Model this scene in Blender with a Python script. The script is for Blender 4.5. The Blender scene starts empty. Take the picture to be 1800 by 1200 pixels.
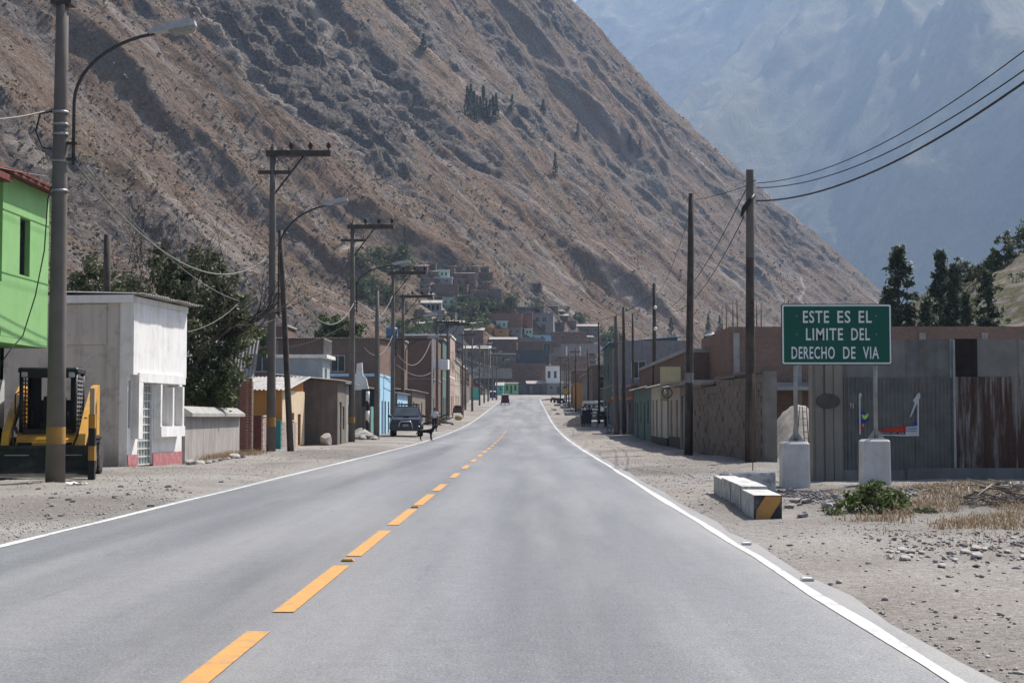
import bpy, math, random
import numpy as np
from mathutils import Vector, Matrix
from mathutils.bvhtree import BVHTree

# ------------------------------------------------------------------ camera, sky, sun, exposure
SC = bpy.context.scene
COL = SC.collection
W_, H_, F_ = 1800.0, 1200.0, 2630.0          # photograph size and focal length in its pixels
EYE = Vector((0.0, 0.0, 1.3))
PITCH = math.atan(132 / F_)
YAW = math.atan(30 / F_)
cam_d = bpy.data.cameras.new('camera')
cam_d.sensor_width = 36.0
cam_d.lens = 36.0 * F_ / W_
cam_d.clip_start = 0.1
cam_d.clip_end = 20000
cam = bpy.data.objects.new('camera', cam_d)
COL.objects.link(cam)
cam.location = EYE
cam.rotation_euler = (math.pi / 2 + PITCH, 0, YAW)
SC.camera = cam
RCAM = cam.rotation_euler.to_matrix()

SUN_EL, SUN_AZ = math.radians(53), math.radians(43)     # azimuth from +Y towards +X
world = bpy.data.worlds.new('World')
SC.world = world
world.use_nodes = True
wn = world.node_tree
sky = wn.nodes.new('ShaderNodeTexSky')
sky.sky_type = 'NISHITA'
sky.sun_disc = False
sky.sun_elevation = SUN_EL
sky.sun_rotation = SUN_AZ
sky.altitude = 300
sky.dust_density = 3.5
sky.air_density = 0.9
wn.links.new(sky.outputs[0], wn.nodes['Background'].inputs[0])
wn.nodes['Background'].inputs[1].default_value = 0.10
sun_d = bpy.data.lights.new('sun', 'SUN')
sun_d.energy = 4.6
sun_d.angle = math.radians(0.53)
sun_d.color = (1.0, 0.955, 0.89)
sun = bpy.data.objects.new('sun', sun_d)
COL.objects.link(sun)
SDIR = Vector((math.cos(SUN_EL) * math.sin(SUN_AZ), math.cos(SUN_EL) * math.cos(SUN_AZ), math.sin(SUN_EL)))
sun.rotation_euler = SDIR.to_track_quat('Z', 'Y').to_euler()
sun.location = (40, 60, 120)
SC.view_settings.view_transform = 'Standard'
SC.view_settings.look = 'None'
SC.view_settings.gamma = 1.0
SC.view_settings.use_curve_mapping = False
SC.view_settings.exposure = 0.68
cy = SC.cycles
cy.use_denoising = True
cy.max_bounces = 5
cy.diffuse_bounces = 3
cy.glossy_bounces = 2
cy.transmission_bounces = 3
cy.volume_bounces = 1
cy.transparent_max_bounces = 8
cy.caustics_reflective = False
cy.caustics_refractive = False

def P(u, v, d):
    """the world point at distance d down the road seen at photograph pixel u, v"""
    c = RCAM @ Vector(((u - W_ / 2) / F_, (H_ / 2 - v) / F_, -1.0))
    return EYE + c * (d / c.y)

def RAY(u, v):
    return (RCAM @ Vector(((u - W_ / 2) / F_, (H_ / 2 - v) / F_, -1.0))).normalized()

# ------------------------------------------------------------------ noise in numpy
def _hash(ix, iy, seed):
    h = (ix.astype(np.int64) * 374761393 + iy.astype(np.int64) * 668265263 + seed * 974634777) & 0xFFFFFFFF
    h = ((h ^ (h >> 13)) * 1274126177) & 0xFFFFFFFF
    h = h ^ (h >> 16)
    return (h & 0xFFFFFF) / float(0xFFFFFF)

def vnoise(x, y, seed=0):
    x = np.asarray(x, float); y = np.asarray(y, float)
    ix = np.floor(x); iy = np.floor(y)
    fx = x - ix; fy = y - iy
    ux = fx * fx * fx * (fx * (fx * 6 - 15) + 10); uy = fy * fy * fy * (fy * (fy * 6 - 15) + 10)
    a = _hash(ix, iy, seed); b = _hash(ix + 1, iy, seed)
    c = _hash(ix, iy + 1, seed); d = _hash(ix + 1, iy + 1, seed)
    return (a * (1 - ux) + b * ux) * (1 - uy) + (c * (1 - ux) + d * ux) * uy * 1.0

def fbm(x, y, oct=5, seed=0, gain=0.5, lac=2.03):
    s = 0; a = 1; t = 0
    for o in range(oct):
        ca, sa = math.cos(o * 0.7), math.sin(o * 0.7)
        s = s + a * (vnoise(x * ca - y * sa, x * sa + y * ca, seed + o * 17) * 2 - 1)
        t += a; a *= gain; x = x * lac; y = y * lac
    return s / t

def ridged(x, y, oct=5, seed=0, gain=0.5, lac=2.03):
    s = 0; a = 1; t = 0
    for o in range(oct):
        ca, sa = math.cos(o * 0.5), math.sin(o * 0.5)
        n = 1 - np.abs(vnoise(x * ca - y * sa, x * sa + y * ca, seed + o * 13) * 2 - 1)
        s = s + a * n * n
        t += a; a *= gain; x = x * lac; y = y * lac
    return s / t

# ------------------------------------------------------------------ ground height
def G(y):
    y = np.asarray(y, float)
    q = np.where(y < 60, 0.0, np.where(y < 160, 1.25e-4 * (y - 60) ** 2, 1.25 + 0.025 * (y - 160)))
    return np.where(y > 430, 8.0 + 0.006 * (y - 430), q)
ROAD_L, ROAD_R = -5.30, 2.10           # the two white edge lines
def gz_arr(x, y):
    x = np.asarray(x, float); y = np.asarray(y, float)
    z = G(y)
    off = np.maximum(ROAD_L - 0.18 - x, x - ROAD_R - 0.22)       # metres outside the pavement
    off = np.where(y > 292, 5.0, off)
    k = np.clip(off / 0.8, 0, 1)
    side = -0.05 + 0.045 * k + k * (0.05 * fbm(x * 0.35, y * 0.35, 3, 5) + 0.03 * fbm(x * 1.7, y * 1.7, 3, 9))
    mound = 0.26 * np.exp(-((x - 9.0) / 2.9) ** 2 - ((y - 23.5) / 4.0) ** 2)
    heap = 0.10 * np.exp(-((x - 6.6) / 0.9) ** 2 - ((y - 22.8) / 1.6) ** 2)
    under = np.where(y > 292, -0.25, 0)
    return z + side + mound + heap + under
def gz(x, y):
    return float(gz_arr(np.array([x]), np.array([y]))[0])

# ------------------------------------------------------------------ object helpers
def new_obj(name, mesh, parent=None):
    o = bpy.data.objects.new(name, mesh)
    COL.objects.link(o)
    if parent is not None:
        o.parent = parent
    return o

def thing(name, label, cat, loc=(0, 0, 0), rz=0.0, group=None):
    o = bpy.data.objects.new(name, None)
    o.empty_display_size = 0.2
    COL.objects.link(o)
    o.location = loc; o.rotation_euler = (0, 0, rz)
    return tag(o, label, cat, group)

def tag(o, label, cat, group=None, kind=None):
    if label: o['label'] = label
    if cat: o['category'] = cat
    if group: o['group'] = group
    if kind: o['kind'] = kind
    return o

def struct(o):
    o['kind'] = 'structure'
    return o

def copy_tree(o, parent=None):
    c = o.copy(); COL.objects.link(c); c.parent = parent
    for ch in list(o.children):
        copy_tree(ch, c)
    return c

def uv_project(me):
    """metre-scale UVs: u along the horizontal tangent of each face, v up"""
    n = len(me.loops)
    if n == 0: return
    co = np.empty(len(me.vertices) * 3); me.vertices.foreach_get('co', co); co = co.reshape(-1, 3)
    vi = np.empty(n, np.int32); me.loops.foreach_get('vertex_index', vi)
    npoly = len(me.polygons)
    nr = np.empty(npoly * 3); me.polygons.foreach_get('normal', nr); nr = nr.reshape(-1, 3)
    lt = np.empty(npoly, np.int32); me.polygons.foreach_get('loop_total', lt)
    pn = np.repeat(nr, lt, axis=0)
    p = co[vi]
    hl = np.hypot(pn[:, 0], pn[:, 1]) + 1e-9
    flat = np.abs(pn[:, 2]) > 0.75
    u = np.where(flat, p[:, 0], (-pn[:, 1] * p[:, 0] + pn[:, 0] * p[:, 1]) / hl)
    v = np.where(flat, p[:, 1], p[:, 2])
    uvl = me.uv_layers.new(name='UVMap')
    uvl.data.foreach_set('uv', np.stack([u, v], 1).ravel())

class MB:
    """collects geometry for one mesh"""
    def __init__(self):
        self.v = []; self.f = []; self.s = []; self.m = []; self.mi = 0
    def face(self, idx, smooth=False):
        self.f.append(tuple(idx)); self.s.append(smooth); self.m.append(self.mi)
    def quad(self, a, b, c, d, smooth=False):
        k = len(self.v); self.v += [tuple(a), tuple(b), tuple(c), tuple(d)]
        self.face((k, k + 1, k + 2, k + 3), smooth); return self
    def box(self, c, s, rz=0.0, rx=0.0, ry=0.0, taper=1.0, ch=0.0):
        """box with centre c and size s; taper scales the top; ch chamfers the vertical edges and the top"""
        hx, hy, hz = s[0] / 2, s[1] / 2, s[2] / 2
        R = Matrix.Rotation(rz, 3, 'Z') @ Matrix.Rotation(ry, 3, 'Y') @ Matrix.Rotation(rx, 3, 'X')
        c = Vector(c)
        if ch <= 0:
            pts = [(-hx, -hy, -hz), (hx, -hy, -hz), (hx, hy, -hz), (-hx, hy, -hz)]
            pts += [(-hx * taper, -hy * taper, hz), (hx * taper, -hy * taper, hz), (hx * taper, hy * taper, hz), (-hx * taper, hy * taper, hz)]
            k = len(self.v)
            self.v += [tuple(c + R @ Vector(p)) for p in pts]
            for q in ((0, 3, 2, 1), (4, 5, 6, 7), (0, 1, 5, 4), (1, 2, 6, 5), (2, 3, 7, 6), (3, 0, 4, 7)):
                self.face([k + i for i in q])
        else:
            def ring(x, y, z, h):
                return [(-x + h, -y, z), (x - h, -y, z), (x, -y + h, z), (x, y - h, z), (x - h, y, z), (-x + h, y, z), (-x, y - h, z), (-x, -y + h, z)]
            rs = [ring(hx, hy, -hz, ch), ring(hx * taper, hy * taper, hz - ch, ch), ring(hx * taper - ch, hy * taper - ch, hz, ch * 0.6)]
            k = len(self.v)
            for r in rs: self.v += [tuple(c + R @ Vector(p)) for p in r]
            for j in range(2):
                for i in range(8):
                    a = k + j * 8 + i; b = k + j * 8 + (i + 1) % 8
                    self.face((a, b, b + 8, a + 8))
            self.face([k + 16 + i for i in range(8)])
            self.face([k + 7 - i for i in range(8)])
        return self
    def tube(self, pts, rad, n=8, cap=True, smooth=True, flat=1.0):
        pts = [Vector(p) for p in pts]
        if not isinstance(rad, (list, tuple)): rad = [rad] * len(pts)
        k = len(self.v); prev = None
        for i, p in enumerate(pts):
            if i == 0: t = pts[1] - p
            elif i == len(pts) - 1: t = p - pts[i - 1]
            else: t = (pts[i + 1] - pts[i - 1])
            t.normalize()
            if prev is None:
                ref = Vector((0, 0, 1)) if abs(t.z) < 0.9 else Vector((1, 0, 0))
                a = t.cross(ref).normalized()
            else:
                a = (prev - t * prev.dot(t))
                a = a.normalized() if a.length > 1e-6 else prev
            prev = a
            b = t.cross(a)
            for j in range(n):
                w = 2 * math.pi * j / n
                self.v.append(tuple(p + a * (rad[i] * math.cos(w)) + b * (rad[i] * flat * math.sin(w))))
        for i in range(len(pts) - 1):
            for j in range(n):
                q = (k + i * n + j, k + i * n + (j + 1) % n, k + (i + 1) * n + (j + 1) % n, k + (i + 1) * n + j)
                self.face(q, smooth)
        if cap:
            self.face([k + j for j in range(n)][::-1])
            self.face([k + (len(pts) - 1) * n + j for j in range(n)])
        return self
    def cyl(self, a, b, r0, r1=None, n=12, smooth=True):
        return self.tube([a, b], [r0, r0 if r1 is None else r1], n, True, smooth)
    def lathe(self, c, prof, n=14, axis='Z', smooth=True):
        """prof: list of (radius, height)"""
        k = len(self.v); c = Vector(c)
        for r, h in prof:
            for j in range(n):
                w = 2 * math.pi * j / n
                if axis == 'Z': q = Vector((r * math.cos(w), r * math.sin(w), h))
                elif axis == 'X': q = Vector((h, r * math.cos(w), r * math.sin(w)))
                else: q = Vector((r * math.sin(w), h, r * math.cos(w)))
                self.v.append(tuple(c + q))
        for i in range(len(prof) - 1):
            for j in range(n):
                self.face((k + i * n + j, k + i * n + (j + 1) % n, k + (i + 1) * n + (j + 1) % n, k + (i + 1) * n + j), smooth)
        self.face([k + j for j in range(n)][::-1])
        self.face([k + (len(prof) - 1) * n + j for j in range(n)])
        return self
    def prism(self, poly, depth, origin=(0, 0, 0), ax=(1, 0, 0), ay=(0, 0, 1), az=(0, 1, 0)):
        """extrude a 2-D polygon by depth along az"""
        o = Vector(origin); ax = Vector(ax); ay = Vector(ay); az = Vector(az)
        k = len(self.v); n = len(poly)
        for d in (0, depth):
            for x, y in poly: self.v.append(tuple(o + ax * x + ay * y + az * d))
        self.face([k + i for i in range(n)]); self.face([k + n + i for i in range(n)][::-1])
        for i in range(n):
            j = (i + 1) % n
            self.face((k + j, k + i, k + n + i, k + n + j))
        return self
    def loft(self, rings, close=True, smooth=False):
        k = len(self.v); n = len(rings[0])
        for r in rings: self.v += [tuple(p) for p in r]
        for i in range(len(rings) - 1):
            for j in range(n):
                self.face((k + i * n + j, k + i * n + (j + 1) % n, k + (i + 1) * n + (j + 1) % n, k + (i + 1) * n + j), smooth)
        if close:
            self.face([k + j for j in range(n)][::-1]); self.face([k + (len(rings) - 1) * n + j for j in range(n)])
        return self
    def mesh(self, name, mats=None):
        me = bpy.data.meshes.new(name)
        me.from_pydata(self.v, [], self.f)
        if mats:
            for m in (mats if isinstance(mats, (list, tuple)) else [mats]): me.materials.append(m)
            if any(self.m): me.polygons.foreach_set('material_index', self.m)
        if any(self.s): me.polygons.foreach_set('use_smooth', self.s)
        me.update()
        uv_project(me)
        return me
    def fix(self):
        return self
    def build(self, name, mats, parent=None):
        import bmesh
        me = self.mesh(name, mats)
        bm = bmesh.new(); bm.from_mesh(me)
        bmesh.ops.recalc_face_normals(bm, faces=bm.faces)
        bm.to_mesh(me); bm.free()
        return new_obj(name, me, parent)

def np_mesh(name, verts, quads=None, tris=None, mat=None, smooth=False, uv=None):
    """big meshes straight from numpy arrays"""
    me = bpy.data.meshes.new(name)
    loops = []; starts = []; tot = []
    faces = quads if quads is not None else tris
    k = 4 if quads is not None else 3
    nf = len(faces)
    me.vertices.add(len(verts)); me.vertices.foreach_set('co', np.ascontiguousarray(verts, np.float32).ravel())
    me.loops.add(nf * k); me.loops.foreach_set('vertex_index', np.ascontiguousarray(faces, np.int32).ravel())
    me.polygons.add(nf)
    me.polygons.foreach_set('loop_start', np.arange(0, nf * k, k, dtype=np.int32))
    me.polygons.foreach_set('loop_total', np.full(nf, k, np.int32))
    if smooth: me.polygons.foreach_set('use_smooth', np.ones(nf, bool))
    if uv is not None:
        l = me.uv_layers.new(name='UVMap')
        l.data.foreach_set('uv', np.ascontiguousarray(uv[np.asarray(faces).ravel()], np.float32).ravel())
    if mat: me.materials.append(mat)
    me.update(); me.validate()
    return me

def grid_quads(nu, nv):
    i = np.arange(nu - 1)[:, None]; j = np.arange(nv - 1)[None, :]
    a = i * nv + j
    return np.stack([a, a + nv, a + nv + 1, a + 1], -1).reshape(-1, 4)

# ------------------------------------------------------------------ materials
def _nodes(name):
    m = bpy.data.materials.new(name); m.use_nodes = True
    nt = m.node_tree
    return m, nt, nt.nodes['Principled BSDF']
def N(nt, typ, **kw):
    n = nt.nodes.new(typ)
    for k, v in kw.items():
        if k.startswith('_'): setattr(n, k[1:], v)
        else: n.inputs[k.replace('__', ' ')].default_value = v
    return n
def c4(c): return (c[0], c[1], c[2], 1.0)
def mapped(nt, src='POS', scale=(1, 1, 1)):
    if src == 'POS': s = N(nt, 'ShaderNodeNewGeometry').outputs['Position']
    elif src == 'UV': s = N(nt, 'ShaderNodeUVMap').outputs[0]
    else: s = N(nt, 'ShaderNodeTexCoord').outputs['Object']
    mp = N(nt, 'ShaderNodeMapping', Scale=scale)
    nt.links.new(s, mp.inputs[0])
    return mp.outputs[0]
def noise(nt, vec, scale, detail=5, rough=0.55, dist=0.0):
    n = N(nt, 'ShaderNodeTexNoise', Scale=scale, Detail=detail, Roughness=rough, Distortion=dist)
    nt.links.new(vec, n.inputs['Vector']); return n.outputs[0]
def ramp(nt, fac, stops):
    r = N(nt, 'ShaderNodeValToRGB'); e = r.color_ramp.elements
    while len(e) < len(stops): e.new(0.5)
    for i, (p, c) in enumerate(stops):
        e[i].position = p; e[i].color = c4(c) if isinstance(c, tuple) else (c, c, c, 1)
    nt.links.new(fac, r.inputs[0]); return r.outputs[0]
def mix(nt, fac, a, b, blend='MIX'):
    m = N(nt, 'ShaderNodeMix', _data_type='RGBA', _blend_type=blend)
    for sock, val in ((m.inputs[0], fac), (m.inputs[6], a), (m.inputs[7], b)):
        if hasattr(val, 'is_linked') or hasattr(val, 'links'): nt.links.new(val, sock)
        elif isinstance(val, tuple): sock.default_value = c4(val)
        else: sock.default_value = val
    return m.outputs[2]
def math_(nt, op, a, b=None):
    m = N(nt, 'ShaderNodeMath', _operation=op)
    for s, v in ((m.inputs[0], a), (m.inputs[1], b)):
        if v is None: continue
        if hasattr(v, 'links'): nt.links.new(v, s)
        else: s.default_value = v
    return m.outputs[0]
def bump(nt, bs, h, strength=0.4, dist=0.02):
    b = N(nt, 'ShaderNodeBump', Strength=strength, Distance=dist)
    nt.links.new(h, b.inputs['Height']); nt.links.new(b.outputs[0], bs.inputs['Normal'])

MATS = {}
def M(name, col, col2=None, scale=3.0, rough=0.85, bmp=0.3, bscale=25.0, bdist=0.01, spec=0.3, metal=0.0,
      streak=None, streak_amt=0.5, src='POS', lo=0.35, hi=0.65, dirt=None, speck=None, splash=None):
    if name in MATS: return MATS[name]
    m, nt, bs = _nodes(name)
    vec = mapped(nt, src)
    col2 = col2 or tuple(c * 0.72 for c in col)
    n1 = noise(nt, vec, scale, 7, 0.6)
    out = ramp(nt, n1, [(lo, col2), (hi, col)])
    if streak:
        sv = mapped(nt, src, (5, 5, 0.35))
        sn = noise(nt, sv, 1.0, 5, 0.65)
        out = mix(nt, math_(nt, 'MULTIPLY', ramp(nt, sn, [(0.47, 0.0), (0.68, 1.0)]), streak_amt), out, streak)
    if dirt:
        dn = noise(nt, mapped(nt, src), dirt[1], 8, 0.7)
        out = mix(nt, math_(nt, 'MULTIPLY', ramp(nt, dn, [(0.5, 0.0), (0.62, 1.0)]), dirt[2]), out, dirt[0])
    if speck:
        pn = noise(nt, mapped(nt, src), speck[1], 2, 0.5)
        out = mix(nt, math_(nt, 'MULTIPLY', ramp(nt, pn, [(0.55, 0.0), (0.7, 1.0)]), speck[2]), out, speck[0])
    if splash:                                      # mud thrown up from the ground along the wall foot
        z_ = N(nt, 'ShaderNodeSeparateXYZ'); nt.links.new(N(nt, 'ShaderNodeNewGeometry').outputs['Position'], z_.inputs[0])
        hgt = math_(nt, 'SUBTRACT', splash[1], z_.outputs[2])
        k_ = math_(nt, 'ADD', math_(nt, 'MULTIPLY', hgt, 0.9), math_(nt, 'MULTIPLY', noise(nt, mapped(nt, src, (3, 3, 0.8)), 1.6, 6, 0.7), 0.9))
        out = mix(nt, math_(nt, 'MULTIPLY', ramp(nt, k_, [(0.45, 0.0), (0.95, 1.0)]), splash[2]), out, splash[0])
    nt.links.new(out, bs.inputs['Base Color'])
    bs.inputs['Roughness'].default_value = rough
    bs.inputs['Specular IOR Level'].default_value = spec
    bs.inputs['Metallic'].default_value = metal
    if bmp > 0: bump(nt, bs, noise(nt, vec, bscale, 5, 0.6), bmp, bdist)
    MATS[name] = m
    return m

def BR(name, c1, c2, mortar, bw=0.25, bh=0.095, mo=0.012, dirt=(0.12, 0.10, 0.085), dirt_amt=0.5):
    """brickwork too far away to build brick by brick"""
    if name in MATS: return MATS[name]
    m, nt, bs = _nodes(name)
    uv = mapped(nt, 'UV')
    b = N(nt, 'ShaderNodeTexBrick', Scale=1.0)
    b.inputs['Color1'].default_value = c4(c1); b.inputs['Color2'].default_value = c4(c2); b.inputs['Mortar'].default_value = c4(mortar)
    b.inputs['Mortar Size'].default_value = mo; b.inputs['Brick Width'].default_value = bw; b.inputs['Row Height'].default_value = bh
    b.inputs['Bias'].default_value = 0.0
    nt.links.new(uv, b.inputs['Vector'])
    n = noise(nt, mapped(nt, 'POS'), 0.6, 8, 0.65)
    out = mix(nt, math_(nt, 'MULTIPLY', ramp(nt, n, [(0.42, 0.0), (0.66, 1.0)]), dirt_amt), b.outputs[0], dirt)
    n2 = noise(nt, mapped(nt, 'POS'), 7.0, 6, 0.6)
    out = mix(nt, 0.35, out, ramp(nt, n2, [(0.3, 0.35), (0.7, 1.0)]), 'MULTIPLY')
    nt.links.new(out, bs.inputs['Base Color'])
    bs.inputs['Roughness'].default_value = 0.95
    bs.inputs['Specular IOR Level'].default_value = 0.15
    bump(nt, bs, math_(nt, 'SUBTRACT', math_(nt, 'MULTIPLY', n2, 0.5), b.outputs['Fac']), 0.6, 0.012)
    MATS[name] = m
    return m

def LEAF(name, c1, c2, scale=6.0):
    if name in MATS: return MATS[name]
    m, nt, bs = _nodes(name)
    rnd = N(nt, 'ShaderNodeAttribute', _attribute_name='leaf_tint').outputs['Fac']
    n = noise(nt, mapped(nt, 'POS'), scale, 3, 0.6)
    k = math_(nt, 'ADD', math_(nt, 'MULTIPLY', n, 0.6), math_(nt, 'MULTIPLY', rnd, 0.5))
    out = ramp(nt, k, [(0.3, c1), (0.75, c2)])
    nt.links.new(out, bs.inputs['Base Color'])
    bs.inputs['Roughness'].default_value = 0.6
    bs.inputs['Specular IOR Level'].default_value = 0.25
    tr = N(nt, 'ShaderNodeBsdfTranslucent')
    nt.links.new(out, tr.inputs[0])
    ms = N(nt, 'ShaderNodeMixShader', Fac=0.22)
    nt.links.new(bs.outputs[0], ms.inputs[1]); nt.links.new(tr.outputs[0], ms.inputs[2])
    nt.links.new(ms.outputs[0], nt.nodes['Material Output'].inputs['Surface'])
    MATS[name] = m
    return m

def GLASS(name, col=(0.02, 0.025, 0.03), rough=0.08):
    if name in MATS: return MATS[name]
    m, nt, bs = _nodes(name)
    bs.inputs['Base Color'].default_value = c4(col); bs.inputs['Roughness'].default_value = rough
    bs.inputs['Specular IOR Level'].default_value = 0.6
    n = noise(nt, mapped(nt, 'POS'), 1.5, 3)
    nt.links.new(ramp(nt, n, [(0.3, tuple(c * 0.6 for c in col)), (0.7, tuple(c * 1.6 for c in col))]), bs.inputs['Base Color'])
    MATS[name] = m
    return m

def RUST(name, zinc, zinc2, rust, amt=0.5, lo=0.45, hi=0.6):
    """sheet metal with vertical rust runs"""
    if name in MATS: return MATS[name]
    m, nt, bs = _nodes(name)
    base = ramp(nt, noise(nt, mapped(nt, 'POS'), 2.5, 6, 0.6), [(0.35, zinc2), (0.65, zinc)])
    sv = mapped(nt, 'POS', (6.5, 6.5, 0.5))
    s = noise(nt, sv, 1.0, 6, 0.7, 0.3)
    big = noise(nt, mapped(nt, 'POS', (0.9, 0.9, 0.25)), 1.3, 3, 0.5)
    k = math_(nt, 'ADD', math_(nt, 'MULTIPLY', s, 0.6), math_(nt, 'MULTIPLY', big, 0.4))
    msk = math_(nt, 'MULTIPLY', ramp(nt, k, [(lo, 0.0), (hi, 1.0)]), amt)
    rc = ramp(nt, noise(nt, mapped(nt, 'POS'), 14, 6, 0.7), [(0.3, tuple(c * 0.45 for c in rust)), (0.7, rust)])
    nt.links.new(mix(nt, msk, base, rc), bs.inputs['Base Color'])
    bs.inputs['Roughness'].default_value = 0.6
    bs.inputs['Specular IOR Level'].default_value = 0.3
    bump(nt, bs, noise(nt, mapped(nt, 'POS'), 30, 4), 0.15, 0.004)
    MATS[name] = m
    return m

conc = M('concrete', (0.36, 0.35, 0.33), (0.27, 0.26, 0.25), 2.0, streak=(0.16, 0.155, 0.15), streak_amt=0.5)
concd = M('weathered_concrete', (0.27, 0.255, 0.235), (0.19, 0.18, 0.17), 2.0, streak=(0.1, 0.095, 0.09), streak_amt=0.6)
polec = M('pole_concrete', (0.155, 0.138, 0.122), (0.115, 0.103, 0.092), 1.5, streak=(0.12, 0.11, 0.10), streak_amt=0.5)
wood_pole = M('dark_timber', (0.085, 0.07, 0.058), (0.04, 0.034, 0.03), 3.0, streak=(0.16, 0.14, 0.12), streak_amt=0.5)
steel_dark = M('dark_steel', (0.055, 0.052, 0.05), (0.035, 0.033, 0.032), 6, rough=0.55)
steel_galv = M('galvanised_steel', (0.33, 0.34, 0.35), (0.24, 0.25, 0.26), 5, rough=0.45, metal=0.4)
lamp_grey = M('lamp_housing_grey', (0.45, 0.45, 0.45), (0.34, 0.34, 0.34), 8, rough=0.45)
lens = M('lamp_lens', (0.30, 0.29, 0.26), (0.22, 0.21, 0.19), 10, rough=0.25, bmp=0)
white_paint = M('white_paint', (0.78, 0.77, 0.74), (0.68, 0.67, 0.64), 4, rough=0.7, dirt=((0.4, 0.38, 0.35), 6, 0.5))
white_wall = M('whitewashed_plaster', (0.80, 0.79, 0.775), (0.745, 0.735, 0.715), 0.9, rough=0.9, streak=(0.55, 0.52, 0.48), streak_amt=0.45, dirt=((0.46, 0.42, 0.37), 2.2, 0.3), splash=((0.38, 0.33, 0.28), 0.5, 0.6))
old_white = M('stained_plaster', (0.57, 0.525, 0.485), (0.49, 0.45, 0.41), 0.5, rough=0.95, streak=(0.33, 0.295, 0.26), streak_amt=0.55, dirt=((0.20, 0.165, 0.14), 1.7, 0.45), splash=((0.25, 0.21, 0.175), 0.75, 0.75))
red_plinth = M('faded_red_paint', (0.44, 0.16, 0.17), (0.36, 0.14, 0.15), 5, dirt=((0.45, 0.38, 0.35), 5, 0.4))
green_wall = M('lime_green_paint', (0.235, 0.44, 0.175), (0.21, 0.395, 0.155), 1.2, rough=0.75, bmp=0.12, streak=(0.16, 0.40, 0.12), streak_amt=0.3, dirt=((0.15, 0.36, 0.11), 3.0, 0.35))
pebbledash = M('pebbledash', (0.62, 0.62, 0.62), (0.42, 0.42, 0.43), 30, bmp=0.7, bscale=60)
roof_red = M('red_roof_tile', (0.17, 0.042, 0.034), (0.10, 0.027, 0.023), 6, dirt=((0.2, 0.15, 0.12), 5, 0.4))
glass_dark = GLASS('dark_glass')
black_void = M('dark_interior', (0.015, 0.014, 0.013), (0.01, 0.01, 0.01), 3, bmp=0)
black_paint = M('black_paint', (0.02, 0.02, 0.022), (0.013, 0.013, 0.014), 6, rough=0.45)
yellow_mark = M('yellow_road_paint', (0.58, 0.285, 0.075), (0.50, 0.25, 0.075), 5, rough=0.7, dirt=((0.28, 0.21, 0.13), 9, 0.6))
cat_yellow = M('machine_yellow', (0.60, 0.31, 0.045), (0.50, 0.25, 0.04), 5, rough=0.45, bmp=0.05, dirt=((0.34, 0.24, 0.13), 3.0, 0.6))
rubber = M('tyre_rubber', (0.045, 0.042, 0.04), (0.025, 0.024, 0.023), 8, rough=0.9, dirt=((0.22, 0.19, 0.16), 7, 0.5))
zinc_roof = M('zinc_roof_sheet', (0.40, 0.39, 0.375), (0.27, 0.26, 0.25), 2.2, rough=0.55, streak=(0.20, 0.15, 0.115), streak_amt=0.6, dirt=((0.17, 0.12, 0.09), 1.1, 0.6))
brick_dark = BR('dark_brickwork', (0.25, 0.14, 0.10), (0.19, 0.11, 0.08), (0.24, 0.21, 0.19))
brick_red = BR('red_brickwork', (0.30, 0.135, 0.09), (0.23, 0.105, 0.075), (0.25, 0.22, 0.20), dirt_amt=0.35)
brick_pink = BR('pink_brickwork', (0.30, 0.175, 0.13), (0.25, 0.15, 0.115), (0.25, 0.21, 0.185), dirt=(0.17, 0.13, 0.105), dirt_amt=0.6)
adobe = M('adobe_mud', (0.215, 0.18, 0.15), (0.155, 0.13, 0.11), 2.2, bmp=0.6, bscale=14, bdist=0.02, dirt=((0.17, 0.14, 0.12), 1.3, 0.5))
adobe_dark = M('dark_adobe_plaster', (0.19, 0.16, 0.135), (0.135, 0.115, 0.10), 1.6, bmp=0.5, bscale=12, streak=(0.09, 0.08, 0.07), streak_amt=0.4)
timber = M('weathered_timber', (0.30, 0.27, 0.235), (0.20, 0.18, 0.155), 9, streak=(0.14, 0.12, 0.1))
stone_mat = M('grey_stone', (0.30, 0.28, 0.26), (0.20, 0.19, 0.18), 7, bmp=0.6, bscale=18)
rock_pale = M('pale_stone', (0.42, 0.39, 0.355), (0.31, 0.285, 0.26), 6, bmp=0.6, bscale=18)
sky_cables = M('black_cable', (0.03, 0.03, 0.032), (0.022, 0.022, 0.024), 5, bmp=0, rough=0.6)
pale_cable = M('pale_cable', (0.20, 0.195, 0.19), (0.16, 0.155, 0.15), 5, bmp=0, rough=0.6)
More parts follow.
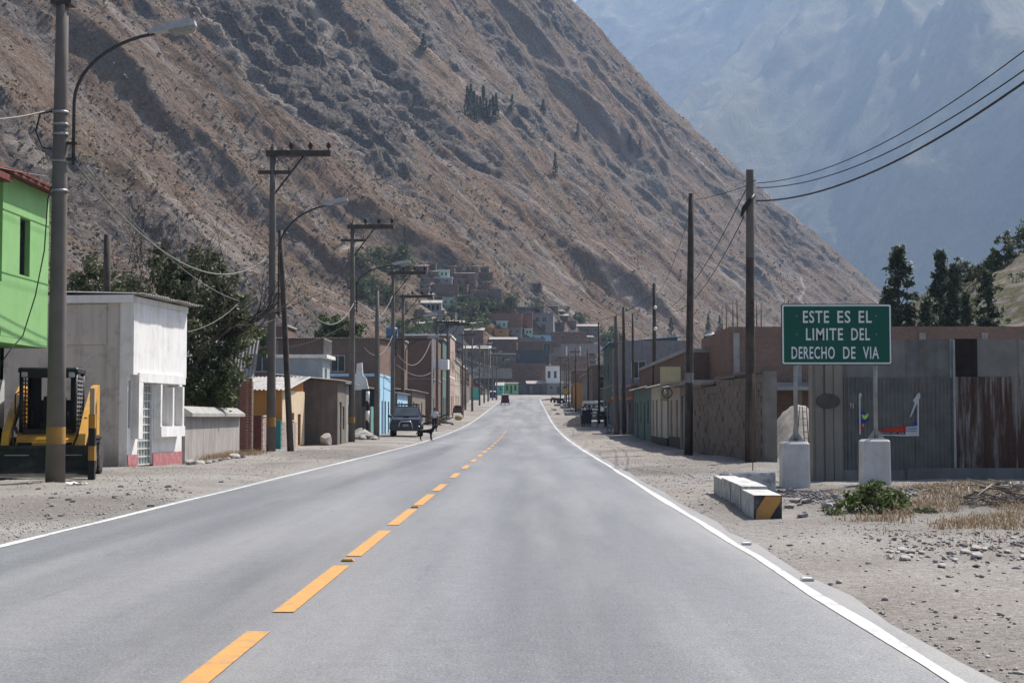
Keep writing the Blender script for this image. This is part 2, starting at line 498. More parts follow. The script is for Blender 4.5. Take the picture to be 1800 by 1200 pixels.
# ------------------------------------------------------------------ ground
def ground_material():
    m, nt, bs = _nodes('gravelly_dirt')
    pos = mapped(nt, 'POS')
    a = ramp(nt, noise(nt, pos, 0.35, 8, 0.6), [(0.36, (0.27, 0.246, 0.222)), (0.5, (0.33, 0.312, 0.29)), (0.64, (0.38, 0.366, 0.345))])
    b = ramp(nt, noise(nt, pos, 16, 6, 0.8), [(0.33, 0.42), (0.6, 1.12)])
    c = ramp(nt, noise(nt, pos, 48, 3, 0.7), [(0.36, 0.5), (0.62, 1.16)])
    out = mix(nt, 0.75, a, b, 'MULTIPLY')
    out = mix(nt, 0.7, out, c, 'MULTIPLY')
    big = ramp(nt, noise(nt, pos, 0.11, 4, 0.6), [(0.4, 0.0), (0.65, 1.0)])
    out = mix(nt, math_(nt, 'MULTIPLY', big, 0.35), out, (0.30, 0.25, 0.21))
    ds = N(nt, 'ShaderNodeAttribute', _attribute_name='dark_soil').outputs['Fac']
    out = mix(nt, ds, out, mix(nt, 0.8, (0.185, 0.168, 0.152), b, 'MULTIPLY'))
    nt.links.new(out, bs.inputs['Base Color'])
    bs.inputs['Roughness'].default_value = 1.0
    bs.inputs['Specular IOR Level'].default_value = 0.1
    h = math_(nt, 'ADD', noise(nt, pos, 9, 6, 0.65), math_(nt, 'MULTIPLY', noise(nt, pos, 60, 3, 0.6), 0.4))
    bump(nt, bs, h, 0.9, 0.05)
    return m
dirt_mat = ground_material()

xs = np.unique(np.concatenate([np.linspace(-260, -40, 23), np.linspace(-40, -14, 27), np.linspace(-14, 14, 141), np.linspace(14, 40, 27), np.linspace(40, 420, 39)]))
ys = np.unique(np.concatenate([np.linspace(-25, 4, 16), np.linspace(4, 48, 177), np.linspace(48, 120, 110), np.linspace(120, 460, 120), np.linspace(460, 1300, 40)]))
X, Y = np.meshgrid(xs, ys, indexing='ij')
Z = gz_arr(X, Y)
gv = np.stack([X, Y, Z], -1).reshape(-1, 3)
ground = struct(new_obj('ground', np_mesh('ground', gv, quads=grid_quads(len(xs), len(ys)), mat=dirt_mat, smooth=True)))

soil = np.clip((X - 3.6) / 0.9, 0, 1) * np.clip((Y - 17.6) / 2.2, 0, 1) * np.clip((30 - Y) / 3.0, 0, 1) * np.clip((15 - X) / 3, 0, 1) * np.clip(0.75 + 1.1 * fbm(X * 0.8, Y * 0.8, 4, 33), 0, 1)
soil = np.maximum(soil, 0.65 * np.clip(fbm(X * 0.3, Y * 0.14, 4, 36) * 2.4 - 0.05, 0, 1))
ga = ground.data.attributes.new('dark_soil', 'FLOAT', 'POINT'); ga.data.foreach_set('value', soil.ravel().astype(np.float32))

# ------------------------------------------------------------------ road
def road_path():
    """centre of the road: straight, then a bend to the right"""
    cx = (ROAD_L + ROAD_R) / 2
    pts = [(cx, y, 0.0) for y in np.concatenate([np.arange(-25, 20, 1.5), np.arange(20, 292, 3.0)])]
    x, y, a = cx, 292.0, 0.0
    R = 95.0
    while a < math.radians(80):
        pts.append((x, y, a)); a += 3.0 / R
        x += 3.0 * math.sin(a); y += 3.0 * math.cos(a)
    for i in range(40):
        pts.append((x, y, a)); x += 4 * math.sin(a); y += 4 * math.cos(a)
    return pts
RP = road_path()
def rz_road(x, y):
    return float(G(y))
def strip(off0, off1, dz, i0=0, i1=None, sub=1, wob=0.0, seed=1, across=1):
    v = []
    seg = RP[i0:i1]
    for k, (x, y, a) in enumerate(seg):
        w = wob * math.sin(k * 1.7 + seed) + wob * 0.7 * math.sin(k * 0.63 + seed * 2)
        for j in range(across + 1):
            o = off0 + (off1 - off0) * j / across
            if j == 0: o += w
            if j == across: o += wob * math.sin(k * 2.3 + seed * 3)
            v.append((x + o * math.cos(a), y - o * math.sin(a), rz_road(x, y) + dz))
    n = len(seg)
    return np.array(v), grid_quads(n, across + 1)

def asphalt():
    m, nt, bs = _nodes('asphalt')
    pos = mapped(nt, 'POS')
    tracks = noise(nt, mapped(nt, 'POS', (1.0, 0.025, 1)), 0.75, 4, 0.5)
    a = ramp(nt, tracks, [(0.36, (0.108, 0.111, 0.115)), (0.5, (0.150, 0.153, 0.157)), (0.64, (0.192, 0.194, 0.198))])
    patch = ramp(nt, noise(nt, mapped(nt, 'POS', (0.5, 0.12, 1)), 1.0, 5, 0.6), [(0.35, 0.86), (0.65, 1.08)])
    out = mix(nt, 1.0, a, patch, 'MULTIPLY')
    sp = ramp(nt, noise(nt, pos, 38, 3, 0.8), [(0.30, 0.45), (0.5, 1.0), (0.70, 1.55)])
    out = mix(nt, 0.85, out, sp, 'MULTIPLY')
    mid = ramp(nt, noise(nt, pos, 6.0, 5, 0.75), [(0.35, 0.84), (0.65, 1.14)])
    out = mix(nt, 0.9, out, mid, 'MULTIPLY')
    st = ramp(nt, noise(nt, pos, 95, 1, 0.5), [(0.62, 0.0), (0.70, 1.0)])
    out = mix(nt, math_(nt, 'MULTIPLY', st, 0.6), out, (0.45, 0.45, 0.44))
    # polished wheel tracks and dust along both edges of the pavement
    sx_ = N(nt, 'ShaderNodeSeparateXYZ'); nt.links.new(mapped(nt, 'POS'), sx_.inputs[0])
    xn = math_(nt, 'ADD', math_(nt, 'MULTIPLY', math_(nt, 'ADD', sx_.outputs[0], 5.6), 1 / 8.0), math_(nt, 'MULTIPLY', math_(nt, 'SUBTRACT', noise(nt, mapped(nt, 'POS', (1, 0.06, 1)), 1.2, 4, 0.6), 0.5), 0.06))
    wt = ramp(nt, xn, [(0.0, 0.93), (0.17, 1.10), (0.265, 0.90), (0.355, 1.10), (0.50, 0.86), (0.64, 1.10), (0.73, 0.90), (0.82, 1.12), (0.97, 0.93)])
    out = mix(nt, 0.85, out, wt, 'MULTIPLY')
    ed = ramp(nt, math_(nt, 'ADD', xn, math_(nt, 'MULTIPLY', math_(nt, 'SUBTRACT', noise(nt, pos, 1.6, 6, 0.7), 0.5), 0.10)), [(0.005, 1.0), (0.06, 0.0), (0.93, 0.0), (0.985, 1.0)])
    out = mix(nt, math_(nt, 'MULTIPLY', ed, 0.6), out, (0.29, 0.272, 0.25))
    # dark rubber scuffs and thin cracks
    sc = ramp(nt, noise(nt, mapped(nt, 'POS', (9, 1.2, 1)), 0.55, 3, 0.6), [(0.64, 0.0), (0.76, 1.0)])
    out = mix(nt, math_(nt, 'MULTIPLY', sc, 0.5), out, (0.075, 0.075, 0.08))
    dust = ramp(nt, noise(nt, mapped(nt, 'POS', (0.6, 0.05, 1)), 0.9, 6, 0.65), [(0.47, 0.0), (0.68, 1.0)])
    out = mix(nt, math_(nt, 'MULTIPLY', dust, 0.5), out, (0.30, 0.285, 0.27))
    nt.links.new(out, bs.inputs['Base Color'])
    bs.inputs['Roughness'].default_value = 0.5
    bs.inputs['Specular IOR Level'].default_value = 0.5
    bump(nt, bs, noise(nt, pos, 45, 4, 0.7), 0.6, 0.012)
    return m
hw = (ROAD_R - ROAD_L) / 2
v, q = strip(-hw - 0.16, hw + 0.20, 0.0, wob=0.05, across=6)
road = struct(new_obj('road', np_mesh('road', v, quads=q, mat=asphalt(), smooth=True)))
white_line = M('white_road_paint', (0.68, 0.68, 0.66), (0.50, 0.50, 0.49), 5, rough=0.75, dirt=((0.30, 0.295, 0.29), 3.0, 0.6), spec=0.3, speck=((0.26, 0.255, 0.25), 26, 0.75))
i1 = len(RP)
for o, s in ((-hw, 3), (hw, 8)):
    v, q = strip(o - 0.046, o + 0.046, 0.005, wob=0.016, seed=s)
    e = new_obj('edge_line', np_mesh('edge_line', v, quads=q, mat=white_line), road)
# yellow centre dashes: 3.1 m of paint, then 0.9 m of gap
CX = (ROAD_L + ROAD_R) / 2 - 0.035
dash0 = MB().box((0, 0, 0), (0.14, 3.10, 0.002)).mesh('centre_dash', yellow_mark)
dash2 = MB().box((0, 0, 0), (0.14, 2.6, 0.002)).mesh('centre_dash', yellow_mark)
dash1 = MB().box((0, 0, 0), (0.11, 2.2, 0.002)).mesh('centre_dash', M('worn_yellow_road_paint', (0.34, 0.235, 0.13), (0.27, 0.22, 0.17), 3, rough=0.7))
ends = [F_ * 1.3 / (v_ - 732) for v_ in (993,)]
y = ends[0] - 3.1 - 12.0
n = 0
while y < 215:
    ln = 3.10
    zz = float(G(y + 1.5)); sl = (float(G(y + 3.1)) - float(G(y))) / 3.1
    d = new_obj('centre_dash', dash0 if y < 24 else dash2 if y < 105 else dash1, road)
    d.location = (CX, y + 1.55, zz + 0.006); d.rotation_euler = (math.atan(sl), 0, 0)
    y += 4.0 if y < 22 else 5.6; n += 1
# reflective road studs on the centre line and at the right edge
def stud(loc, label, white=False):
    t = thing('road_stud', label, 'road stud', loc, 0, 'reflective road studs')
    MB().box((0, 0, 0.011), (0.12 if not white else 0.10, 0.10, 0.02), taper=0.72).build('stud_body', white_paint if white else yellow_mark, t)
    for s in (-1, 1):
        MB().box((0, s * 0.042, 0.012), (0.09, 0.012, 0.012)).build('reflector', M('amber_reflector', (0.75, 0.45, 0.10), rough=0.2, bmp=0) if not white else M('clear_reflector', (0.6, 0.6, 0.6), rough=0.2, bmp=0), t)
g0 = ends[0]
stud((CX, g0 + 0.45, 0.004), 'amber road stud in the gap between two yellow centre dashes', False)
stud((CX, g0 + 8.4, 0.004), 'amber road stud in the gap between two yellow centre dashes', False)
for vv, uu in ((1017, 1397), (955, 1300)):
    d = F_ * 1.3 / (vv - 732)
    stud((ROAD_R + 0.11, d, 0.004), 'white road stud beside the right edge line', True)

# ------------------------------------------------------------------ mountain side (left valley wall)
def mountain_material(name, far=False):
    m, nt, bs = _nodes(name)
    uv = mapped(nt, 'UV')
    pos = mapped(nt, 'POS')
    k = 0.25 if far else 1.0
    fall = mapped(nt, 'UV', (0.11 * k, 0.022 * k, 1))            # elongated down the slope
    fall2 = mapped(nt, 'UV', (0.55 * k, 0.12 * k, 1))
    n1 = noise(nt, fall, 1.0, 8, 0.62, 0.6)
    n2 = noise(nt, fall2, 1.0, 8, 0.66, 0.8)
    n3 = noise(nt, pos, 0.9 * k, 8, 0.72)
    n4 = noise(nt, pos, 0.035 * k, 6, 0.62)
    grass = ramp(nt, n3, [(0.3, (0.108, 0.074, 0.053)), (0.5, (0.182, 0.127, 0.093)), (0.70, (0.265, 0.195, 0.146))])
    rock = ramp(nt, n3, [(0.30, (0.085, 0.073, 0.066)), (0.5, (0.18, 0.153, 0.137)), (0.70, (0.32, 0.28, 0.255))])
    pink = (0.235, 0.178, 0.162)
    out = mix(nt, ramp(nt, n1, [(0.47, 0.0), (0.60, 1.0)]), grass, rock)
    out = mix(nt, math_(nt, 'MULTIPLY', ramp(nt, n2, [(0.52, 0.0), (0.66, 1.0)]), 0.75), out, ramp(nt, n3, [(0.3, (0.16, 0.12, 0.105)), (0.7, pink)]))
    out = mix(nt, math_(nt, 'MULTIPLY', ramp(nt, n4, [(0.48, 0.0), (0.66, 1.0)]), 0.65), out, ramp(nt, n3, [(0.3, (0.11, 0.086, 0.058)), (0.7, (0.235, 0.178, 0.12))]))
    if not far:
        cg = ramp(nt, N(nt, 'ShaderNodeAttribute', _attribute_name='crag').outputs['Fac'], [(0.12, 0.0), (0.42, 1.0)])
        out = mix(nt, math_(nt, 'MULTIPLY', cg, 0.85), out, ramp(nt, n3, [(0.30, (0.05, 0.045, 0.043)), (0.5, (0.13, 0.115, 0.107)), (0.70, (0.28, 0.25, 0.232))]))
    # scree runs, pale
    n5 = noise(nt, mapped(nt, 'UV', (0.085 * k, 0.007 * k, 1)), 1.0, 6, 0.55, 0.4)
    scree = math_(nt, 'MULTIPLY', ramp(nt, n5, [(0.56, 0.0), (0.66, 1.0)]), 0.7)
    if not far: out = mix(nt, scree, out, ramp(nt, n3, [(0.3, (0.24, 0.20, 0.175)), (0.7, (0.40, 0.35, 0.31))]))
    # scrub specks
    n6 = noise(nt, pos, 0.55 * k, 6, 0.75)
    n7 = noise(nt, pos, 0.05 * k, 3, 0.5)
    sm = math_(nt, 'MULTIPLY', ramp(nt, n6, [(0.56, 0.0), (0.62, 1.0)]), ramp(nt, n7, [(0.4, 0.15), (0.65, 0.85)]))
    out = mix(nt, sm, out, ramp(nt, n3, [(0.3, (0.045, 0.048, 0.030)), (0.7, (0.10, 0.095, 0.058))]))
    if not far:
        tr = N(nt, 'ShaderNodeAttribute', _attribute_name='bare_track').outputs['Fac']
        out = mix(nt, tr, out, (0.47, 0.41, 0.355))
    else:
        n8 = noise(nt, pos, 0.012, 9, 0.72)
        gr = ramp(nt, n8, [(0.3, (0.095, 0.082, 0.055)), (0.5, (0.155, 0.135, 0.09)), (0.7, (0.225, 0.195, 0.13))])
        rk_ = ramp(nt, n8, [(0.3, (0.045, 0.043, 0.042)), (0.7, (0.12, 0.108, 0.098))])
        ra = ramp(nt, N(nt, 'ShaderNodeAttribute', _attribute_name='rock_and_shade').outputs['Fac'], [(0.3, 0.0), (0.75, 1.0)])
        out = mix(nt, ra, gr, rk_)
    nt.links.new(out, bs.inputs['Base Color'])
    bs.inputs['Roughness'].default_value = 1.0
    bs.inputs['Specular IOR Level'].default_value = 0.05
    h = math_(nt, 'ADD', math_(nt, 'MULTIPLY', n2, 1.2), noise(nt, pos, 0.8 * k, 9, 0.74))
    bump(nt, bs, h, 1.0, 1.5 / k)
    return m

def smooth_poly(pts, n, passes=60):
    pts = np.array(pts, float)
    s = np.concatenate([[0], np.cumsum(np.linalg.norm(np.diff(pts[:, :2], axis=0), axis=1))])
    t = np.linspace(0, s[-1], n)
    o = np.stack([np.interp(t, s, pts[:, i]) for i in range(pts.shape[1])], 1)
    for _ in range(passes):
        o[1:-1] = 0.25 * o[:-2] + 0.5 * o[1:-1] + 0.25 * o[2:]
    return o

def ridge_pt(u, v, d): 
    p = P(u, v, d); return (p.x, p.y, p.z)
# foot and ridge of the slope, paired along the fall line
pairs = [
    ((-66, 10, 0.5), (-380, -10, 300)),
    ((-58, 70, 0.5), (-372, 75, 300)),
    ((-50, 120, 1.0), (-362, 135, 300)),
    ((-44, 180, 2.0), (-352, 205, 300)),
    ((-39, 260, 4.0), (-345, 290, 300)),
    ((-33, 340, 6.0), (-335, 375, 300)),
    ((-16, 410, 8.0), (-315, 450, 300)),
    ((22, 480, 8.5), (-275, 530, 305)),
    ((75, 570, 9), (-215, 625, 312)),
    ((150, 720, 9), (-130, 790, 318)),
    ((205, 840, 9), (-68, 900, 316)),
    ((250, 930, 9), (-20, 965, 308)),
    (ridge_pt(1720, 640, 1000), ridge_pt(955, -45, 1000)),
    (ridge_pt(1735, 652, 1060), ridge_pt(985, -20, 1090)),
]
NT, NS = 1250, 430
A = np.array([list(a) + list(b) for a, b in pairs], float)
seg = np.linalg.norm(np.diff(A[:, :2], axis=0), axis=1)
dd = np.maximum(np.hypot(A[:, 0], A[:, 1]), 90)
wgt = np.concatenate([[0], np.cumsum(seg / np.sqrt(0.5 * (dd[1:] + dd[:-1])))])
tt = np.linspace(0, wgt[-1], NT)
B = np.stack([np.interp(tt, wgt, A[:, i]) for i in range(6)], 1)
for _ in range(250):
    B[1:-1] = 0.25 * B[:-2] + 0.5 * B[1:-1] + 0.25 * B[2:]
foot, rdg = B[:, :3], B[:, 3:]
tl = np.concatenate([[0], np.cumsum(np.linalg.norm(np.diff(0.5 * (foot + rdg), axis=0)[:, :2], axis=1))])   # length along
ss = np.linspace(-0.04, 1.0, NS) ** 1.0
ss = np.where(ss > 0, ss ** 1.15, ss)
back = np.array([1.03, 1.08, 1.2])
ssf = np.concatenate([ss, back])
S = ssf[None, :, None]
base = foot[:, None, :] * (1 - S) + rdg[:, None, :] * S
SL = np.linalg.norm(rdg - foot, axis=1)
sm = ssf[None, :] * SL[:, None]                      # metres up the slope
T2 = np.repeat(tl[:, None], len(ssf), 1)
# normals of the ruled surface
du = np.gradient(base, axis=0); dv = np.gradient(base, axis=1)
nr = np.cross(dv, du); nr /= (np.linalg.norm(nr, axis=2, keepdims=True) + 1e-9)
flip = np.where(nr[:, :, 2:3] < 0, -1.0, 1.0); nr = nr * flip
prof = -14 * np.sin(np.clip(ssf, 0, 1) * math.pi)[None, :]            # slightly hollow
ribs = 22 * (ridged((T2 + 0.10 * sm) / 150.0, sm / 900.0, 3, 31) - 0.5)
ribs2 = 8.5 * (ridged((T2 + 11 * fbm(T2 / 30, sm / 45, 3, 3)) / 38.0, sm / 260.0, 4, 47, 0.5) - 0.5)
lump = 9 * fbm(T2 / 55, sm / 95, 4, 71)
rough = 4.6 * (ridged(T2 / 9 + 0.35 * fbm(T2 / 9, sm / 12, 2, 44), sm / 30, 5, 83, 0.55) - 0.5) + 1.7 * fbm(T2 / 4.0, sm / 5.5, 4, 91)
terr = 0.9 * np.abs(fbm(T2 / 90, sm / 7.0, 3, 57))
crag = np.clip(fbm(T2 / 38, sm / 95, 4, 63) * 2.2, 0, 1)
rough = rough * (0.40 + 1.15 * crag)
fade = np.clip((ssf[None, :] - 0.0) / 0.16, 0, 1) ** 0.8
edge = (np.clip((1.0 - ssf[None, :]) / 0.12, 0, 1) * 0.75 + 0.25) * np.clip(0.22 + (NT - 1 - np.arange(NT)[:, None]) / 160.0, 0, 1)
disp = (prof + (ribs + ribs2 + lump) * edge) * fade + (rough + terr) * (0.25 + 0.75 * fade) * (0.4 + 0.6 * edge)
mv = base + nr * disp[:, :, None]
mv[:, -1, 2] -= 120; mv[:, -2, 2] -= 30; mv[:, -3, 2] -= 6
mverts = mv.reshape(-1, 3)
muv = np.stack([T2, sm], -1).reshape(-1, 2)
mq = grid_quads(NT, len(ssf))
mountain_mat = mountain_material('mountain_scrub_and_rock')
mme = np_mesh('mountain_slope', mverts, quads=mq, mat=mountain_mat, smooth=True, uv=muv)
mountain = struct(new_obj('mountain_slope', mme))
# bare earth tracks: polylines on the slope
Rinv = np.array(RCAM.inverted())
def project(v):
    c = (v - np.array(EYE)) @ Rinv.T
    w = np.where(c[:, 2] < -1, -c[:, 2], 1e9)
    return W_ / 2 + F_ * c[:, 0] / w, H_ / 2 - F_ * c[:, 1] / w
pu, pv = project(mverts)
track = np.zeros(len(mverts))
for line, wd, st in (
    ([(940, 425), (962, 448), (985, 478), (1005, 495), (1030, 512)], 5, 0.55),
    ([(955, 505), (985, 530), (1010, 555)], 4, 0.5),
    ([(728, 622), (742, 590), (752, 556), (778, 548), (830, 535)], 7, 0.85),
    ([(300, 272), (330, 268), (352, 262), (378, 246)], 2.2, 0.45),
    ([(590, 230), (612, 214), (622, 208)], 2, 0.45),
    ([(600, 440), (620, 432), (640, 425), (655, 430)], 3, 0.5),
    ([(0, 70), (50, 66), (100, 60)], 2, 0.45),
    ([(1408, 490), (1415, 510), (1405, 525)], 3, 0.5),
    ([(540, 0), (560, 30), (578, 58)], 10, 0.5),
):
    L = np.array(line, float)
    best = np.full(len(mverts), 1e9)
    for a, b in zip(L[:-1], L[1:]):
        ab = b - a
        k = np.clip(((pu - a[0]) * ab[0] + (pv - a[1]) * ab[1]) / (ab @ ab), 0, 1)
        best = np.minimum(best, np.hypot(pu - a[0] - k * ab[0], pv - a[1] - k * ab[1]))
    wob = wd * (0.75 + 0.6 * fbm(muv[:, 0] / 6, muv[:, 1] / 6, 3, 11))
    track = np.maximum(track, st * np.clip(1.6 - best / np.maximum(wob, 0.5), 0, 1))
ac = mme.attributes.new('crag', 'FLOAT', 'POINT'); ac.data.foreach_set('value', np.clip(crag * 0.8 + 0.5 * fbm(T2 / 7, sm / 12, 3, 88), 0, 1).ravel().astype(np.float32))
at = mme.attributes.new('bare_track', 'FLOAT', 'POINT'); at.data.foreach_set('value', track.astype(np.float32))
BVH_M = BVHTree.FromPolygons([tuple(p) for p in mv[::3, ::3].reshape(-1, 3)],
                             grid_quads(mv[::3, ::3].shape[0], mv[::3, ::3].shape[1]).tolist())

# ------------------------------------------------------------------ far mountain across the valley
fx = np.linspace(-1500, 2600, 560); fy = np.linspace(1700, 3950, 350)
FX, FY = np.meshgrid(fx, fy, indexing='ij')
wx = FX + 170 * fbm(FX / 900, FY / 1100, 3, 5); wy = FY + 120 * fbm(FX / 900, FY / 900, 2, 8)
# the slope climbs away to the right, so its spurs run down towards the left
ua = 0.55 * (wx - 300) + 0.83 * (wy - 1900)          # metres up the fall line
pa = 0.83 * wx - 0.55 * wy                           # metres across it
up = np.clip(ua / 1600, 0, 1)
cl = np.clip((FX - 420) / 260, 0, 1)                 # a rock face at the foot on the right
rise = 0.72 * np.maximum(ua, -40) + cl * 210 * np.clip(ua / 230, 0, 1) * (1 - 0.75 * up)
r1 = ridged(pa / 640 + 0.25, ua / 3200, 2, 23); r2 = ridged((pa + 60 * fbm(pa / 200, ua / 200, 2, 4)) / 240, ua / 1100, 3, 41); r3 = ridged(pa / 85, ua / 300, 4, 52)
FZ = rise + (190 * (r1 - 0.45) + 95 * (r2 - 0.45)) * np.clip(up * 6, 0.1, 1) + 38 * (r3 - 0.5) + 10 * fbm(FX / 50, FY / 50, 3, 77)
FZ = np.minimum(FZ, 1195 + 0.04 * (FZ - 1195)) - 5
rock_and_shade = np.clip(1.25 - 1.3 * r1 - 0.8 * (r2 - 0.4) + 0.35 * fbm(FX / 90, FY / 90, 4, 15), 0, 1)  # gullies darker, crests paler: relief shading put into the colour
rock_and_shade = np.maximum(rock_and_shade, cl * np.clip((330 - ua) / 90 + 0.8 * fbm(FX / 70, FY / 70, 4, 18), 0, 1))
fme = np_mesh('far_mountain', np.stack([FX, FY, FZ], -1).reshape(-1, 3) * 1.5, quads=grid_quads(len(fx), len(fy)),
              mat=mountain_material('far_mountain_grass_rock_shade', True), smooth=True, uv=np.stack([FX * 1.05, FY * 1.5], -1).reshape(-1, 2))
fr = fme.attributes.new('rock_and_shade', 'FLOAT', 'POINT'); fr.data.foreach_set('value', rock_and_shade.ravel().astype(np.float32))
struct(new_obj('far_mountain', fme))
# the valley floor between the near slope and the far mountain
vx = np.linspace(-600, 3800, 60); vy = np.linspace(1290, 2720, 20)
VX, VY = np.meshgrid(vx, vy, indexing='ij')
struct(new_obj('valley_floor', np_mesh('valley_floor', np.stack([VX, VY, 6 + 4 * fbm(VX / 200, VY / 200, 3, 2)], -1).reshape(-1, 3), quads=grid_quads(60, 20), mat=dirt_mat, smooth=True)))

# ------------------------------------------------------------------ knoll on the right
kx = np.linspace(14, 150, 240); ky = np.linspace(66, 230, 260)
KX, KY = np.meshgrid(kx, ky, indexing='ij')
crest = np.interp(KX, [14, 22, 30, 36, 40.5, 50, 62, 90, 150], [0, 3.0, 7.2, 11.2, 14.2, 18.3, 23, 33, 48])
prf = np.clip((KY - 74) / 74, 0, 1); prf = np.sin(prf * math.pi / 2) ** 1.1
dn = np.clip((KY - 150) / 80, 0, 1)
KZ = crest * prf * (1 - 0.75 * dn) + G(KY) * 0.3 - 0.6 + np.clip(prf * 3, 0, 1) * (0.9 * fbm(KX / 9, KY / 9, 4, 6) + 0.5 * (ridged(KX / 3.5, KY / 3.5, 3, 19) - 0.5))
kme = np_mesh('knoll', np.stack([KX, KY, KZ], -1).reshape(-1, 3), quads=grid_quads(240, 260), mat=None, smooth=True, uv=np.stack([KX * 2.2, KY * 2.2], -1).reshape(-1, 2))
km, nt, bs = _nodes('knoll_dry_ground')
pos = mapped(nt, 'POS')
n3 = noise(nt, pos, 1.6, 8, 0.7)
o_ = ramp(nt, n3, [(0.3, (0.10, 0.08, 0.058)), (0.5, (0.185, 0.145, 0.105)), (0.7, (0.25, 0.21, 0.165))])
o_ = mix(nt, ramp(nt, noise(nt, pos, 0.22, 6, 0.6), [(0.36, 0.0), (0.52, 0.85)]), o_, ramp(nt, n3, [(0.3, (0.06, 0.066, 0.032)), (0.7, (0.14, 0.14, 0.075))]))
o_ = mix(nt, ramp(nt, noise(nt, pos, 0.5, 6, 0.7), [(0.46, 0.0), (0.58, 0.85)]), o_, ramp(nt, n3, [(0.3, (0.12, 0.11, 0.10)), (0.7, (0.31, 0.28, 0.255))]))
nt.links.new(o_, bs.inputs['Base Color']); bs.inputs['Roughness'].default_value = 1.0; bs.inputs['Specular IOR Level'].default_value = 0.05
bump(nt, bs, noise(nt, pos, 2.0, 8, 0.7), 0.9, 0.4)
kme.materials.append(km)
knoll = struct(new_obj('knoll', kme))
BVH_K = BVHTree.FromPolygons([tuple(p) for p in np.stack([KX, KY, KZ], -1).reshape(-1, 3)], grid_quads(240, 260).tolist())

# ------------------------------------------------------------------ haze in the valley air
hz = MB().box((825, 2930, 912), (6700, 6130, 1850)).build('haze', None)
hm = bpy.data.materials.new('valley_haze'); hm.use_nodes = True
hnt = hm.node_tree; hnt.nodes.remove(hnt.nodes['Principled BSDF'])
pv_ = hnt.nodes.new('ShaderNodeVolumePrincipled')
pv_.inputs['Color'].default_value = (0.50, 0.70, 1.0, 1)
pv_.inputs['Density'].default_value = 0.000098
pv_.inputs['Anisotropy'].default_value = 0.25
hnt.links.new(pv_.outputs[0], hnt.nodes['Material Output'].inputs['Volume'])
hz.data.materials.append(hm)
tag(hz, 'pale blue haze filling the valley air', 'haze', kind='stuff')
# ------------------------------------------------------------------ building helpers
def wall(mb, p0, p1, z0, z1, th, holes=(), u_off=0.0, topfn=None):
    """wall slab from p0 to p1 whose outside is to the right of that direction, with real openings"""
    p0 = Vector((p0[0], p0[1])); p1 = Vector((p1[0], p1[1]))
    L = (p1 - p0).length; d = (p1 - p0) / L; n = Vector((d.y, -d.x))
    hs = [(max(0, a - u_off), min(L, b - u_off), max(z0, c), min(z1, e)) for a, b, c, e in holes]
    hs = [h for h in hs if h[1] - h[0] > 0.02 and h[3] - h[2] > 0.02]
    us = sorted(set([0.0, L] + [h[0] for h in hs] + [h[1] for h in hs]))
    zs = sorted(set([z0, z1] + [h[2] for h in hs] + [h[3] for h in hs]))
    def filled(i, j):
        if i < 0 or j < 0 or i >= len(us) - 1 or j >= len(zs) - 1: return False
        cu = (us[i] + us[i + 1]) / 2; cz = (zs[j] + zs[j + 1]) / 2
        return not any(h[0] < cu < h[1] and h[2] < cz < h[3] for h in hs)
    def pt(u, z, o):
        q = p0 + d * u - n * o
        return (q.x, q.y, z)
    for i in range(len(us) - 1):
        for j in range(len(zs) - 1):
            if not filled(i, j): continue
            a, b, c, e = us[i], us[i + 1], zs[j], zs[j + 1]
            mb.quad(pt(a, c, 0), pt(b, c, 0), pt(b, e, 0), pt(a, e, 0))
            mb.quad(pt(b, c, th), pt(a, c, th), pt(a, e, th), pt(b, e, th))
            if not filled(i - 1, j): mb.quad(pt(a, c, th), pt(a, c, 0), pt(a, e, 0), pt(a, e, th))
            if not filled(i + 1, j): mb.quad(pt(b, c, 0), pt(b, c, th), pt(b, e, th), pt(b, e, 0))
            if not filled(i, j + 1): mb.quad(pt(a, e, 0), pt(b, e, 0), pt(b, e, th), pt(a, e, th))
            if not filled(i, j - 1): mb.quad(pt(b, c, 0), pt(a, c, 0), pt(a, c, th), pt(b, c, th))

def corr(mb, o, ax, dn, w, l, pitch=0.09, amp=0.018, nseg=1, per=6):
    """corrugated sheet: waves across ax, running along dn"""
    o = Vector(o); ax = Vector(ax).normalized(); dn = Vector(dn).normalized(); nn = ax.cross(dn).normalized()
    n = max(4, int(w / pitch * per)); k = len(mb.v)
    for j in range(nseg + 1):
        for i in range(n + 1):
            s = w * i / n
            mb.v.append(tuple(o + ax * s + dn * (l * j / nseg) + nn * (amp * math.sin(2 * math.pi * s / pitch))))
    for j in range(nseg):
        for i in range(n):
            a = k + j * (n + 1) + i
            mb.face((a, a + 1, a + n + 2, a + n + 1), True)

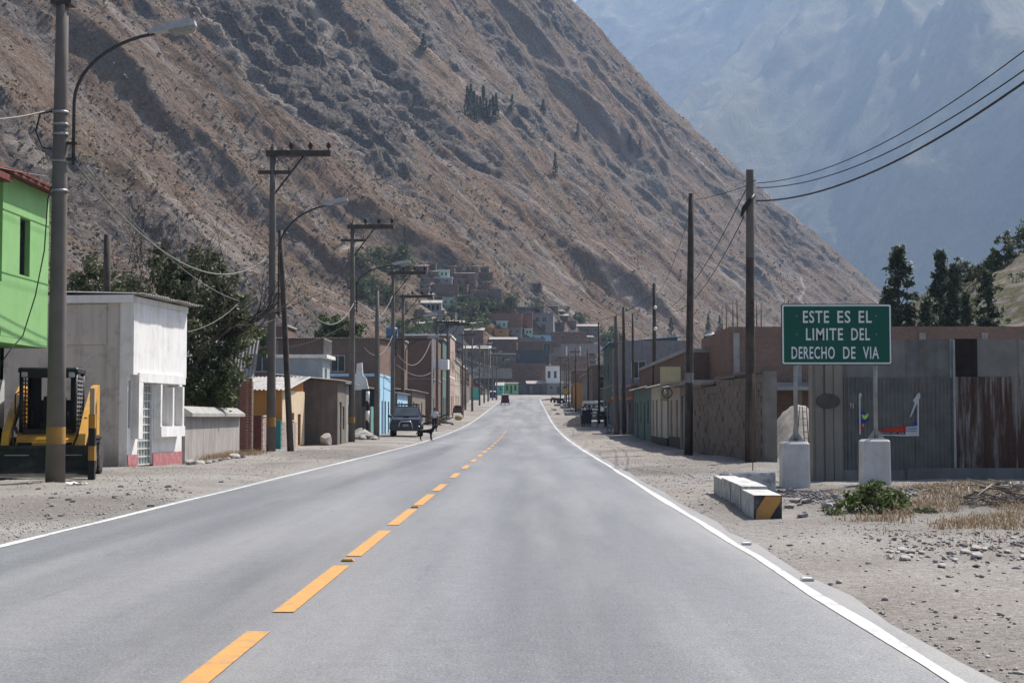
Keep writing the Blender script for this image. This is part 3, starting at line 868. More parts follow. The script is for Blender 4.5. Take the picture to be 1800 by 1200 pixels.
frame_white = M('painted_frame', (0.62, 0.62, 0.60), (0.52, 0.52, 0.50), 8, rough=0.6, bmp=0.05)
door_brown = M('brown_door', (0.17, 0.11, 0.075), (0.12, 0.075, 0.05), 6, streak=(0.09, 0.06, 0.045))
door_grey = M('grey_metal_door', (0.30, 0.32, 0.33), (0.23, 0.25, 0.26), 6, rough=0.6, streak=(0.2, 0.15, 0.12))
def house(name, label, loc, w, l, h, wm, S=(), E=(), W=(), roof=('flat', conc), rz=0.0, group=None, plinth=None, cat='house', th=0.2, frame=None, trim=None):
    """box house; openings are (u, z, width, height, kind) measured on each face from its left end"""
    t = thing(name, label, cat, loc, rz, group)
    x0, x1, y0, y1 = -w / 2, w / 2, -l / 2, l / 2
    mb = MB()
    hol = lambda fs: [(u, u + a, z, z + b) for u, z, a, b, k in fs]
    wall(mb, (x0, y0), (x1, y0), -0.5, h, th, hol(S))
    wall(mb, (x1, y1), (x0, y1), -0.5, h, th)
    wall(mb, (x1, y0 + th), (x1, y1 - th), -0.5, h, th, hol(E), th)
    wall(mb, (x0, y1 - th), (x0, y0 + th), -0.5, h, th, hol(W), th)
    wl = mb.build('wall', wm, t)
    faces = {'S': (S, lambda u, o: (x0 + u, y0 + o), 0), 'E': (E, lambda u, o: (x1 - o, y0 + u), math.pi / 2), 'W': (W, lambda u, o: (x0 + o, y1 - u), -math.pi / 2)}
    for key, (fs, pos, ang) in faces.items():
        for u, z, a, b, k in fs:
            px, py = pos(u + a / 2, 0.10)
            if k[0] == 'w':
                f = MB(); r = 0.05 if a > 0.5 else 0.035
                for sx in (-1, 1): f.box((sx * (a / 2 - r / 2), 0, b / 2), (r, 0.06, b - 0.004))
                for zz in (r / 2 + 0.002, b - r / 2 - 0.002): f.box((0, 0, zz), (a - 2 * r - 0.002, 0.055, r))
                if k != 'w1': f.box((0, 0, b / 2), (r * 0.7, 0.05, b - 2 * r - 0.004))
                fo = f.build('window', frame or frame_white, t); fo.location = (px, py, z); fo.rotation_euler = (0, 0, ang)
                g = MB().box((0, 0.012, b / 2), (a - 0.004, 0.012, b - 0.004)).build('pane', glass_dark, fo)
            elif k[0] == 'd':
                dm = {'d': door_brown, 'dg': door_grey, 'dt': M('teal_door', (0.05, 0.25, 0.25), (0.04, 0.2, 0.2), 6), 'db': M('blue_door', (0.06, 0.18, 0.42), (0.05, 0.14, 0.34), 6), 'dk': M('dark_green_door', (0.05, 0.14, 0.06), (0.04, 0.11, 0.05), 6)}[k]
                f = MB().box((0, 0, b / 2), (a - 0.006, 0.05, b - 0.006)).build('door', dm, t)
                f.location = (px, py, z); f.rotation_euler = (0, 0, ang)
                MB().box((a * 0.36, -0.045, b * 0.47), (0.035, 0.04, 0.12)).build('handle', steel_galv, f)
    kind = roof[0]
    if kind == 'flat':
        ov = roof[2] if len(roof) > 2 else 0.12
        MB().box((0, 0, h + 0.09), (w + 2 * ov, l + 2 * ov, 0.176)).build('roof', roof[1], t)
    elif kind == 'open':
        MB().box((0, 0, h - 0.42), (w - 2 * th - 0.01, l - 2 * th - 0.01, 0.16)).build('roof', conc, t)
    elif kind in ('shedE', 'shedS', 'shedW'):
        rise = roof[2] if len(roof) > 2 else 0.5
        ov = 0.28
        m_ = MB()
        if kind == 'shedS': a, b, c, d = (x0 - ov, y0 - ov, h - 0.02), (x1 + ov, y0 - ov, h - 0.02), (x1 + ov, y1 + ov, h + rise), (x0 - ov, y1 + ov, h + rise)
        elif kind == 'shedE': a, b, c, d = (x1 + ov, y0 - ov, h - 0.02), (x1 + ov, y1 + ov, h - 0.02), (x0 - ov, y1 + ov, h + rise), (x0 - ov, y0 - ov, h + rise)
        else: a, b, c, d = (x0 - ov, y1 + ov, h - 0.02), (x0 - ov, y0 - ov, h - 0.02), (x1 + ov, y0 - ov, h + rise), (x1 + ov, y1 + ov, h + rise)
        a, b, c, d = map(Vector, (a, b, c, d))
        corr(m_, a, b - a, d - a, (b - a).length, (d - a).length, 0.18, 0.03, 1, 4)
        m_.build('roof', roof[1], t)
        g = MB()                                      # wall pieces that fill up to the sloping roof
        e = 0.03
        if kind == 'shedS':
            for xx in (x0 + e, x1 - e - 0.15): MB().prism([(y0 + 0.01, h), (y1 - 0.01, h), (y1 - 0.01, h + rise - 0.06)], 0.15, (xx, 0, 0), (0, 1, 0), (0, 0, 1), (1, 0, 0)).build('gable', wm, t)
            g.box((0, y1 - 0.11, h + rise / 2 - 0.05), (w - 0.4, 0.16, rise - 0.12))
        else:
            s = 1 if kind == 'shedE' else -1
            for yy in (y0 + e, y1 - e - 0.15): MB().prism([(s * (x1 - 0.01), h), (-s * (x1 - 0.01), h), (-s * (x1 - 0.01), h + rise - 0.06)], 0.15, (0, yy, 0), (1, 0, 0), (0, 0, 1), (0, 1, 0)).build('gable', wm, t)
        if g.v: g.build('rear_gable', wm, t)
    elif kind == 'gable':
        rise = roof[2] if len(roof) > 2 else 0.9; ov = 0.25
        m_ = MB()
        sl = math.hypot(l / 2 + ov, rise)
        for s in (-1, 1):
            corr(m_, (x0 - ov, s * (l / 2 + ov), h - 0.03), (1, 0, 0), (0, -s * (l / 2 + ov), rise + 0.03), w + 2 * ov, sl, 0.2, 0.03, 1, 4)
        m_.build('roof', roof[1], t)
        for xx in (x0 + 0.02, x1 - 0.17): MB().prism([(y0 + 0.02, h), (y1 - 0.02, h), (0, h + rise - 0.08)], 0.15, (xx, 0, 0), (0, 1, 0), (0, 0, 1), (1, 0, 0)).build('gable', wm, t)
    if plinth:
        MB().box((0, 0, plinth[1] / 2 - 0.05), (w + 0.05, l + 0.05, plinth[1])).build('plinth', plinth[0], t)
    if trim:
        for zz in trim[1:]:
            MB().box((0, 0, zz), (w + 0.08, l + 0.08, 0.16)).build('floor_band', trim[0], t)
    return t
def rebar(t, pts, z, n=4, hh=0.9, seed=0):
    r = random.Random(seed)
    for x, y in pts:
        for i in range(n):
            a = 0.09
            dx, dy = (a if i & 1 else -a), (a if i & 2 else -a)
            MB().tube([(x + dx, y + dy, z - 0.1), (x + dx + r.uniform(-.03, .03), y + dy, z + hh * r.uniform(0.8, 1.1))], 0.012, 5).build('rebar', M('rusty_rebar', (0.14, 0.08, 0.055), (0.09, 0.05, 0.04), 9), t)

# ------------------------------------------------------------------ lime green house
gx, gy = -10.84, 33.5
t = thing('green_house', 'two-storey lime green house with overhanging upper floor and red tile eave', 'house', (gx, gy, gz(gx, gy)))
t.scale = (1.08, 1.08, 1.08)
UB, UT = 2.72, 5.82
mb = MB()       # upper floor: local x to the left is negative, y back towards the camera negative
wall(mb, (0, -2.75), (0, 0), UB, UT, 0.2, [(0.98, 1.58, 3.98, 5.12)])
wall(mb, (-0.2, 0.0), (-0.4, 0.0), UB, UT, 0.19)
wall(mb, (-1.1, -2.75), (-0.2, -2.75), UB, UT, 0.2)           # cheek of the recessed balcony
wall(mb, (-1.1, -8), (-1.1, -2.75), UB, UT, 0.2, [(2.5, 3.6, 3.6, 5.1)])
wall(mb, (-5, 0), (-5, -8), UB, UT, 0.2)
mb.build('upper_wall', green_wall, t)
MB().box((-2.5, -4, UB - 0.06), (5.0 - 0.006, 8 - 0.006, 0.115)).build('floor_slab', green_wall, t)
MB().box((-2.5, -4, UT - 0.4), (4.4, 7.4, 0.1)).build('ceiling', green_wall, t)
mb = MB()
wall(mb, (-0.82, -8), (-0.82, -0.25), -0.3, UB - 0.12, 0.2)
wall(mb, (-0.82, -0.25), (-4.9, -0.25), -0.3, UB - 0.12, 0.2)
mb.build('ground_floor_wall', green_wall, t)
pb = MB(); pb.box((-0.81, -4.12, 1.45), (0.05, 7.72, 0.98)); pb.build('pebble_band', pebbledash, t)
mb = MB(); wall(mb, (-0.4, 0), (-5, 0), UB, UT, 0.2); wall(mb, (-0.82, -0.22), (-4.9, -0.22), -0.3, UB - 0.12, 0.02)
mb.build('bare_rear_wall', conc, t)  # unseen rear, kept grey so no green bounces onto the white house
gr = MB()
for zz in (3.93, 5.14): gr.box((0.002, -1.37, zz), (0.012, 2.74, 0.02))
gr.build('wall_groove', M('dark_joint', (0.10, 0.22, 0.07), bmp=0), t)
wf = MB()
for s in (0, 0.56): wf.box((-0.13, -1.77 + 0.02 + s, 4.55), (0.05, 0.04, 1.13))
for zz in (4.0, 5.1): wf.box((-0.13, -1.47, zz), (0.05, 0.55, 0.04))
wf = wf.build('window', steel_dark, t)
MB().box((-0.15, -1.47, 4.55), (0.012, 0.58, 1.12)).build('pane', glass_dark, wf)
# tile eave: overlapping barrel tiles along the top of the wall
ev = MB().box((0.02, -1.42, UT + 0.03), (0.50, 2.95, 0.05), ry=0.16).build('eave_board', roof_red, t)
tile = MB(); rr = 0.075
for k in range(2):
    pts = []
k0 = len(tile.v)
for i in range(2):
    for j in range(7):
        a = math.pi * j / 6
        r_ = rr * (1.0 if i else 0.82)
        tile.v.append((0.0 + i * 0.5, r_ * math.cos(a), r_ * math.sin(a) * 0.8))
for j in range(6): tile.face((k0 + j, k0 + j + 1, k0 + 7 + j + 1, k0 + 7 + j), True)
for i in (0, 1): tile.face([k0 + i * 7 + j for j in range(7)])
tme = tile.mesh('roof_tile', roof_red)
for i in range(20):
    o = new_obj('roof_tile', tme, t); o.location = (-0.22 + 0.01 * (i % 3), -2.82 + i * 0.148, UT + 0.105); o.rotation_euler = (0, 0.16, 0)
MB().box((-2.6, -4, UT + 0.12), (4.6, 8.0, 0.10), ry=-0.05).build('roof', roof_red, t)
MB().box((-0.45, -4.3, UT - 0.12), (1.3, 3.0, 0.12)).build('balcony_eave', roof_red, t)
MB().box((-0.55, -5.35, 3.3), (1.1, 5.2, 0.9)).build('balcony_parapet', green_wall, t)

# ------------------------------------------------------------------ white house
wx0, wy0 = -10.22, 38.0
t = thing('white_house', 'low whitewashed house with red plinth, barred door and corrugated eave', 'house', (wx0, wy0, gz(wx0, wy0)), math.radians(-6.2))
HW = 4.22
mb = MB()
wall(mb, (-6.5, 0), (-0.22, 0), -0.4, HW - 0.02, 0.22)
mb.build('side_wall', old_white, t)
mb = MB()
wall(mb, (0, 0), (0, 4.1), 0.0, HW, 0.22, [(0.04, 0.22, 0.98, 2.2), (0.72, 1.80, 0.0, 2.14), (2.06, 2.76, 1.02, 2.12), (2.98, 3.56, 1.02, 2.12)])
mb.build('front_wall', white_wall, t)
mb = MB()
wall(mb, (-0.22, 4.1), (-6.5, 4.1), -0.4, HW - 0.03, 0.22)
mb.build('rear_wall', old_white, t)
MB().box((0.075, 2.0, 3.27), (0.15, 4.02, 1.86)).build('upper_band', white_wall, t)
MB().box((0.10, 0.42, 1.52), (0.20, 0.30, 1.64)).build('door_fin', white_wall, t)
MB().box((0.10, 1.93, 1.40), (0.19, 0.12, 1.46)).build('door_fin', white_wall, t)
MB().box((0.105, 2.05, 2.28), (0.20, 3.5, 0.24)).build('porch_hood', white_wall, t)
MB().box((0.10, 2.87, 1.53), (0.185, 0.12, 1.06)).build('window_fin', white_wall, t)
MB().box((0.10, 3.66, 1.45), (0.19, 0.13, 1.3)).build('window_fin', white_wall, t)
MB().box((0.115, 2.80, 0.87), (0.22, 1.88, 0.28)).build('window_sill', white_wall, t)
MB().box((0.012, 0.36, 0.12), (0.03, 0.70, 0.36)).build('plinth', red_plinth, t)
MB().box((0.012, 2.95, 0.12), (0.03, 2.28, 0.36)).build('plinth', red_plinth, t)
def grille(name, c, ly, lz, ny, nz, parent, mat):
    g = MB()
    for i in range(ny + 1): g.box((c[0], c[1] - ly / 2 + ly * i / ny, c[2]), (0.022, 0.022, lz))
    for j in range(nz + 1): g.box((c[0] + 0.016, c[1], c[2] - lz / 2 + lz * j / nz), (0.02, ly + 0.02, 0.035))
    return g.build(name, mat, parent)
d = MB().box((-0.11, 1.26, 1.06), (0.03, 1.06, 2.12)).build('door', M('pale_glazed_door', (0.38, 0.42, 0.42), (0.28, 0.31, 0.31), 8, rough=0.5), t)
grille('door_grille', (-0.07, 1.26, 1.06), 1.02, 2.08, 5, 10, d, frame_white)
for yc, wd in ((2.41, 0.68), (3.27, 0.56)):
    w = MB().box((-0.12, yc, 1.57), (0.03, wd, 1.08)).build('window', glass_dark, t)
    grille('window_grille', (-0.08, yc, 1.57), wd - 0.04, 1.02, 4, 6, w, frame_white)
w = MB().box((-0.14, 0.13, 1.59), (0.03, 0.18, 1.2)).build('window', glass_dark, t)
MB().box((-1.95, -0.022, 3.62), (2.75, 0.04, 1.02)).build('wall_panel', old_white, t)
MB().box((-3.1, -0.05, HW + 0.05), (6.5, 0.12, 0.20)).build('fascia', white_wall, t)
MB().box((0.10, 2.02, HW + 0.045), (0.10, 4.15, 0.16)).build('fascia', white_wall, t)
r_ = MB().box((-3.1, 2.05, HW - 0.1), (6.0, 3.7, 0.12)).build('ceiling', timber, t)
for i in range(5):
    s = MB(); corr(s, (0.46 + 0.02 * (i % 2), -0.12 + i * 0.85, HW + 0.17 + 0.012 * (i % 2)), (0, 1, 0), (-1, 0, 0.03), 0.92, 3.6, 0.17, 0.028, 1, 6)
    s.build('roof_sheet', zinc_roof, t)
for i in range(7):
    s = MB(); corr(s, (-3.2 - 0.3 * i, -0.18, HW + 0.24), (0, 1, 0), (-1, 0, 0.12), 0.9, 0.5, 0.17, 0.04, 1, 6)
    s.build('roof_sheet', zinc_roof, t)

# ------------------------------------------------------------------ boundary wall with coping
a = Vector((-9.72, 42.25)); b = Vector((-10.3, 53.2))
ln = (b - a).length; ang = math.atan2(b.y - a.y, b.x - a.x)
t = thing('boundary_wall', 'low grey plastered boundary wall with sloped concrete coping under the tree', 'wall', (a.x, a.y, 0.0), ang)
MB().box((ln / 2, 0.1, 0.55), (ln, 0.2, 1.5)).build('wall_body', M('grey_plaster', (0.36, 0.335, 0.315), (0.27, 0.25, 0.235), 1.2, streak=(0.17, 0.155, 0.145), streak_amt=0.7), t)
for i in range(4):
    c = MB(); L_ = ln / 4
    c.prism([(-0.20, 0.0), (0.42, 0.0), (0.42, 0.10), (0.10, 0.30), (-0.20, 0.10)], L_ - 0.015, (i * L_ + 0.005, 0, 1.30), (0, 1, 0), (0, 0, 1), (1, 0, 0))
    c.build('coping', conc, t)

# ------------------------------------------------------------------ shed with brick column, orange house and its yard walls
t = thing('lean_to_shed', 'lean-to with steep corrugated roof sheet on a brick column beside the orange house', 'shed', (-10.3, 55.2, gz(-10.3, 55)))
brk = MB().box((0, 0, 0), (0.42, 0.22, 0.085)).mesh('brick', M('column_brick', (0.31, 0.14, 0.095), (0.23, 0.11, 0.08), 8))
for i in range(27):
    o = new_obj('brick', brk, t); o.location = (0.0 + (0.012 if i % 2 else 0), -0.9, 0.06 + i * 0.1)
MB().box((0.14, -0.72, 1.35), (0.12, 0.14, 2.7)).build('corner_post', M('cream_paint', (0.60, 0.47, 0.33), (0.5, 0.39, 0.28), 4), t)
MB().box((-0.9, 0.2, 1.3), (1.7, 1.4, 2.6)).build('shed_wall', adobe_dark, t)
s = MB(); corr(s, (0.35, -1.05, 2.72), (-1, 0, 0), (0, 0.75, 1.0), 1.6, 1.75, 0.12, 0.022, 1, 6)
s.build('roof_sheet', zinc_roof, t)
s = MB(); corr(s, (-1.2, -1.0, 2.80), (-1, 0, 0), (0, 0.75, 1.0), 1.5, 1.7, 0.12, 0.022, 1, 6)
s.build('roof_sheet', zinc_roof, t)

orange = M('orange_paint', (0.50, 0.225, 0.065), (0.43, 0.19, 0.06), 2, streak=(0.33, 0.16, 0.07), streak_amt=0.4)
cream = M('cream_plaster', (0.62, 0.49, 0.335), (0.54, 0.42, 0.29), 2, streak=(0.42, 0.33, 0.24), streak_amt=0.4)
t = house('orange_house', 'small orange house with pale corrugated roof behind low brick yard walls', (-12.65, 65.6, gz(-10, 65)), 4.6, 6.2, 2.42, orange,
          E=[(2.3, 0.0, 0.85, 1.45, 'd'), (4.2, 0.0, 0.85, 1.4, 'd')], roof=('shedS', zinc_roof, 0.7))
# street front is painted cream: thin plaster skin cut around the doors
mb = MB(); wall(mb, (2.335, -3.09), (2.335, 3.09), 0.0, 2.41, 0.033, [(2.29, 3.16, 0, 1.45), (4.19, 5.06, 0, 1.4)])
mb.build('plaster_skin', cream, t)
# yard walls, built brick by brick
wb = M('whitewashed_brick', (0.46, 0.40, 0.37), (0.33, 0.27, 0.245), 9, bmp=0.5)
rb = M('dark_red_brick', (0.19, 0.075, 0.06), (0.14, 0.055, 0.045), 9, bmp=0.5)
bme = MB().box((0, 0, 0), (0.20, 0.232, 0.092)).mesh('brick', wb)
def yard_wall(x, y0, L, H, label, pillar, pmat):
    t = thing('yard_wall', label, 'wall', (x, y0, gz(x, y0 + L / 2)), 0, 'brick yard walls')
    MB().box((-0.02, L / 2, H / 2 - 0.02), (0.15, L - 0.02, H - 0.05)).build('mortar_core', concd, t)
    nb = int(L / 0.25); nc = int(H / 0.105)
    for c in range(nc):
        for i in range(nb):
            o = new_obj('brick', bme, t)
            o.location = (0.0 + 0.008 * ((i * 7 + c * 3) % 3), 0.14 + i * 0.25 + (0.10 if c % 2 else 0), 0.06 + c * 0.105)
    MB().box((0, L / 2, H + 0.03), (0.26, L + 0.12, 0.06)).build('coping', M('pale_mortar', (0.47, 0.43, 0.38), (0.38, 0.35, 0.31), 5), t)
    MB().box((-pillar / 2 + 0.1, -0.13, H / 2), (pillar, 0.24, H + 0.1)).build('pillar', pmat, t)
yard_wall(-10.25, 57.0, 1.6, 1.30, 'dark red brick yard wall with whitewashed street side next to the lean-to shed', 0.62, rb)
yard_wall(-10.02, 60.0, 3.8, 1.10, 'whitewashed brick yard wall with teal gate pillar before the orange house', 0.34, M('teal_paint', (0.06, 0.22, 0.21), (0.05, 0.17, 0.165), 4))

# dark adobe house, grey house, small rooftop room, roadside stones
t = house('adobe_house', 'dark adobe house with blank side wall and tin roof next to the orange house', (-10.35, 71.0, gz(-10, 70)), 2.9, 3.0, 3.0, adobe_dark,
          E=[(0.7, 0.0, 0.8, 2.0, 'dg'), (1.9, 0.7, 0.7, 1.1, 'w')], roof=('shedE', zinc_roof, 0.3))
t = house('grey_house', 'grey cement house with leaning timber prop at its eave', (-10.9, 76.6, gz(-10, 75)), 3.2, 6.0, 2.95, M('grey_cement', (0.31, 0.315, 0.30), (0.24, 0.245, 0.235), 1.6, streak=(0.15, 0.15, 0.145), streak_amt=0.5),
          E=[(1.2, 0.0, 0.9, 2.0, 'dg'), (3.2, 0.8, 1.0, 1.1, 'w')], roof=('shedE', zinc_roof, 0.2))
MB().tube([(1.75, -2.9, 1.75), (0.3, -2.75, 3.1)], 0.05, 6).build('prop', timber, t)
t = house('rooftop_room', 'small pale blue room with white cornice and railing above the tin roofs', (-11.9, 78.2, 0.2), 2.6, 3.0, 4.1, M('pale_blue_grey', (0.36, 0.40, 0.42), (0.29, 0.32, 0.34), 2), E=[(0.8, 2.7, 0.8, 0.9, 'w')], roof=('flat', white_paint, 0.25))
for i in range(7):
    MB().box((1.35, -1.4 + i * 0.46, 4.65), (0.05, 0.05, 0.9)).build('baluster', concd, t)
MB().box((1.35, -0.02, 5.1), (0.06, 3.0, 0.07)).build('hand_rail', concd, t)
t = thing('white_gable', 'broken white plaster gable standing up between the tin roofs', 'gable', (-10.2, 84.5, 0.15))
MB().prism([(0, 2.6), (1.15, 2.6), (1.0, 3.3), (0.8, 3.5), (0.75, 4.2), (0.45, 4.15), (0.42, 3.6), (0.2, 3.4), (0.0, 3.0)], 0.2).build('gable_wall', white_wall, t)
MB().box((0.6, 0.1, 1.1), (1.3, 0.24, 3.1)).build('lower_wall', adobe_dark, t)
# ------------------------------------------------------------------ road sign
SD = 27.6
p = P(1470, 732, SD)
sx = p.x; sg = gz(sx, SD)
s0, s1 = P(1374, 641, SD), P(1567, 534, SD)
t = thing('road_sign', 'green road sign reading ESTE ES EL LIMITE DEL DERECHO DE VIA on two steel posts', 'road sign', (sx, SD, 0))
cxs = (s0.x + s1.x) / 2 - sx; czs = (s0.z + s1.z) / 2; sw = s1.x - s0.x; sh = s1.z - s0.z
def rrect(w, h, r, n=5):
    o = []
    for cx_, cy_, a0 in ((w / 2 - r, h / 2 - r, 0), (-w / 2 + r, h / 2 - r, 90), (-w / 2 + r, -h / 2 + r, 180), (w / 2 - r, -h / 2 + r, 270)):
        for i in range(n + 1):
            a = math.radians(a0 + 90 * i / n); o.append((cx_ + r * math.cos(a), cy_ + r * math.sin(a)))
    return o
sgreen = M('sign_green', (0.004, 0.088, 0.062), (0.004, 0.080, 0.056), 3, rough=0.5, bmp=0.0, dirt=((0.012, 0.095, 0.07), 3, 0.4))
swhite = M('sign_white', (0.72, 0.74, 0.74), (0.66, 0.68, 0.68), 5, rough=0.5, bmp=0)
pn = MB().prism(rrect(sw, sh, 0.035), 0.03, (cxs, 0.0, czs)).build('sign_panel', sgreen, t)
b = MB(); o_, i_ = rrect(sw - 0.03, sh - 0.03, 0.03), rrect(sw - 0.085, sh - 0.085, 0.02)
k = 0
for j in range(len(o_)):
    j2 = (j + 1) % len(o_)
    b.quad((o_[j][0], 0, o_[j][1]), (o_[j2][0], 0, o_[j2][1]), (i_[j2][0], 0, i_[j2][1]), (i_[j][0], 0, i_[j][1]))
bo = b.build('sign_border', swhite, pn); bo.location = (cxs, -0.003, czs)
def text_mesh(txt, size, mat, name, parent, loc, sxs=0.82, width=None, rot=(math.pi / 2, 0, 0), sp=1.12, ws=1.0, depth=0.002, bold=0.0):
    cu = bpy.data.curves.new(name, 'FONT'); cu.body = txt; cu.size = size; cu.align_x = 'CENTER'; cu.align_y = 'CENTER'
    cu.space_character = sp; cu.space_word = ws; cu.extrude = depth; cu.offset = bold; cu.resolution_u = 3
    tmp = bpy.data.objects.new(name, cu); COL.objects.link(tmp)
    dg = bpy.context.evaluated_depsgraph_get(); dg.update()
    me = bpy.data.meshes.new_from_object(tmp.evaluated_get(dg))
    bpy.data.objects.remove(tmp); bpy.data.curves.remove(cu)
    co = np.empty(len(me.vertices) * 3); me.vertices.foreach_get('co', co); co = co.reshape(-1, 3)
    if width: sxs = width / (co[:, 0].max() - co[:, 0].min())
    co[:, 0] *= sxs; me.vertices.foreach_set('co', co.ravel())
    me.materials.clear(); me.materials.append(mat); me.update()
    o = new_obj(name, me, parent); o.location = loc; o.rotation_euler = rot
    return o
pxm = sw / 193.0
for txt, uc, vc, wpx in (('ESTE  ES  EL', 1471, 558, 121), ('LIMITE  DEL', 1472, 588.5, 113), ('DERECHO DE VIA', 1470, 621, 159)):
    q = P(uc, vc, SD)
    words = txt.split(); tot = sum(len(w_) for w_ in words) + 1.15 * (len(words) - 1)
    cur = -wpx / 2
    for w_ in words:                                   # each word is its own piece of lettering
        ww = wpx * len(w_) / tot * (0.86 if w_ == 'VIA' else 1.0)
        text_mesh(w_, 21.5 * pxm / 0.72, swhite, 'lettering', pn, (q.x - sx + (cur + ww / 2) * pxm, -0.004, q.z), width=ww * pxm * 0.97, bold=0.004)
        cur += wpx * (len(w_) + 1.15) / tot
for bx_ in (-0.36, 0.36):
    for bz_ in (-0.30, 0.0, 0.30): MB().lathe((cxs + bx_ * sw, -0.008, czs + bz_ * sh), [(0.012, 0), (0.012, 0.008)], 8, 'Y').build('bolt', steel_galv, pn)
for uc in (1400, 1541):
    q = P(uc, 700, SD)
    gb = gz(q.x, SD)
    c = MB().cyl((q.x - sx, 0.09, gb + 0.80), (q.x - sx, 0.09, s1.z - 0.1), 0.038, n=10).build('post', steel_galv, t)
    MB().box((q.x - sx, 0.09, gb + 0.842), (0.24, 0.24, 0.02)).build('base_plate', steel_galv, t)
    for s in (-1, 1):
        MB().prism([(0, 0), (0.11, 0), (0, 0.16)], 0.012, (q.x - sx + s * 0.036, 0.084, gb + 0.853), (s, 0, 0), (0, 0, 1), (0, 1, 0)).build('stiffener', steel_galv, c)
    w = 0.50
    blk = MB().box((q.x - sx - 0.03, 0.09, gb + 0.37), (w, w, 0.92), taper=0.97, ch=0.035).build('concrete_base', M('white_concrete', (0.60, 0.59, 0.575), (0.50, 0.49, 0.475), 3, streak=(0.40, 0.385, 0.36), streak_amt=0.45, dirt=((0.36, 0.33, 0.30), 4, 0.35)), t)

# ------------------------------------------------------------------ painted kerb
k0 = Vector((4.02, 23.6)); k1 = Vector((3.42, 24.0))
A_ = P(1330, 912, 18.9); 
kb = [Vector((P(1350, 905, 19.6).x, 19.6)), Vector((P(1273, 865, 26.0).x, 26.0))]
t = thing('painted_kerb', 'white concrete corner kerb with yellow and black hazard end beside the sign', 'kerb', (kb[0].x, kb[0].y, 0))
dv_ = (kb[1] - kb[0]); L_ = dv_.length; dv_.normalize(); ang = math.atan2(dv_.y, dv_.x)
kwhite = M('kerb_white_paint', (0.56, 0.55, 0.53), (0.42, 0.41, 0.39), 6, dirt=((0.20, 0.19, 0.18), 3.5, 0.8))
kblack = M('kerb_black_paint', (0.05, 0.05, 0.05), (0.03, 0.03, 0.03), 6, dirt=((0.2, 0.19, 0.18), 4, 0.6))
n = 4
for i in range(n):
    a = L_ * i / n; b = L_ * (i + 1) / n
    c = kb[0] + dv_ * ((a + b) / 2) - kb[0]
    zb = gz(kb[0].x + c.x, kb[0].y + c.y)
    o = MB().box((c.x, c.y, zb + 0.10), (b - a - 0.003, 0.36, 0.42), rz=ang).build('kerb_block', kwhite, t)
    if i in (1, 2):
        m_ = MB(); e = c - dv_ * ((b - a) / 2 - 0.10)
        m_.box((e.x, e.y, zb + 0.106), (0.07, 0.366, 0.40), rz=ang).build('black_stripe', kblack, o)
# hazard end: black face with a slanting yellow band
zb = gz(kb[0].x, kb[0].y)
nrm = -dv_; tx = Vector((-nrm.y, nrm.x))
e0 = nrm * 0.004
endp = MB()
def ep(s, z, o=0.004): return (nrm.x * o + tx.x * s, nrm.y * o + tx.y * s, zb - 0.1 + z)
def slab(mb, pts, o0, o1):
    k = len(mb.v); n_ = len(pts)
    for o in (o0, o1):
        for s, z in pts: mb.v.append(ep(s, z, o))
    mb.face([k + i for i in range(n_)]); mb.face([k + n_ + i for i in range(n_)][::-1])
    for i in range(n_): j = (i + 1) % n_; mb.face((k + i, k + j, k + n_ + j, k + n_ + i))
slab(endp, [(-0.18, 0.0), (0.18, 0.0), (0.18, 0.405), (-0.18, 0.405)], -0.03, 0.006)
eo = endp.build('hazard_face', kblack, t)
yb = MB(); slab(yb, [(-0.165, 0.06), (-0.03, 0.02), (0.165, 0.33), (0.165, 0.395), (-0.03, 0.395), (-0.15, 0.21)], 0.007, 0.010)
yb.build('yellow_band', yellow_mark, eo)
# return arm towards the sign base
r0 = kb[1]; r1 = Vector((P(1366, 850, 25.9).x, 26.6))
c = (r0 + r1) / 2 - kb[0]; dr = (r1 - r0)
MB().box((c.x, c.y, gz(r0.x + 0.5, r0.y) + 0.12), (dr.length, 0.30, 0.42), rz=math.atan2(dr.y, dr.x), ch=0.02).build('kerb_block', kwhite, t)

# ------------------------------------------------------------------ corrugated iron gate and fence (across the plot)
FD = 31.0
zinc = RUST('zinc_sheet', (0.165, 0.168, 0.162), (0.11, 0.112, 0.108), (0.13, 0.085, 0.06), 0.7, 0.50, 0.66)
rusty = RUST('rusted_sheet', (0.235, 0.222, 0.205), (0.175, 0.165, 0.152), (0.085, 0.04, 0.028), 0.97, 0.47, 0.53)
rust_full = RUST('deep_rust_sheet', (0.10, 0.06, 0.045), (0.07, 0.04, 0.033), (0.06, 0.03, 0.024), 0.9, 0.3, 0.5)
grey_flat = RUST('grey_flat_sheet', (0.205, 0.195, 0.18), (0.16, 0.152, 0.142), (0.10, 0.055, 0.04), 0.6, 0.57, 0.66)
def ux(u, d=FD): return P(u, 700, d).x
def vz(v, d=FD): return P(1600, v, d).z
t = thing('corrugated_fence', 'tall fence of patched zinc and rusted corrugated sheets on a concrete footing', 'fence', (ux(1650), FD, 0))
X0 = ux(1650)
def sheet(u0, u1, v0, v1, mat, off=0.0, pitch=0.085, amp=0.016, name='metal_sheet'):
    s = MB(); corr(s, (ux(u0) - X0, off, vz(v1)), (1, 0, 0), (0, 0, 1), ux(u1) - ux(u0), vz(v0) - vz(v1), pitch, amp, 1, 6)
    return s.build(name, mat, t)
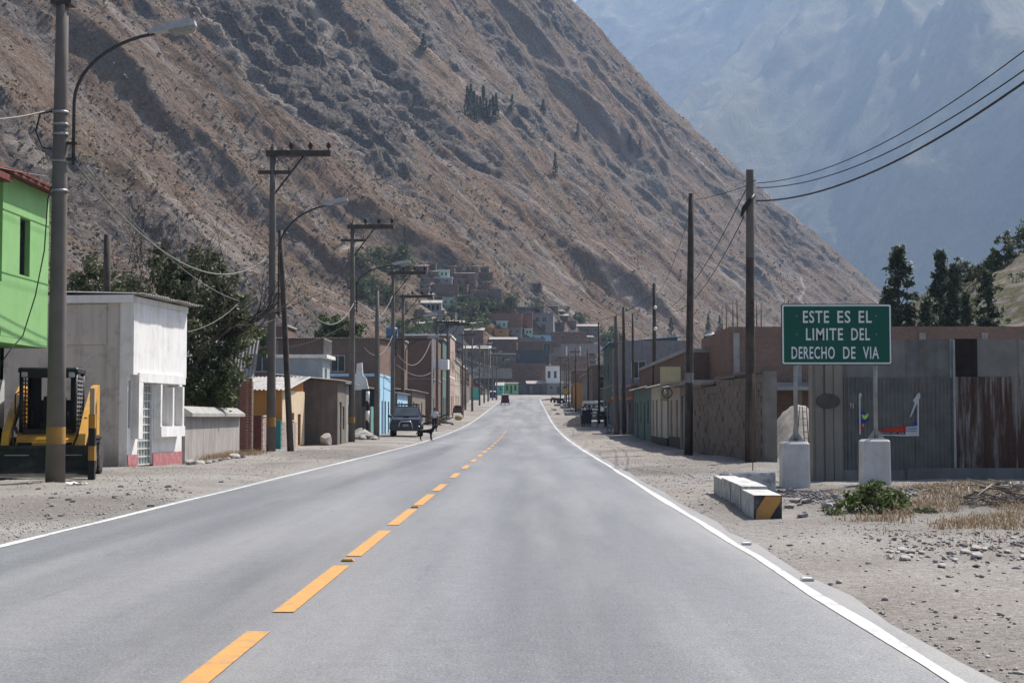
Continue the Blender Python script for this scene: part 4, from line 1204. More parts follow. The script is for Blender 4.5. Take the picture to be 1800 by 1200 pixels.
# gate leaves
for a, b in ((1482, 1548), (1545, 1612), (1609, 1676)): sheet(a, b, 664, 838, zinc, 0.004 * ((a // 3) % 2))
sheet(1484, 1592, 597, 668, grey_flat, 0.03, 0.30, 0.006)
sheet(1588, 1622, 597, 668, zinc, 0.035, 0.30, 0.005)
sheet(1620, 1674, 596, 668, zinc, 0.03, 0.30, 0.006)
for a, b, m_ in ((1678, 1742, rusty), (1738, 1802, rusty), (1798, 1862, rusty), (1858, 1915, zinc), (1911, 1970, rusty)):
    sheet(a, b, 659 + (a % 5), 822 + (a % 3), m_, -0.012 + 0.008 * (a % 4), pitch=0.13, amp=0.02).rotation_euler = (0.012 * ((a % 3) - 1), 0, 0.006 * ((a % 4) - 1.5))
sheet(1676, 1722, 595, 664, M('black_opening_sheet', (0.03, 0.022, 0.02), (0.018, 0.014, 0.013), 4), 0.035, 0.20, 0.006)  # near-black sheet puts the shade of an opening into its colour
sheet(1720, 1738, 595, 664, grey_flat, 0.03, 0.3, 0.005)
sheet(1736, 1794, 596, 664, grey_flat, 0.035, 0.4, 0.006)
sheet(1792, 1860, 595, 664, rusty, 0.03, 0.3, 0.006)
sheet(1858, 1970, 595, 664, grey_flat, 0.035, 0.4, 0.006)
for u in (1480, 1675, 1800, 1965):
    MB().box((ux(u) - X0, 0.07, 1.45), (0.09, 0.09, 2.9)).build('fence_post', timber if u != 1675 else steel_galv, t)
MB().box((ux(1675) - X0 + 0.02, -0.03, (vz(597) + vz(822)) / 2), (0.045, 0.05, vz(597) - vz(822))).build('corner_strip', steel_galv, t)
for zz in (0.65, 1.55, 2.75): MB().box((ux(1720) - X0, 0.12, zz), (ux(1965) - ux(1480), 0.06, 0.08)).build('rail', timber, t)
MB().box((ux(1790) - X0, -0.02, 0.0), (ux(1990) - ux(1590), 0.24, 2 * vz(822))).build('concrete_footing', M('footing_concrete', (0.19, 0.185, 0.175), (0.13, 0.127, 0.12), 1.4, streak=(0.11, 0.105, 0.1), streak_amt=0.5), t)
MB().box((ux(1535) - X0, 0.05, -0.05), (ux(1592) - ux(1481), 0.16, 2 * vz(826) + 0.1)).build('gate_sill', concd, t)
# torn poster remains, pasted on the gate
pw = M('poster_paper', (0.52, 0.53, 0.54), (0.42, 0.43, 0.44), 6, bmp=0.1)
pr = M('poster_red', (0.50, 0.03, 0.035), (0.42, 0.03, 0.03), 8, bmp=0)
pblu = M('poster_blue', (0.05, 0.06, 0.30), (0.04, 0.05, 0.24), 8, bmp=0)
pgr = M('poster_lime', (0.42, 0.62, 0.10), (0.36, 0.55, 0.09), 8, bmp=0)
pt_ = thing('torn_poster', 'torn remains of a red, white and blue poster pasted on the zinc gate', 'poster', (X0, FD - 0.03, 0))
def patch(poly, off, mat, name):
    m_ = MB(); m_.prism([(ux(u) - X0, vz(v)) for u, v in poly], 0.002, (0, off, 0)); return m_.build(name, mat, pt_)
patch([(1509, 692), (1512, 690), (1515, 693), (1512, 700), (1512, 762), (1509, 764)], 0, pw, 'paper_strip')
patch([(1512, 722), (1518, 723), (1525, 732), (1525, 738), (1520, 742), (1512, 743)], 0.0, pblu, 'print_patch')
patch([(1514, 728), (1519, 730), (1526, 725), (1525, 732), (1520, 737), (1515, 735)], -0.003, pgr, 'print_patch')
patch([(1512, 744), (1520, 745), (1518, 750), (1513, 757)], 0.0, pr, 'print_patch')
patch([(1613, 691), (1617, 690), (1617, 699), (1614, 702), (1608, 716), (1600, 733), (1598, 732), (1607, 708), (1604, 704)], 0, pw, 'paper_strip')
patch([(1612, 700), (1615, 701), (1614, 766), (1590, 765), (1590, 750), (1611, 748)], 0.001, pw, 'paper_strip')
patch([(1544, 758), (1562, 751), (1576, 751), (1591, 748), (1591, 759), (1544, 759)], -0.001, pr, 'print_patch')
patch([(1544, 759.2), (1590, 759.2), (1590, 763), (1544, 763)], -0.001, black_paint, 'print_patch')
patch([(1544, 763.2), (1612, 763.2), (1612, 766), (1590, 766.5), (1544, 765)], -0.001, pw, 'paper_strip')
patch([(1604, 742), (1611, 740), (1611, 748), (1604, 749)], -0.002, pblu, 'print_patch')
patch([(1592, 752), (1610, 751), (1610, 754), (1592, 754.5)], -0.002, M('poster_pale_blue', (0.22, 0.26, 0.42), bmp=0), 'print_patch')
patch([(1592, 756), (1610, 756), (1610, 758), (1592, 758)], -0.002, M('poster_pale_blue', (0.22, 0.26, 0.42), bmp=0), 'print_patch')
q = P(1567, 761, FD); text_mesh('PECHO DEL SUR', 0.05, pw, 'print_lettering', pt_, (q.x - X0, -0.004, q.z), width=ux(1589) - ux(1546))
q = P(1572, 755, FD); text_mesh('RZUELA', 0.09, M('poster_orange', (0.55, 0.15, 0.03), bmp=0), 'print_lettering', pt_, (q.x - X0, -0.004, q.z), width=ux(1588) - ux(1558))
q = P(1517, 747, FD); text_mesh('8', 0.10, pw, 'print_lettering', pt_, (q.x - X0, -0.004, q.z))
q = P(1497, 713, FD); text_mesh('N', 0.19, pw, 'paint_lettering', pt_, (q.x - X0, 0.006, q.z), width=ux(1500) - ux(1494))
# concrete gate pillar
pm = M('pillar_concrete', (0.26, 0.235, 0.20), (0.19, 0.172, 0.148), 1.2, streak=(0.17, 0.15, 0.135), streak_amt=0.5)
pc = ux(1453, FD)
t = thing('gate_pillar', 'grey concrete gate pillar with a dark painted oval beside the zinc gate', 'pillar', (pc, FD + 0.1, 0))
hw_ = (ux(1480) - ux(1426)) / 2
m_ = MB(); m_.box((0, 0, 1.2), (2 * hw_, 0.4, 2.9)); m_.build('shaft', pm, t)
for s in (-0.7, 0.1, 0.8): MB().box((s * hw_ * 0.8, -0.215, 1.25), (0.16, 0.035, 2.6)).build('rib', pm, t)
ov = MB(); n_ = 18
ov.prism([(0.25 * math.cos(2 * math.pi * i / n_) , 0.155 * math.sin(2 * math.pi * i / n_) ) for i in range(n_)], 0.03, (0, -0.262, vz(705))).build('dark_oval', M('dark_grey_paint', (0.10, 0.095, 0.085), (0.07, 0.065, 0.06), 5), t)

# ------------------------------------------------------------------ brick building behind the fence
BD = 60.0
bx0 = P(1283, 600, BD).x; bx1 = P(1960, 600, BD).x
bt = P(1300, 574, BD).z
t = house('brick_workshop', 'unfinished pink brick building with concrete columns rising behind the zinc fence', ((bx0 + bx1) / 2, BD + 5, 0), bx1 - bx0, 10, bt, brick_pink, S=[(1.2, 0.0, 1.0, 1.1, 'o')], roof=('open', conc), cat='building')
for i in range(7):
    MB().box((-(bx1 - bx0) / 2 + 0.25 + i * (bx1 - bx0 - 0.5) / 6, -5.02, bt / 2 - 0.1), (0.25, 0.1, bt - 0.3)).build('column', conc, t)
MB().box((0, -5.03, 2.55), (bx1 - bx0 - 0.1, 0.12, 0.22)).build('ring_beam', conc, t)
MB().box((-(bx1 - bx0) / 2 + 2.8, -5.9, 2.4), (3.6, 1.7, 0.14)).build('canopy_slab', conc, t)
rebar(t, [(-(bx1 - bx0) / 2 + 0.25, -4.8), (-(bx1 - bx0) / 2 + 1.2, -4.8), (-(bx1 - bx0) / 2 + 2.3, -4.8), (-(bx1 - bx0) / 2 + 0.3, -1)], bt, 4, 1.1, 3)
# heap of gravel in the plot, seen through the gap
def heap(name, label, cat, loc, rx, ry, h, mat, seed, group=None, n=26, rough=0.12):
    a = np.linspace(-1, 1, n); HX, HY = np.meshgrid(a, a, indexing='ij')
    r = np.sqrt(HX ** 2 + HY ** 2)
    z = h * np.clip(1 - r, -0.15, 1) ** 0.9 if False else h * np.clip(1 - r ** 1.25, -0.1, 1)
    z = z + rough * h * fbm(HX * 3 + seed, HY * 3, 4, seed) * np.clip(1.2 - r, 0, 1) + 0.05 * h * fbm(HX * 11, HY * 11 + seed, 2, seed + 3)
    z = np.where(r > 1, -0.12, z)
    me = np_mesh(name, np.stack([HX * rx, HY * ry, z - 0.03], -1).reshape(-1, 3), quads=grid_quads(n, n), mat=mat, smooth=True)
    o = new_obj(name, me); o.location = loc
    return tag(o, label, cat, group)
gravel = M('crushed_gravel', (0.40, 0.37, 0.335), (0.27, 0.25, 0.225), 4, bmp=1.0, bscale=35, bdist=0.05, speck=((0.14, 0.13, 0.12), 30, 0.6))
heap('gravel_heap', 'tall heap of pale gravel in the plot behind the sign', 'gravel heap', (8.7, 48.5, gz(7.8, 47)), 1.7, 2.6, 1.75, gravel, 4)
heap('gravel_heap', 'grey crushed stone heap beside the gate pillar', 'gravel heap', (9.4, 44, gz(8, 43)), 1.3, 2.2, 1.5, gravel, 9)
# two crossed rebar cages standing in the gap
t = thing('rebar_cage', 'thin upright rusty rebar cages standing in the gap beside the gate pillar', 'rebar cage', (P(1395, 800, 36).x, 36, gz(6.4, 36)))
rbm = M('rusty_rebar', (0.14, 0.08, 0.055))
for x0, x1 in ((-0.08, 0.06), (0.02, 0.16), (0.30, 0.22), (0.40, 0.32)):
    MB().tube([(x0, 0, 0), (x1, 0, 1.55)], 0.012, 5).build('bar', rbm, t)
for i in range(9):
    MB().box((-0.02 + 0.016 * i, 0, 0.15 + i * 0.16), (0.12, 0.012, 0.012)).build('stirrup', rbm, t)
    MB().box((0.34 - 0.01 * i, 0.02, 0.15 + i * 0.16), (0.12, 0.012, 0.012)).build('stirrup', rbm, t)
MB().tube([(-0.95, 0.2, -0.1), (-0.93, 0.2, 2.35)], 0.013, 5).build('bar', rbm, t)

# ------------------------------------------------------------------ adobe wall, block by block
a0 = Vector((P(1345, 800, 42.6).x, 42.6)); a1 = Vector((P(1213, 800, 55.0).x, 55.0))
dv_ = a1 - a0; L_ = dv_.length; dv_.normalize(); ang = math.atan2(dv_.y, dv_.x)
t = thing('adobe_wall', 'long mud brick wall with stepped sloping top running along the roadside', 'wall', (a0.x, a0.y, gz(a0.x, a0.y) - 0.02), ang)
blk = []
for k in range(4):
    r = random.Random(k)
    b = MB().box((0, 0, 0), (0.588, 0.30, 0.166), taper=0.985)
    b.v = [(x + r.uniform(-.012, .012), y + r.uniform(-.012, .012), z + r.uniform(-.008, .008)) for x, y, z in b.v]
    blk.append(b.mesh('adobe_block', adobe))
MB().box((L_ / 2 + 0.1, -0.17, 1.18), (L_ - 0.4, 0.272, 2.30)).build('mud_mortar', adobe, t)
r = random.Random(5)
nc = 13
for c in range(nc):
    z = 0.09 + c * 0.19
    for i in range(int(L_ / 0.6)):
        u = 0.55 + i * 0.6 + (0.3 if c % 2 else 0)
        if u > L_ - 0.3: continue
        top = 2.62 - 0.10 * (u / L_) - 0.16 * (1 if u / L_ > 0.62 else 0)
        if z + 0.09 > top: continue
        o = new_obj('adobe_block', blk[(i * 3 + c * 5) % 4], t)
        o.location = (u, -0.17 + r.uniform(-.02, .02), z); o.rotation_euler = (0, r.uniform(-.01, .01), r.uniform(-.015, .015) + (math.pi if (i + c) % 2 else 0))
MB().box((0.13, -0.17, 1.28), (0.26, 0.36, 2.64)).build('end_column', M('rough_concrete', (0.25, 0.235, 0.215), (0.17, 0.16, 0.145), 2, bmp=0.6, bscale=10), t)
for i, (u0, u1, z) in enumerate(((0.2, 4.0, 2.62), (4.0, 7.4, 2.56), (7.4, 9.8, 2.42), (9.8, L_ - .1, 2.36))):
    MB().box(((u0 + u1) / 2, -0.17, z), (u1 - u0 - 0.05, 0.42, 0.09), rx=0.02 * i).build('mud_capping', adobe_dark, t)

# ------------------------------------------------------------------ big brick building and the shop fronts on the right
t = house('brick_building', 'long flat-roofed dark brick building behind the adobe wall', (11.2, 81, gz(7, 70)), 8.4, 28, 4.15, brick_dark, S=[(5.0, 2.4, 1.0, 0.9, 'w')], W=[(4, 2.3, 1.2, 1, 'w'), (10, 2.3, 1.2, 1, 'w'), (18, 2.3, 1.2, 1, 'w')], roof=('flat', conc, 0.1), cat='building')
for x in (-4.1, -1.5, 1.2, 3.9): MB().box((x, -14.02, 2.0), (0.28, 0.08, 4.2)).build('column', concd, t)
rebar(t, [(-3.9, -13.5), (-1.5, -13.5), (1.2, -13.5)], 4.33, 4, 0.9, 8)
# water tank on that roof
q = P(1250, 620, 70)
t = thing('water_tank', 'black plastic water tank with pale domed lid on the brick roof', 'water tank', (q.x, 70, 4.15 + gz(7, 70) + 0.18))
MB().lathe((0, 0, 0), [(0.34, 0), (0.36, 0.03), (0.36, 0.22), (0.34, 0.25), (0.36, 0.28), (0.36, 0.5), (0.34, 0.53), (0.36, 0.56), (0.35, 0.68), (0.30, 0.72)], 18).build('tank_body', black_paint, t)
MB().lathe((0, 0, 0.70), [(0.36, 0), (0.33, 0.06), (0.17, 0.13), (0.15, 0.14), (0.15, 0.20), (0.10, 0.21)], 18).build('lid', M('pale_lid', (0.5, 0.5, 0.48), (0.4, 0.4, 0.39), 6, rough=0.5), t)
ybrd = M('tan_render', (0.42, 0.37, 0.295), (0.34, 0.295, 0.235), 2, streak=(0.22, 0.19, 0.155), streak_amt=0.6)
t = house('concrete_gateway', 'low concrete gateway with projecting slab roof beside the adobe wall', (7.4, 58.2, gz(6, 58)), 2.6, 4.8, 2.45, concd, W=[(2.4, 0, 1.5, 2.1, 'dg'), (0.5, 0, 1.2, 2.1, 'dg')], roof=('flat', concd, 0.35), cat='gateway')
t = house('tan_shop', 'narrow tan plastered shop with dark plinth and pole-side doorway', (7.6, 63.3, gz(6, 63)), 2.9, 5.0, 2.6, ybrd, W=[(0.6, 0.0, 0.8, 2.0, 'd'), (3.0, 0, 0.9, 2.0, 'dg')], roof=('shedW', zinc_roof, 0.25), plinth=(M('dark_plinth', (0.07, 0.065, 0.06)), 0.5), cat='shop')
t = house('cream_shop', 'cream shop front with upright yellow hoarding over the door', (7.6, 70.5, gz(6, 70)), 3.0, 8.4, 2.75, M('pale_cream', (0.52, 0.48, 0.40), (0.44, 0.40, 0.33), 2, streak=(0.28, 0.25, 0.21), streak_amt=0.5), W=[(0.6, 0, 0.9, 2.1, 'dg'), (2.6, 0, 0.9, 2.1, 'd'), (5.2, 0, 1.0, 2.1, 'dg')], roof=('shedW', zinc_roof, 0.2), cat='shop', plinth=(M('dark_plinth', (0.07, 0.065, 0.06)), 0.4))
MB().box((-1.35, -4.26, 2.75), (0.9, 0.06, 1.5)).build('hoarding', M('faded_yellow_board', (0.52, 0.45, 0.24), (0.42, 0.38, 0.26), 3, streak=(0.40, 0.36, 0.30)), t)
t = house('green_shop', 'dark green painted shop with narrow windows past the cream shop', (7.7, 82, gz(6, 82)), 3.0, 13, 2.8, M('dull_green', (0.13, 0.19, 0.165), (0.10, 0.15, 0.13), 2, streak=(0.08, 0.10, 0.09)), W=[(0.8, 0.9, 0.8, 1.2, 'w'), (2.6, 0, 0.9, 2.0, 'dg'), (5.0, 0.9, 0.8, 1.2, 'w'), (7.5, 0, 0.9, 2.0, 'dk'), (10, .9, .9, 1.2, 'w')], roof=('shedW', zinc_roof, 0.25), cat='shop')
# bicycle wheel sign hung on the tan shop
q = P(1173, 690, 60.6)
t = thing('hanging_wheel', 'dark metal wheel hung as a shop sign under the slab roof', 'wheel', (q.x, 60.65, q.z))
tor = MB(); tor.tube([(0.2 * math.cos(a), 0, 0.2 * math.sin(a)) for a in np.linspace(0, 2 * math.pi, 25)], 0.022, 6, cap=False); tor.build('tyre', rubber, t)
for i in range(8): MB().tube([(0, 0, 0), (0.19 * math.cos(i * math.pi / 4), 0, 0.19 * math.sin(i * math.pi / 4))], 0.008, 4).build('spoke', steel_galv, t)
MB().box((0.5, 0, 0.3), (1.0, 0.03, 0.03)).build('bracket', steel_dark, t)
# ------------------------------------------------------------------ poles
band_y = M('faded_yellow_band', (0.40, 0.21, 0.05), (0.29, 0.165, 0.06), 4, streak=(0.17, 0.12, 0.07), streak_amt=0.6)
POLE = {}
arm_m = M('dark_weathered_crossarm', (0.085, 0.072, 0.062), (0.055, 0.047, 0.041), 4)
def pole(key, x, y, h, label, r0=0.17, r1=0.10, mat=None, lean=(0, 0), arms=(), lamp=None, band=None, group=None, name='utility_pole', n=14, clamps=()):
    z = gz(x, y)
    t = thing(name, label, 'pole', (x, y, z - 0.05), 0, group)
    P_ = lambda k: Vector((lean[0] * k, lean[1] * k, h * k))
    pts = [P_(k) for k in (0, 0.25, 0.5, 0.75, 1.0)]
    MB().tube(pts, [r0 + (r1 - r0) * k for k in (0, 0.25, 0.5, 0.75, 1.0)], n).build('pole_shaft', mat or polec, t)
    rad = lambda zz: r0 + (r1 - r0) * zz / h
    if band:
        for zz, hh, m_ in band:
            k = zz / h; c = P_(k); d = P_(min(1, (zz + hh) / h))
            MB().tube([c, d], [rad(zz) + 0.004, rad(zz + hh) + 0.004], n, cap=False).build('painted_band', m_, t)
    top = P_(1.0)
    ins = []
    for kind, zz, x0, x1 in arms:
        c = P_(zz / h)
        if kind == 'main':
            a = MB().box((c.x + (x0 + x1) / 2, -0.0, zz), (x1 - x0, 0.28, 0.20)).build('crossarm', arm_m, t)
            for k in (0.38, 0.68, 0.96):
                xx = c.x + x0 + (x1 - x0) * k
                MB().lathe((xx, 0, zz + 0.085), [(0.015, 0), (0.02, 0.10), (0.085, 0.11), (0.05, 0.16), (0.12, 0.18), (0.06, 0.24), (0.09, 0.26), (0.03, 0.32), (0.03, 0.36)], 10).build('insulator', M('brown_porcelain', (0.05, 0.035, 0.03), (0.03, 0.02, 0.02), 9, rough=0.25, bmp=0), t)
                ins.append(Vector((x + xx, y, z - 0.05 + zz + 0.45)))
            MB().tube([(c.x + 0.1, 0, zz - 1.45), (c.x + x0 + (x1 - x0) * 0.58, 0, zz - 0.08)], 0.035, 6).build('brace', steel_dark, t)
            MB().cyl((c.x, 0, zz + 0.1), (c.x, 0, zz + 0.42), 0.02, n=6).build('spike', steel_dark, t)
        else:
            MB().box((c.x + (x0 + x1) / 2, -0.02, zz), (x1 - x0, 0.16, 0.12)).build('crossarm', arm_m, t)
            MB().cyl((c.x + x1 - 0.1, 0, zz + 0.05), (c.x + x1 - 0.1, 0, zz + 0.26), 0.02, n=6).build('insulator_pin', steel_dark, t)
    if lamp:
        z0, z1, reach, rise, side, L = lamp                         # bracket bottom, bend start, reach, rise, x offset, lamp length
        c = P_(z0 / h)
        xs_ = c.x + side
        pts = [Vector((xs_, 0, z0)), Vector((xs_, 0, z1))]
        for i in range(1, 11):
            a = i / 10 * math.radians(76)
            pts.append(Vector((xs_ + reach * (1 - math.cos(a)) / (1 - math.cos(math.radians(76))), 0, z1 + rise * math.sin(a) / math.sin(math.radians(76)))))
        ar = MB().tube(pts, 0.036, 8).build('lamp_arm', steel_dark, t)
        for zz in (z0 + 0.12, z0 + (z1 - z0) * 0.35):
            MB().box((c.x + side / 2, 0, zz), (abs(side) + 0.16, 0.10, 0.05)).build('clamp', steel_dark, ar)
        e = pts[-1]; dirv = (pts[-1] - pts[-2]).normalized(); ang = math.atan2(dirv.z, dirv.x) * 0.85
        hd = MB(); hd.loft([[(u, s * w, zt) for s, zt in ((-1, 0.0), (1, 0.0), (0.8, hgt), (-0.8, hgt))] for u, w, hgt in ((0.0, 0.05, 0.09), (0.25 * L, 0.11, 0.15), (0.9 * L, 0.15, 0.17), (L, 0.12, 0.10))])
        ho = hd.build('lamp_head', lamp_grey, t); ho.location = e - dirv * 0.1; ho.rotation_euler = (0, -ang, 0)
        MB().loft([[(u, s * w, -d_) for s, d_ in ((-1, 0.0), (1, 0.0), (0.75, dp), (-0.75, dp))] for u, w, dp in ((0.42 * L, 0.09, 0.03), (0.52 * L, 0.125, 0.10), (0.9 * L, 0.125, 0.10), (0.97 * L, 0.10, 0.04))]).build('lens', lens, ho)
    for zz in clamps:
        MB().cyl(P_(zz / h), P_(zz / h) + Vector((0, 0, 0.05)), rad(zz) + 0.02, n=n).build('clamp_band', steel_galv, t)
    POLE[key] = dict(base=Vector((x, y, z)), h=h, ins=ins, at=lambda f, x=x, y=y, z=z: Vector((x, y, z)) + P_(f))
    return t
def px_x(u, v, d): return P(u, v, d).x

# near left concrete lamp pole
t = pole('L1', px_x(97, 840, 30), 30.0, 10.6, 'tall concrete lamp pole with orange band standing before the yellow loader', 0.195, 0.118, arms=(), lamp=(6.45, 7.72, 1.62, 1.42, 0.27, 0.96),
         band=((0.82, 0.34, band_y),), clamps=(6.5, 7.05, 7.25, 7.5, 5.9), n=18)
MB().box((0.02, 0, 9.78), (0.42, 0.36, 0.12)).build('bracket', steel_dark, t)
MB().tube([(-0.17, 0, 7.55), (-0.42, 0, 7.5), (-0.50, 0, 7.15), (-0.36, 0, 6.82), (-0.17, 0, 6.78)], 0.02, 6).build('cable_loop', sky_cables, t)
# striped guard post by the loader
q = P(161, 838, 32.4)
t = thing('hazard_post', 'orange and black striped steel post at the corner of the loader bucket', 'post', (px_x(161, 838, 31.2), 31.2, gz(-9.2, 31)))
for i, (a, b, m_) in enumerate(((0, 0.40, black_paint), (0.40, 0.70, band_y), (0.70, 1.07, black_paint), (1.07, 1.36, M('orange_paint_post', (0.45, 0.22, 0.04), (0.36, 0.17, 0.035), 5)))):
    MB().box((0, 0, (a + b) / 2), (0.135, 0.10, b - a)).build('stripe', m_, t)
MB().box((0, 0, 1.63), (0.10, 0.08, 0.54)).build('post_top', M('bare_tan_paint', (0.46, 0.34, 0.21), (0.38, 0.28, 0.18), 4), t)

pole('L2', px_x(476, 795, 55), 55.0, 11.3, 'concrete power pole with heavy crossarm beside a leaning timber pole', 0.175, 0.105, arms=(('main', 11.05, -0.25, 2.15), ('low', 10.35, -0.55, 0.68)),
     lamp=(5.0, 7.4, 1.75, 1.72, 0.24, 0.92), band=((0.95, 0.34, band_y),), group='power poles along the street')
pole('L2b', px_x(511, 793, 55.6), 55.6, 8.3, 'black leaning timber pole propped beside the crossarm power pole', 0.125, 0.085, wood_pole, lean=(-0.45, 0.0))
pole('L3', px_x(618, 775, 76), 76.0, 11.2, 'concrete power pole with crossarm rising above the grey cement house', 0.175, 0.105, arms=(('main', 11.0, -0.25, 2.1), ('low', 10.3, -0.6, 0.65)),
     lamp=(6.6, 8.0, 1.9, 1.05, 0.22, 0.95), band=((1.0, 0.3, band_y),), group='power poles along the street')
pole('L4', px_x(662, 768, 82), 82.0, 8.2, 'plain concrete pole without crossarm beside the dark pickup', 0.16, 0.10)
pole('L5', px_x(690, 760, 99), 99.0, 10.9, 'concrete power pole with crossarm standing behind the dark pickup', 0.17, 0.10, arms=(('main', 10.7, -0.25, 2.2),), lamp=(5.2, 6.6, 1.9, 1.2, 0.2, 0.95), group='power poles along the street')
pole('L6', px_x(708, 750, 118), 118.0, 10.6, 'concrete power pole with two crossarms beside the tall red brick block', 0.165, 0.10, arms=(('main', 10.4, -0.25, 2.3), ('low', 7.0, -0.5, 2.0)), lamp=(4.6, 6.0, 1.8, 1.1, 0.2, 0.95), group='power poles along the street')
pole('L7', px_x(768, 740, 140), 140.0, 9.6, 'thin concrete pole standing before the white balcony', 0.15, 0.09, arms=(('main', 9.4, -0.25, 2.1),), group='power poles along the street')
pole('L8', px_x(787, 735, 150), 150.0, 9.8, 'thick concrete pole beside the rubble of broken beams', 0.2, 0.12, arms=(('main', 9.6, -0.3, 2.2),), group='power poles along the street')
far_lab = 'distant concrete street pole with short lamp arm farther down the street'
for k, (u, d, h) in enumerate(((813, 172, 9.6), (830, 190, 9.3), (818, 196, 8.5), (843, 230, 9.5), (851, 252, 9.0), (858, 268, 9.6), (866, 290, 9.2), (873, 310, 9.0))):
    pole('LF%d' % k, px_x(u, 715, d), float(d), h, far_lab, 0.15, 0.09, arms=(('low', h - 0.4, -0.5, 1.4),) if k % 3 == 0 else (), lamp=(h - 2.6, h - 1.6, 1.6, 0.9, 0.2, 0.9) if k % 2 else None, group='distant poles on the street side with parked taxis', n=8)
# black and white striped post with dark board behind
q = px_x(646, 766, 80.5)
t = thing('striped_post', 'black and white banded kilometre post beside the dark board', 'post', (q, 80.5, gz(q, 80.5)))
for i in range(5):
    MB().cyl((0, 0, i * 0.52), (0, 0, (i + 1) * 0.52), 0.10, 0.10, 12).build('band', black_paint if i % 2 else white_paint, t) if i else MB().cyl((0, 0, -0.1), (0, 0, 0.24), 0.085, n=12).build('band', concd, t)
q = px_x(648, 690, 83.5)
t = thing('dark_board', 'dark blank board on thin legs behind the striped post', 'board', (q, 83.5, gz(q, 83.5)))
MB().box((0, 0, 2.25), (0.78, 0.05, 0.98)).build('panel', M('slate_board', (0.035, 0.038, 0.045), (0.028, 0.03, 0.036), 4), t)
for s in (-0.3, 0.3): MB().box((s, 0.05, 1.1), (0.05, 0.05, 2.3)).build('leg', steel_dark, t)

# right-hand poles
t = pole('R1', px_x(1319, 812, 42), 42.0, 8.25, 'peeling two-tone timber pole with cables standing against the adobe wall', 0.155, 0.095, wood_pole, lean=(0.05, 0))
MB().tube([(0.043, 0, 8.25 * 0.70), (0.05, 0, 8.26)], [0.12, 0.105], 14, cap=False).build('pale_sleeve', polec, t)
MB().tube([(0.17, 0, 7.55), (0.0, -0.13, 7.35), (-0.14, -0.1, 7.15), (-0.19, 0, 6.95)], [0.05, 0.075, 0.07, 0.035], 8).build('cable_splice', black_paint, t)
MB().box((0.04, -0.02, 7.95), (0.34, 0.05, 0.05)).build('cable_bracket', steel_galv, t)
pole('R2', px_x(1210, 797, 52), 52.0, 9.15, 'plain dark timber pole at the far end of the adobe wall', 0.15, 0.10, wood_pole, lean=(0.16, 0), band=((2.55, 0.35, concd),))
t = pole('R3', px_x(1150, 770, 84), 84.0, 8.75, 'dark pole with small white lamp fittings by the cream shop', 0.13, 0.095, wood_pole, lean=(0.05, 0), band=((0.9, 1.1, concd),))
for zz in (7.3, 6.1): MB().lathe((0.08, -0.12, zz), [(0.02, 0), (0.09, 0.05), (0.10, 0.12), (0.05, 0.2)], 8).build('lamp_fitting', white_paint, t)
pole('R4', px_x(1084, 763, 95), 95.0, 7.6, 'grey concrete pole paired with a timber pole by the red awning', 0.19, 0.13, polec)
pole('R4b', px_x(1097, 764, 95.5), 95.5, 8.2, 'timber pole hung with tangled wires by the red awning', 0.13, 0.09, wood_pole)
pole('R5', px_x(1113, 750, 104), 104.0, 8.3, 'slender timber pole rising behind the red awning', 0.10, 0.07, wood_pole)
pole('R6', px_x(1053, 735, 135), 135.0, 9.2, 'dark slender pole beside the white van', 0.12, 0.08, wood_pole)
pole('R7', px_x(1075, 735, 142), 142.0, 8.0, 'thin timber pole behind the white van', 0.10, 0.07, wood_pole)
for k, (u, d, h) in enumerate(((1034, 170, 7.5), (1012, 186, 8.0), (1000, 215, 7.8), (985, 240, 8.0), (996, 262, 7.6), (993, 300, 7.6))):
    pole('RF%d' % k, px_x(u, 715, d), float(d), h, 'distant pole with drooping wires along the shop side of the street', 0.11, 0.07, wood_pole, arms=(('low', h - 0.5, -0.7, 0.6),) if k % 2 else (), group='distant poles on the shop side', n=8)
# post behind the white house
pole('LB', px_x(188, 500, 46), 46.0, 6.95, 'short dark timber post rising behind the white house roof', 0.12, 0.11, wood_pole)

# ------------------------------------------------------------------ cables
def cable(a, b, sag, label, r=0.012, mat=None, group=None, n=18, name='overhead_cable'):
    a, b = Vector(a), Vector(b)
    pts = [a.lerp(b, i / n) - Vector((0, 0, sag * 4 * (i / n) * (1 - i / n))) for i in range(n + 1)]
    o = MB().tube(pts, r, 5).build(name, mat or sky_cables, None)
    return tag(o, label, 'cable', group)
# three conductors from crossarm to crossarm
keys = ['L2', 'L3', 'L5', 'L6', 'L7', 'L8']
prevpts = [Vector((POLE['L1']['base'].x + dx, 30.0, 11.2)) for dx in (0.9, 1.6, 2.3)]
span_names = ['over the white house', 'above the orange house', 'above the dark pickup', 'beside the tall red brick block', 'before the white balcony', 'over the rubble']
for key, nm in zip(keys, span_names):
    for i, (a, b) in enumerate(zip(prevpts, POLE[key]['ins'])):
        cable(a, b, 0.35, 'thin power conductor on insulators strung %s' % nm, 0.008, group='power conductors ' + nm)
    prevpts = POLE[key]['ins']
L1, L2, L3, L5 = (POLE[k]['base'] for k in ('L1', 'L2', 'L3', 'L5'))
cable(L1 + Vector((0.25, 0, 6.5)), P(470, 452, 55), 1.35, 'sagging cable from the near lamp pole to the crossarm pole', 0.02, pale_cable)
cable(P(470, 452, 55), P(487, 430, 55.4), 0.02, 'short cable end tied to the crossarm pole', 0.018, pale_cable)
cable(P(150, 292, 31), P(425, 530, 50), 0.5, 'thinner sagging cable above the white house roof', 0.012, pale_cable)
cable(P(330, 583, 42), P(425, 527, 50), 0.18, 'service wire from the white house eave into the tree', 0.010, pale_cable)
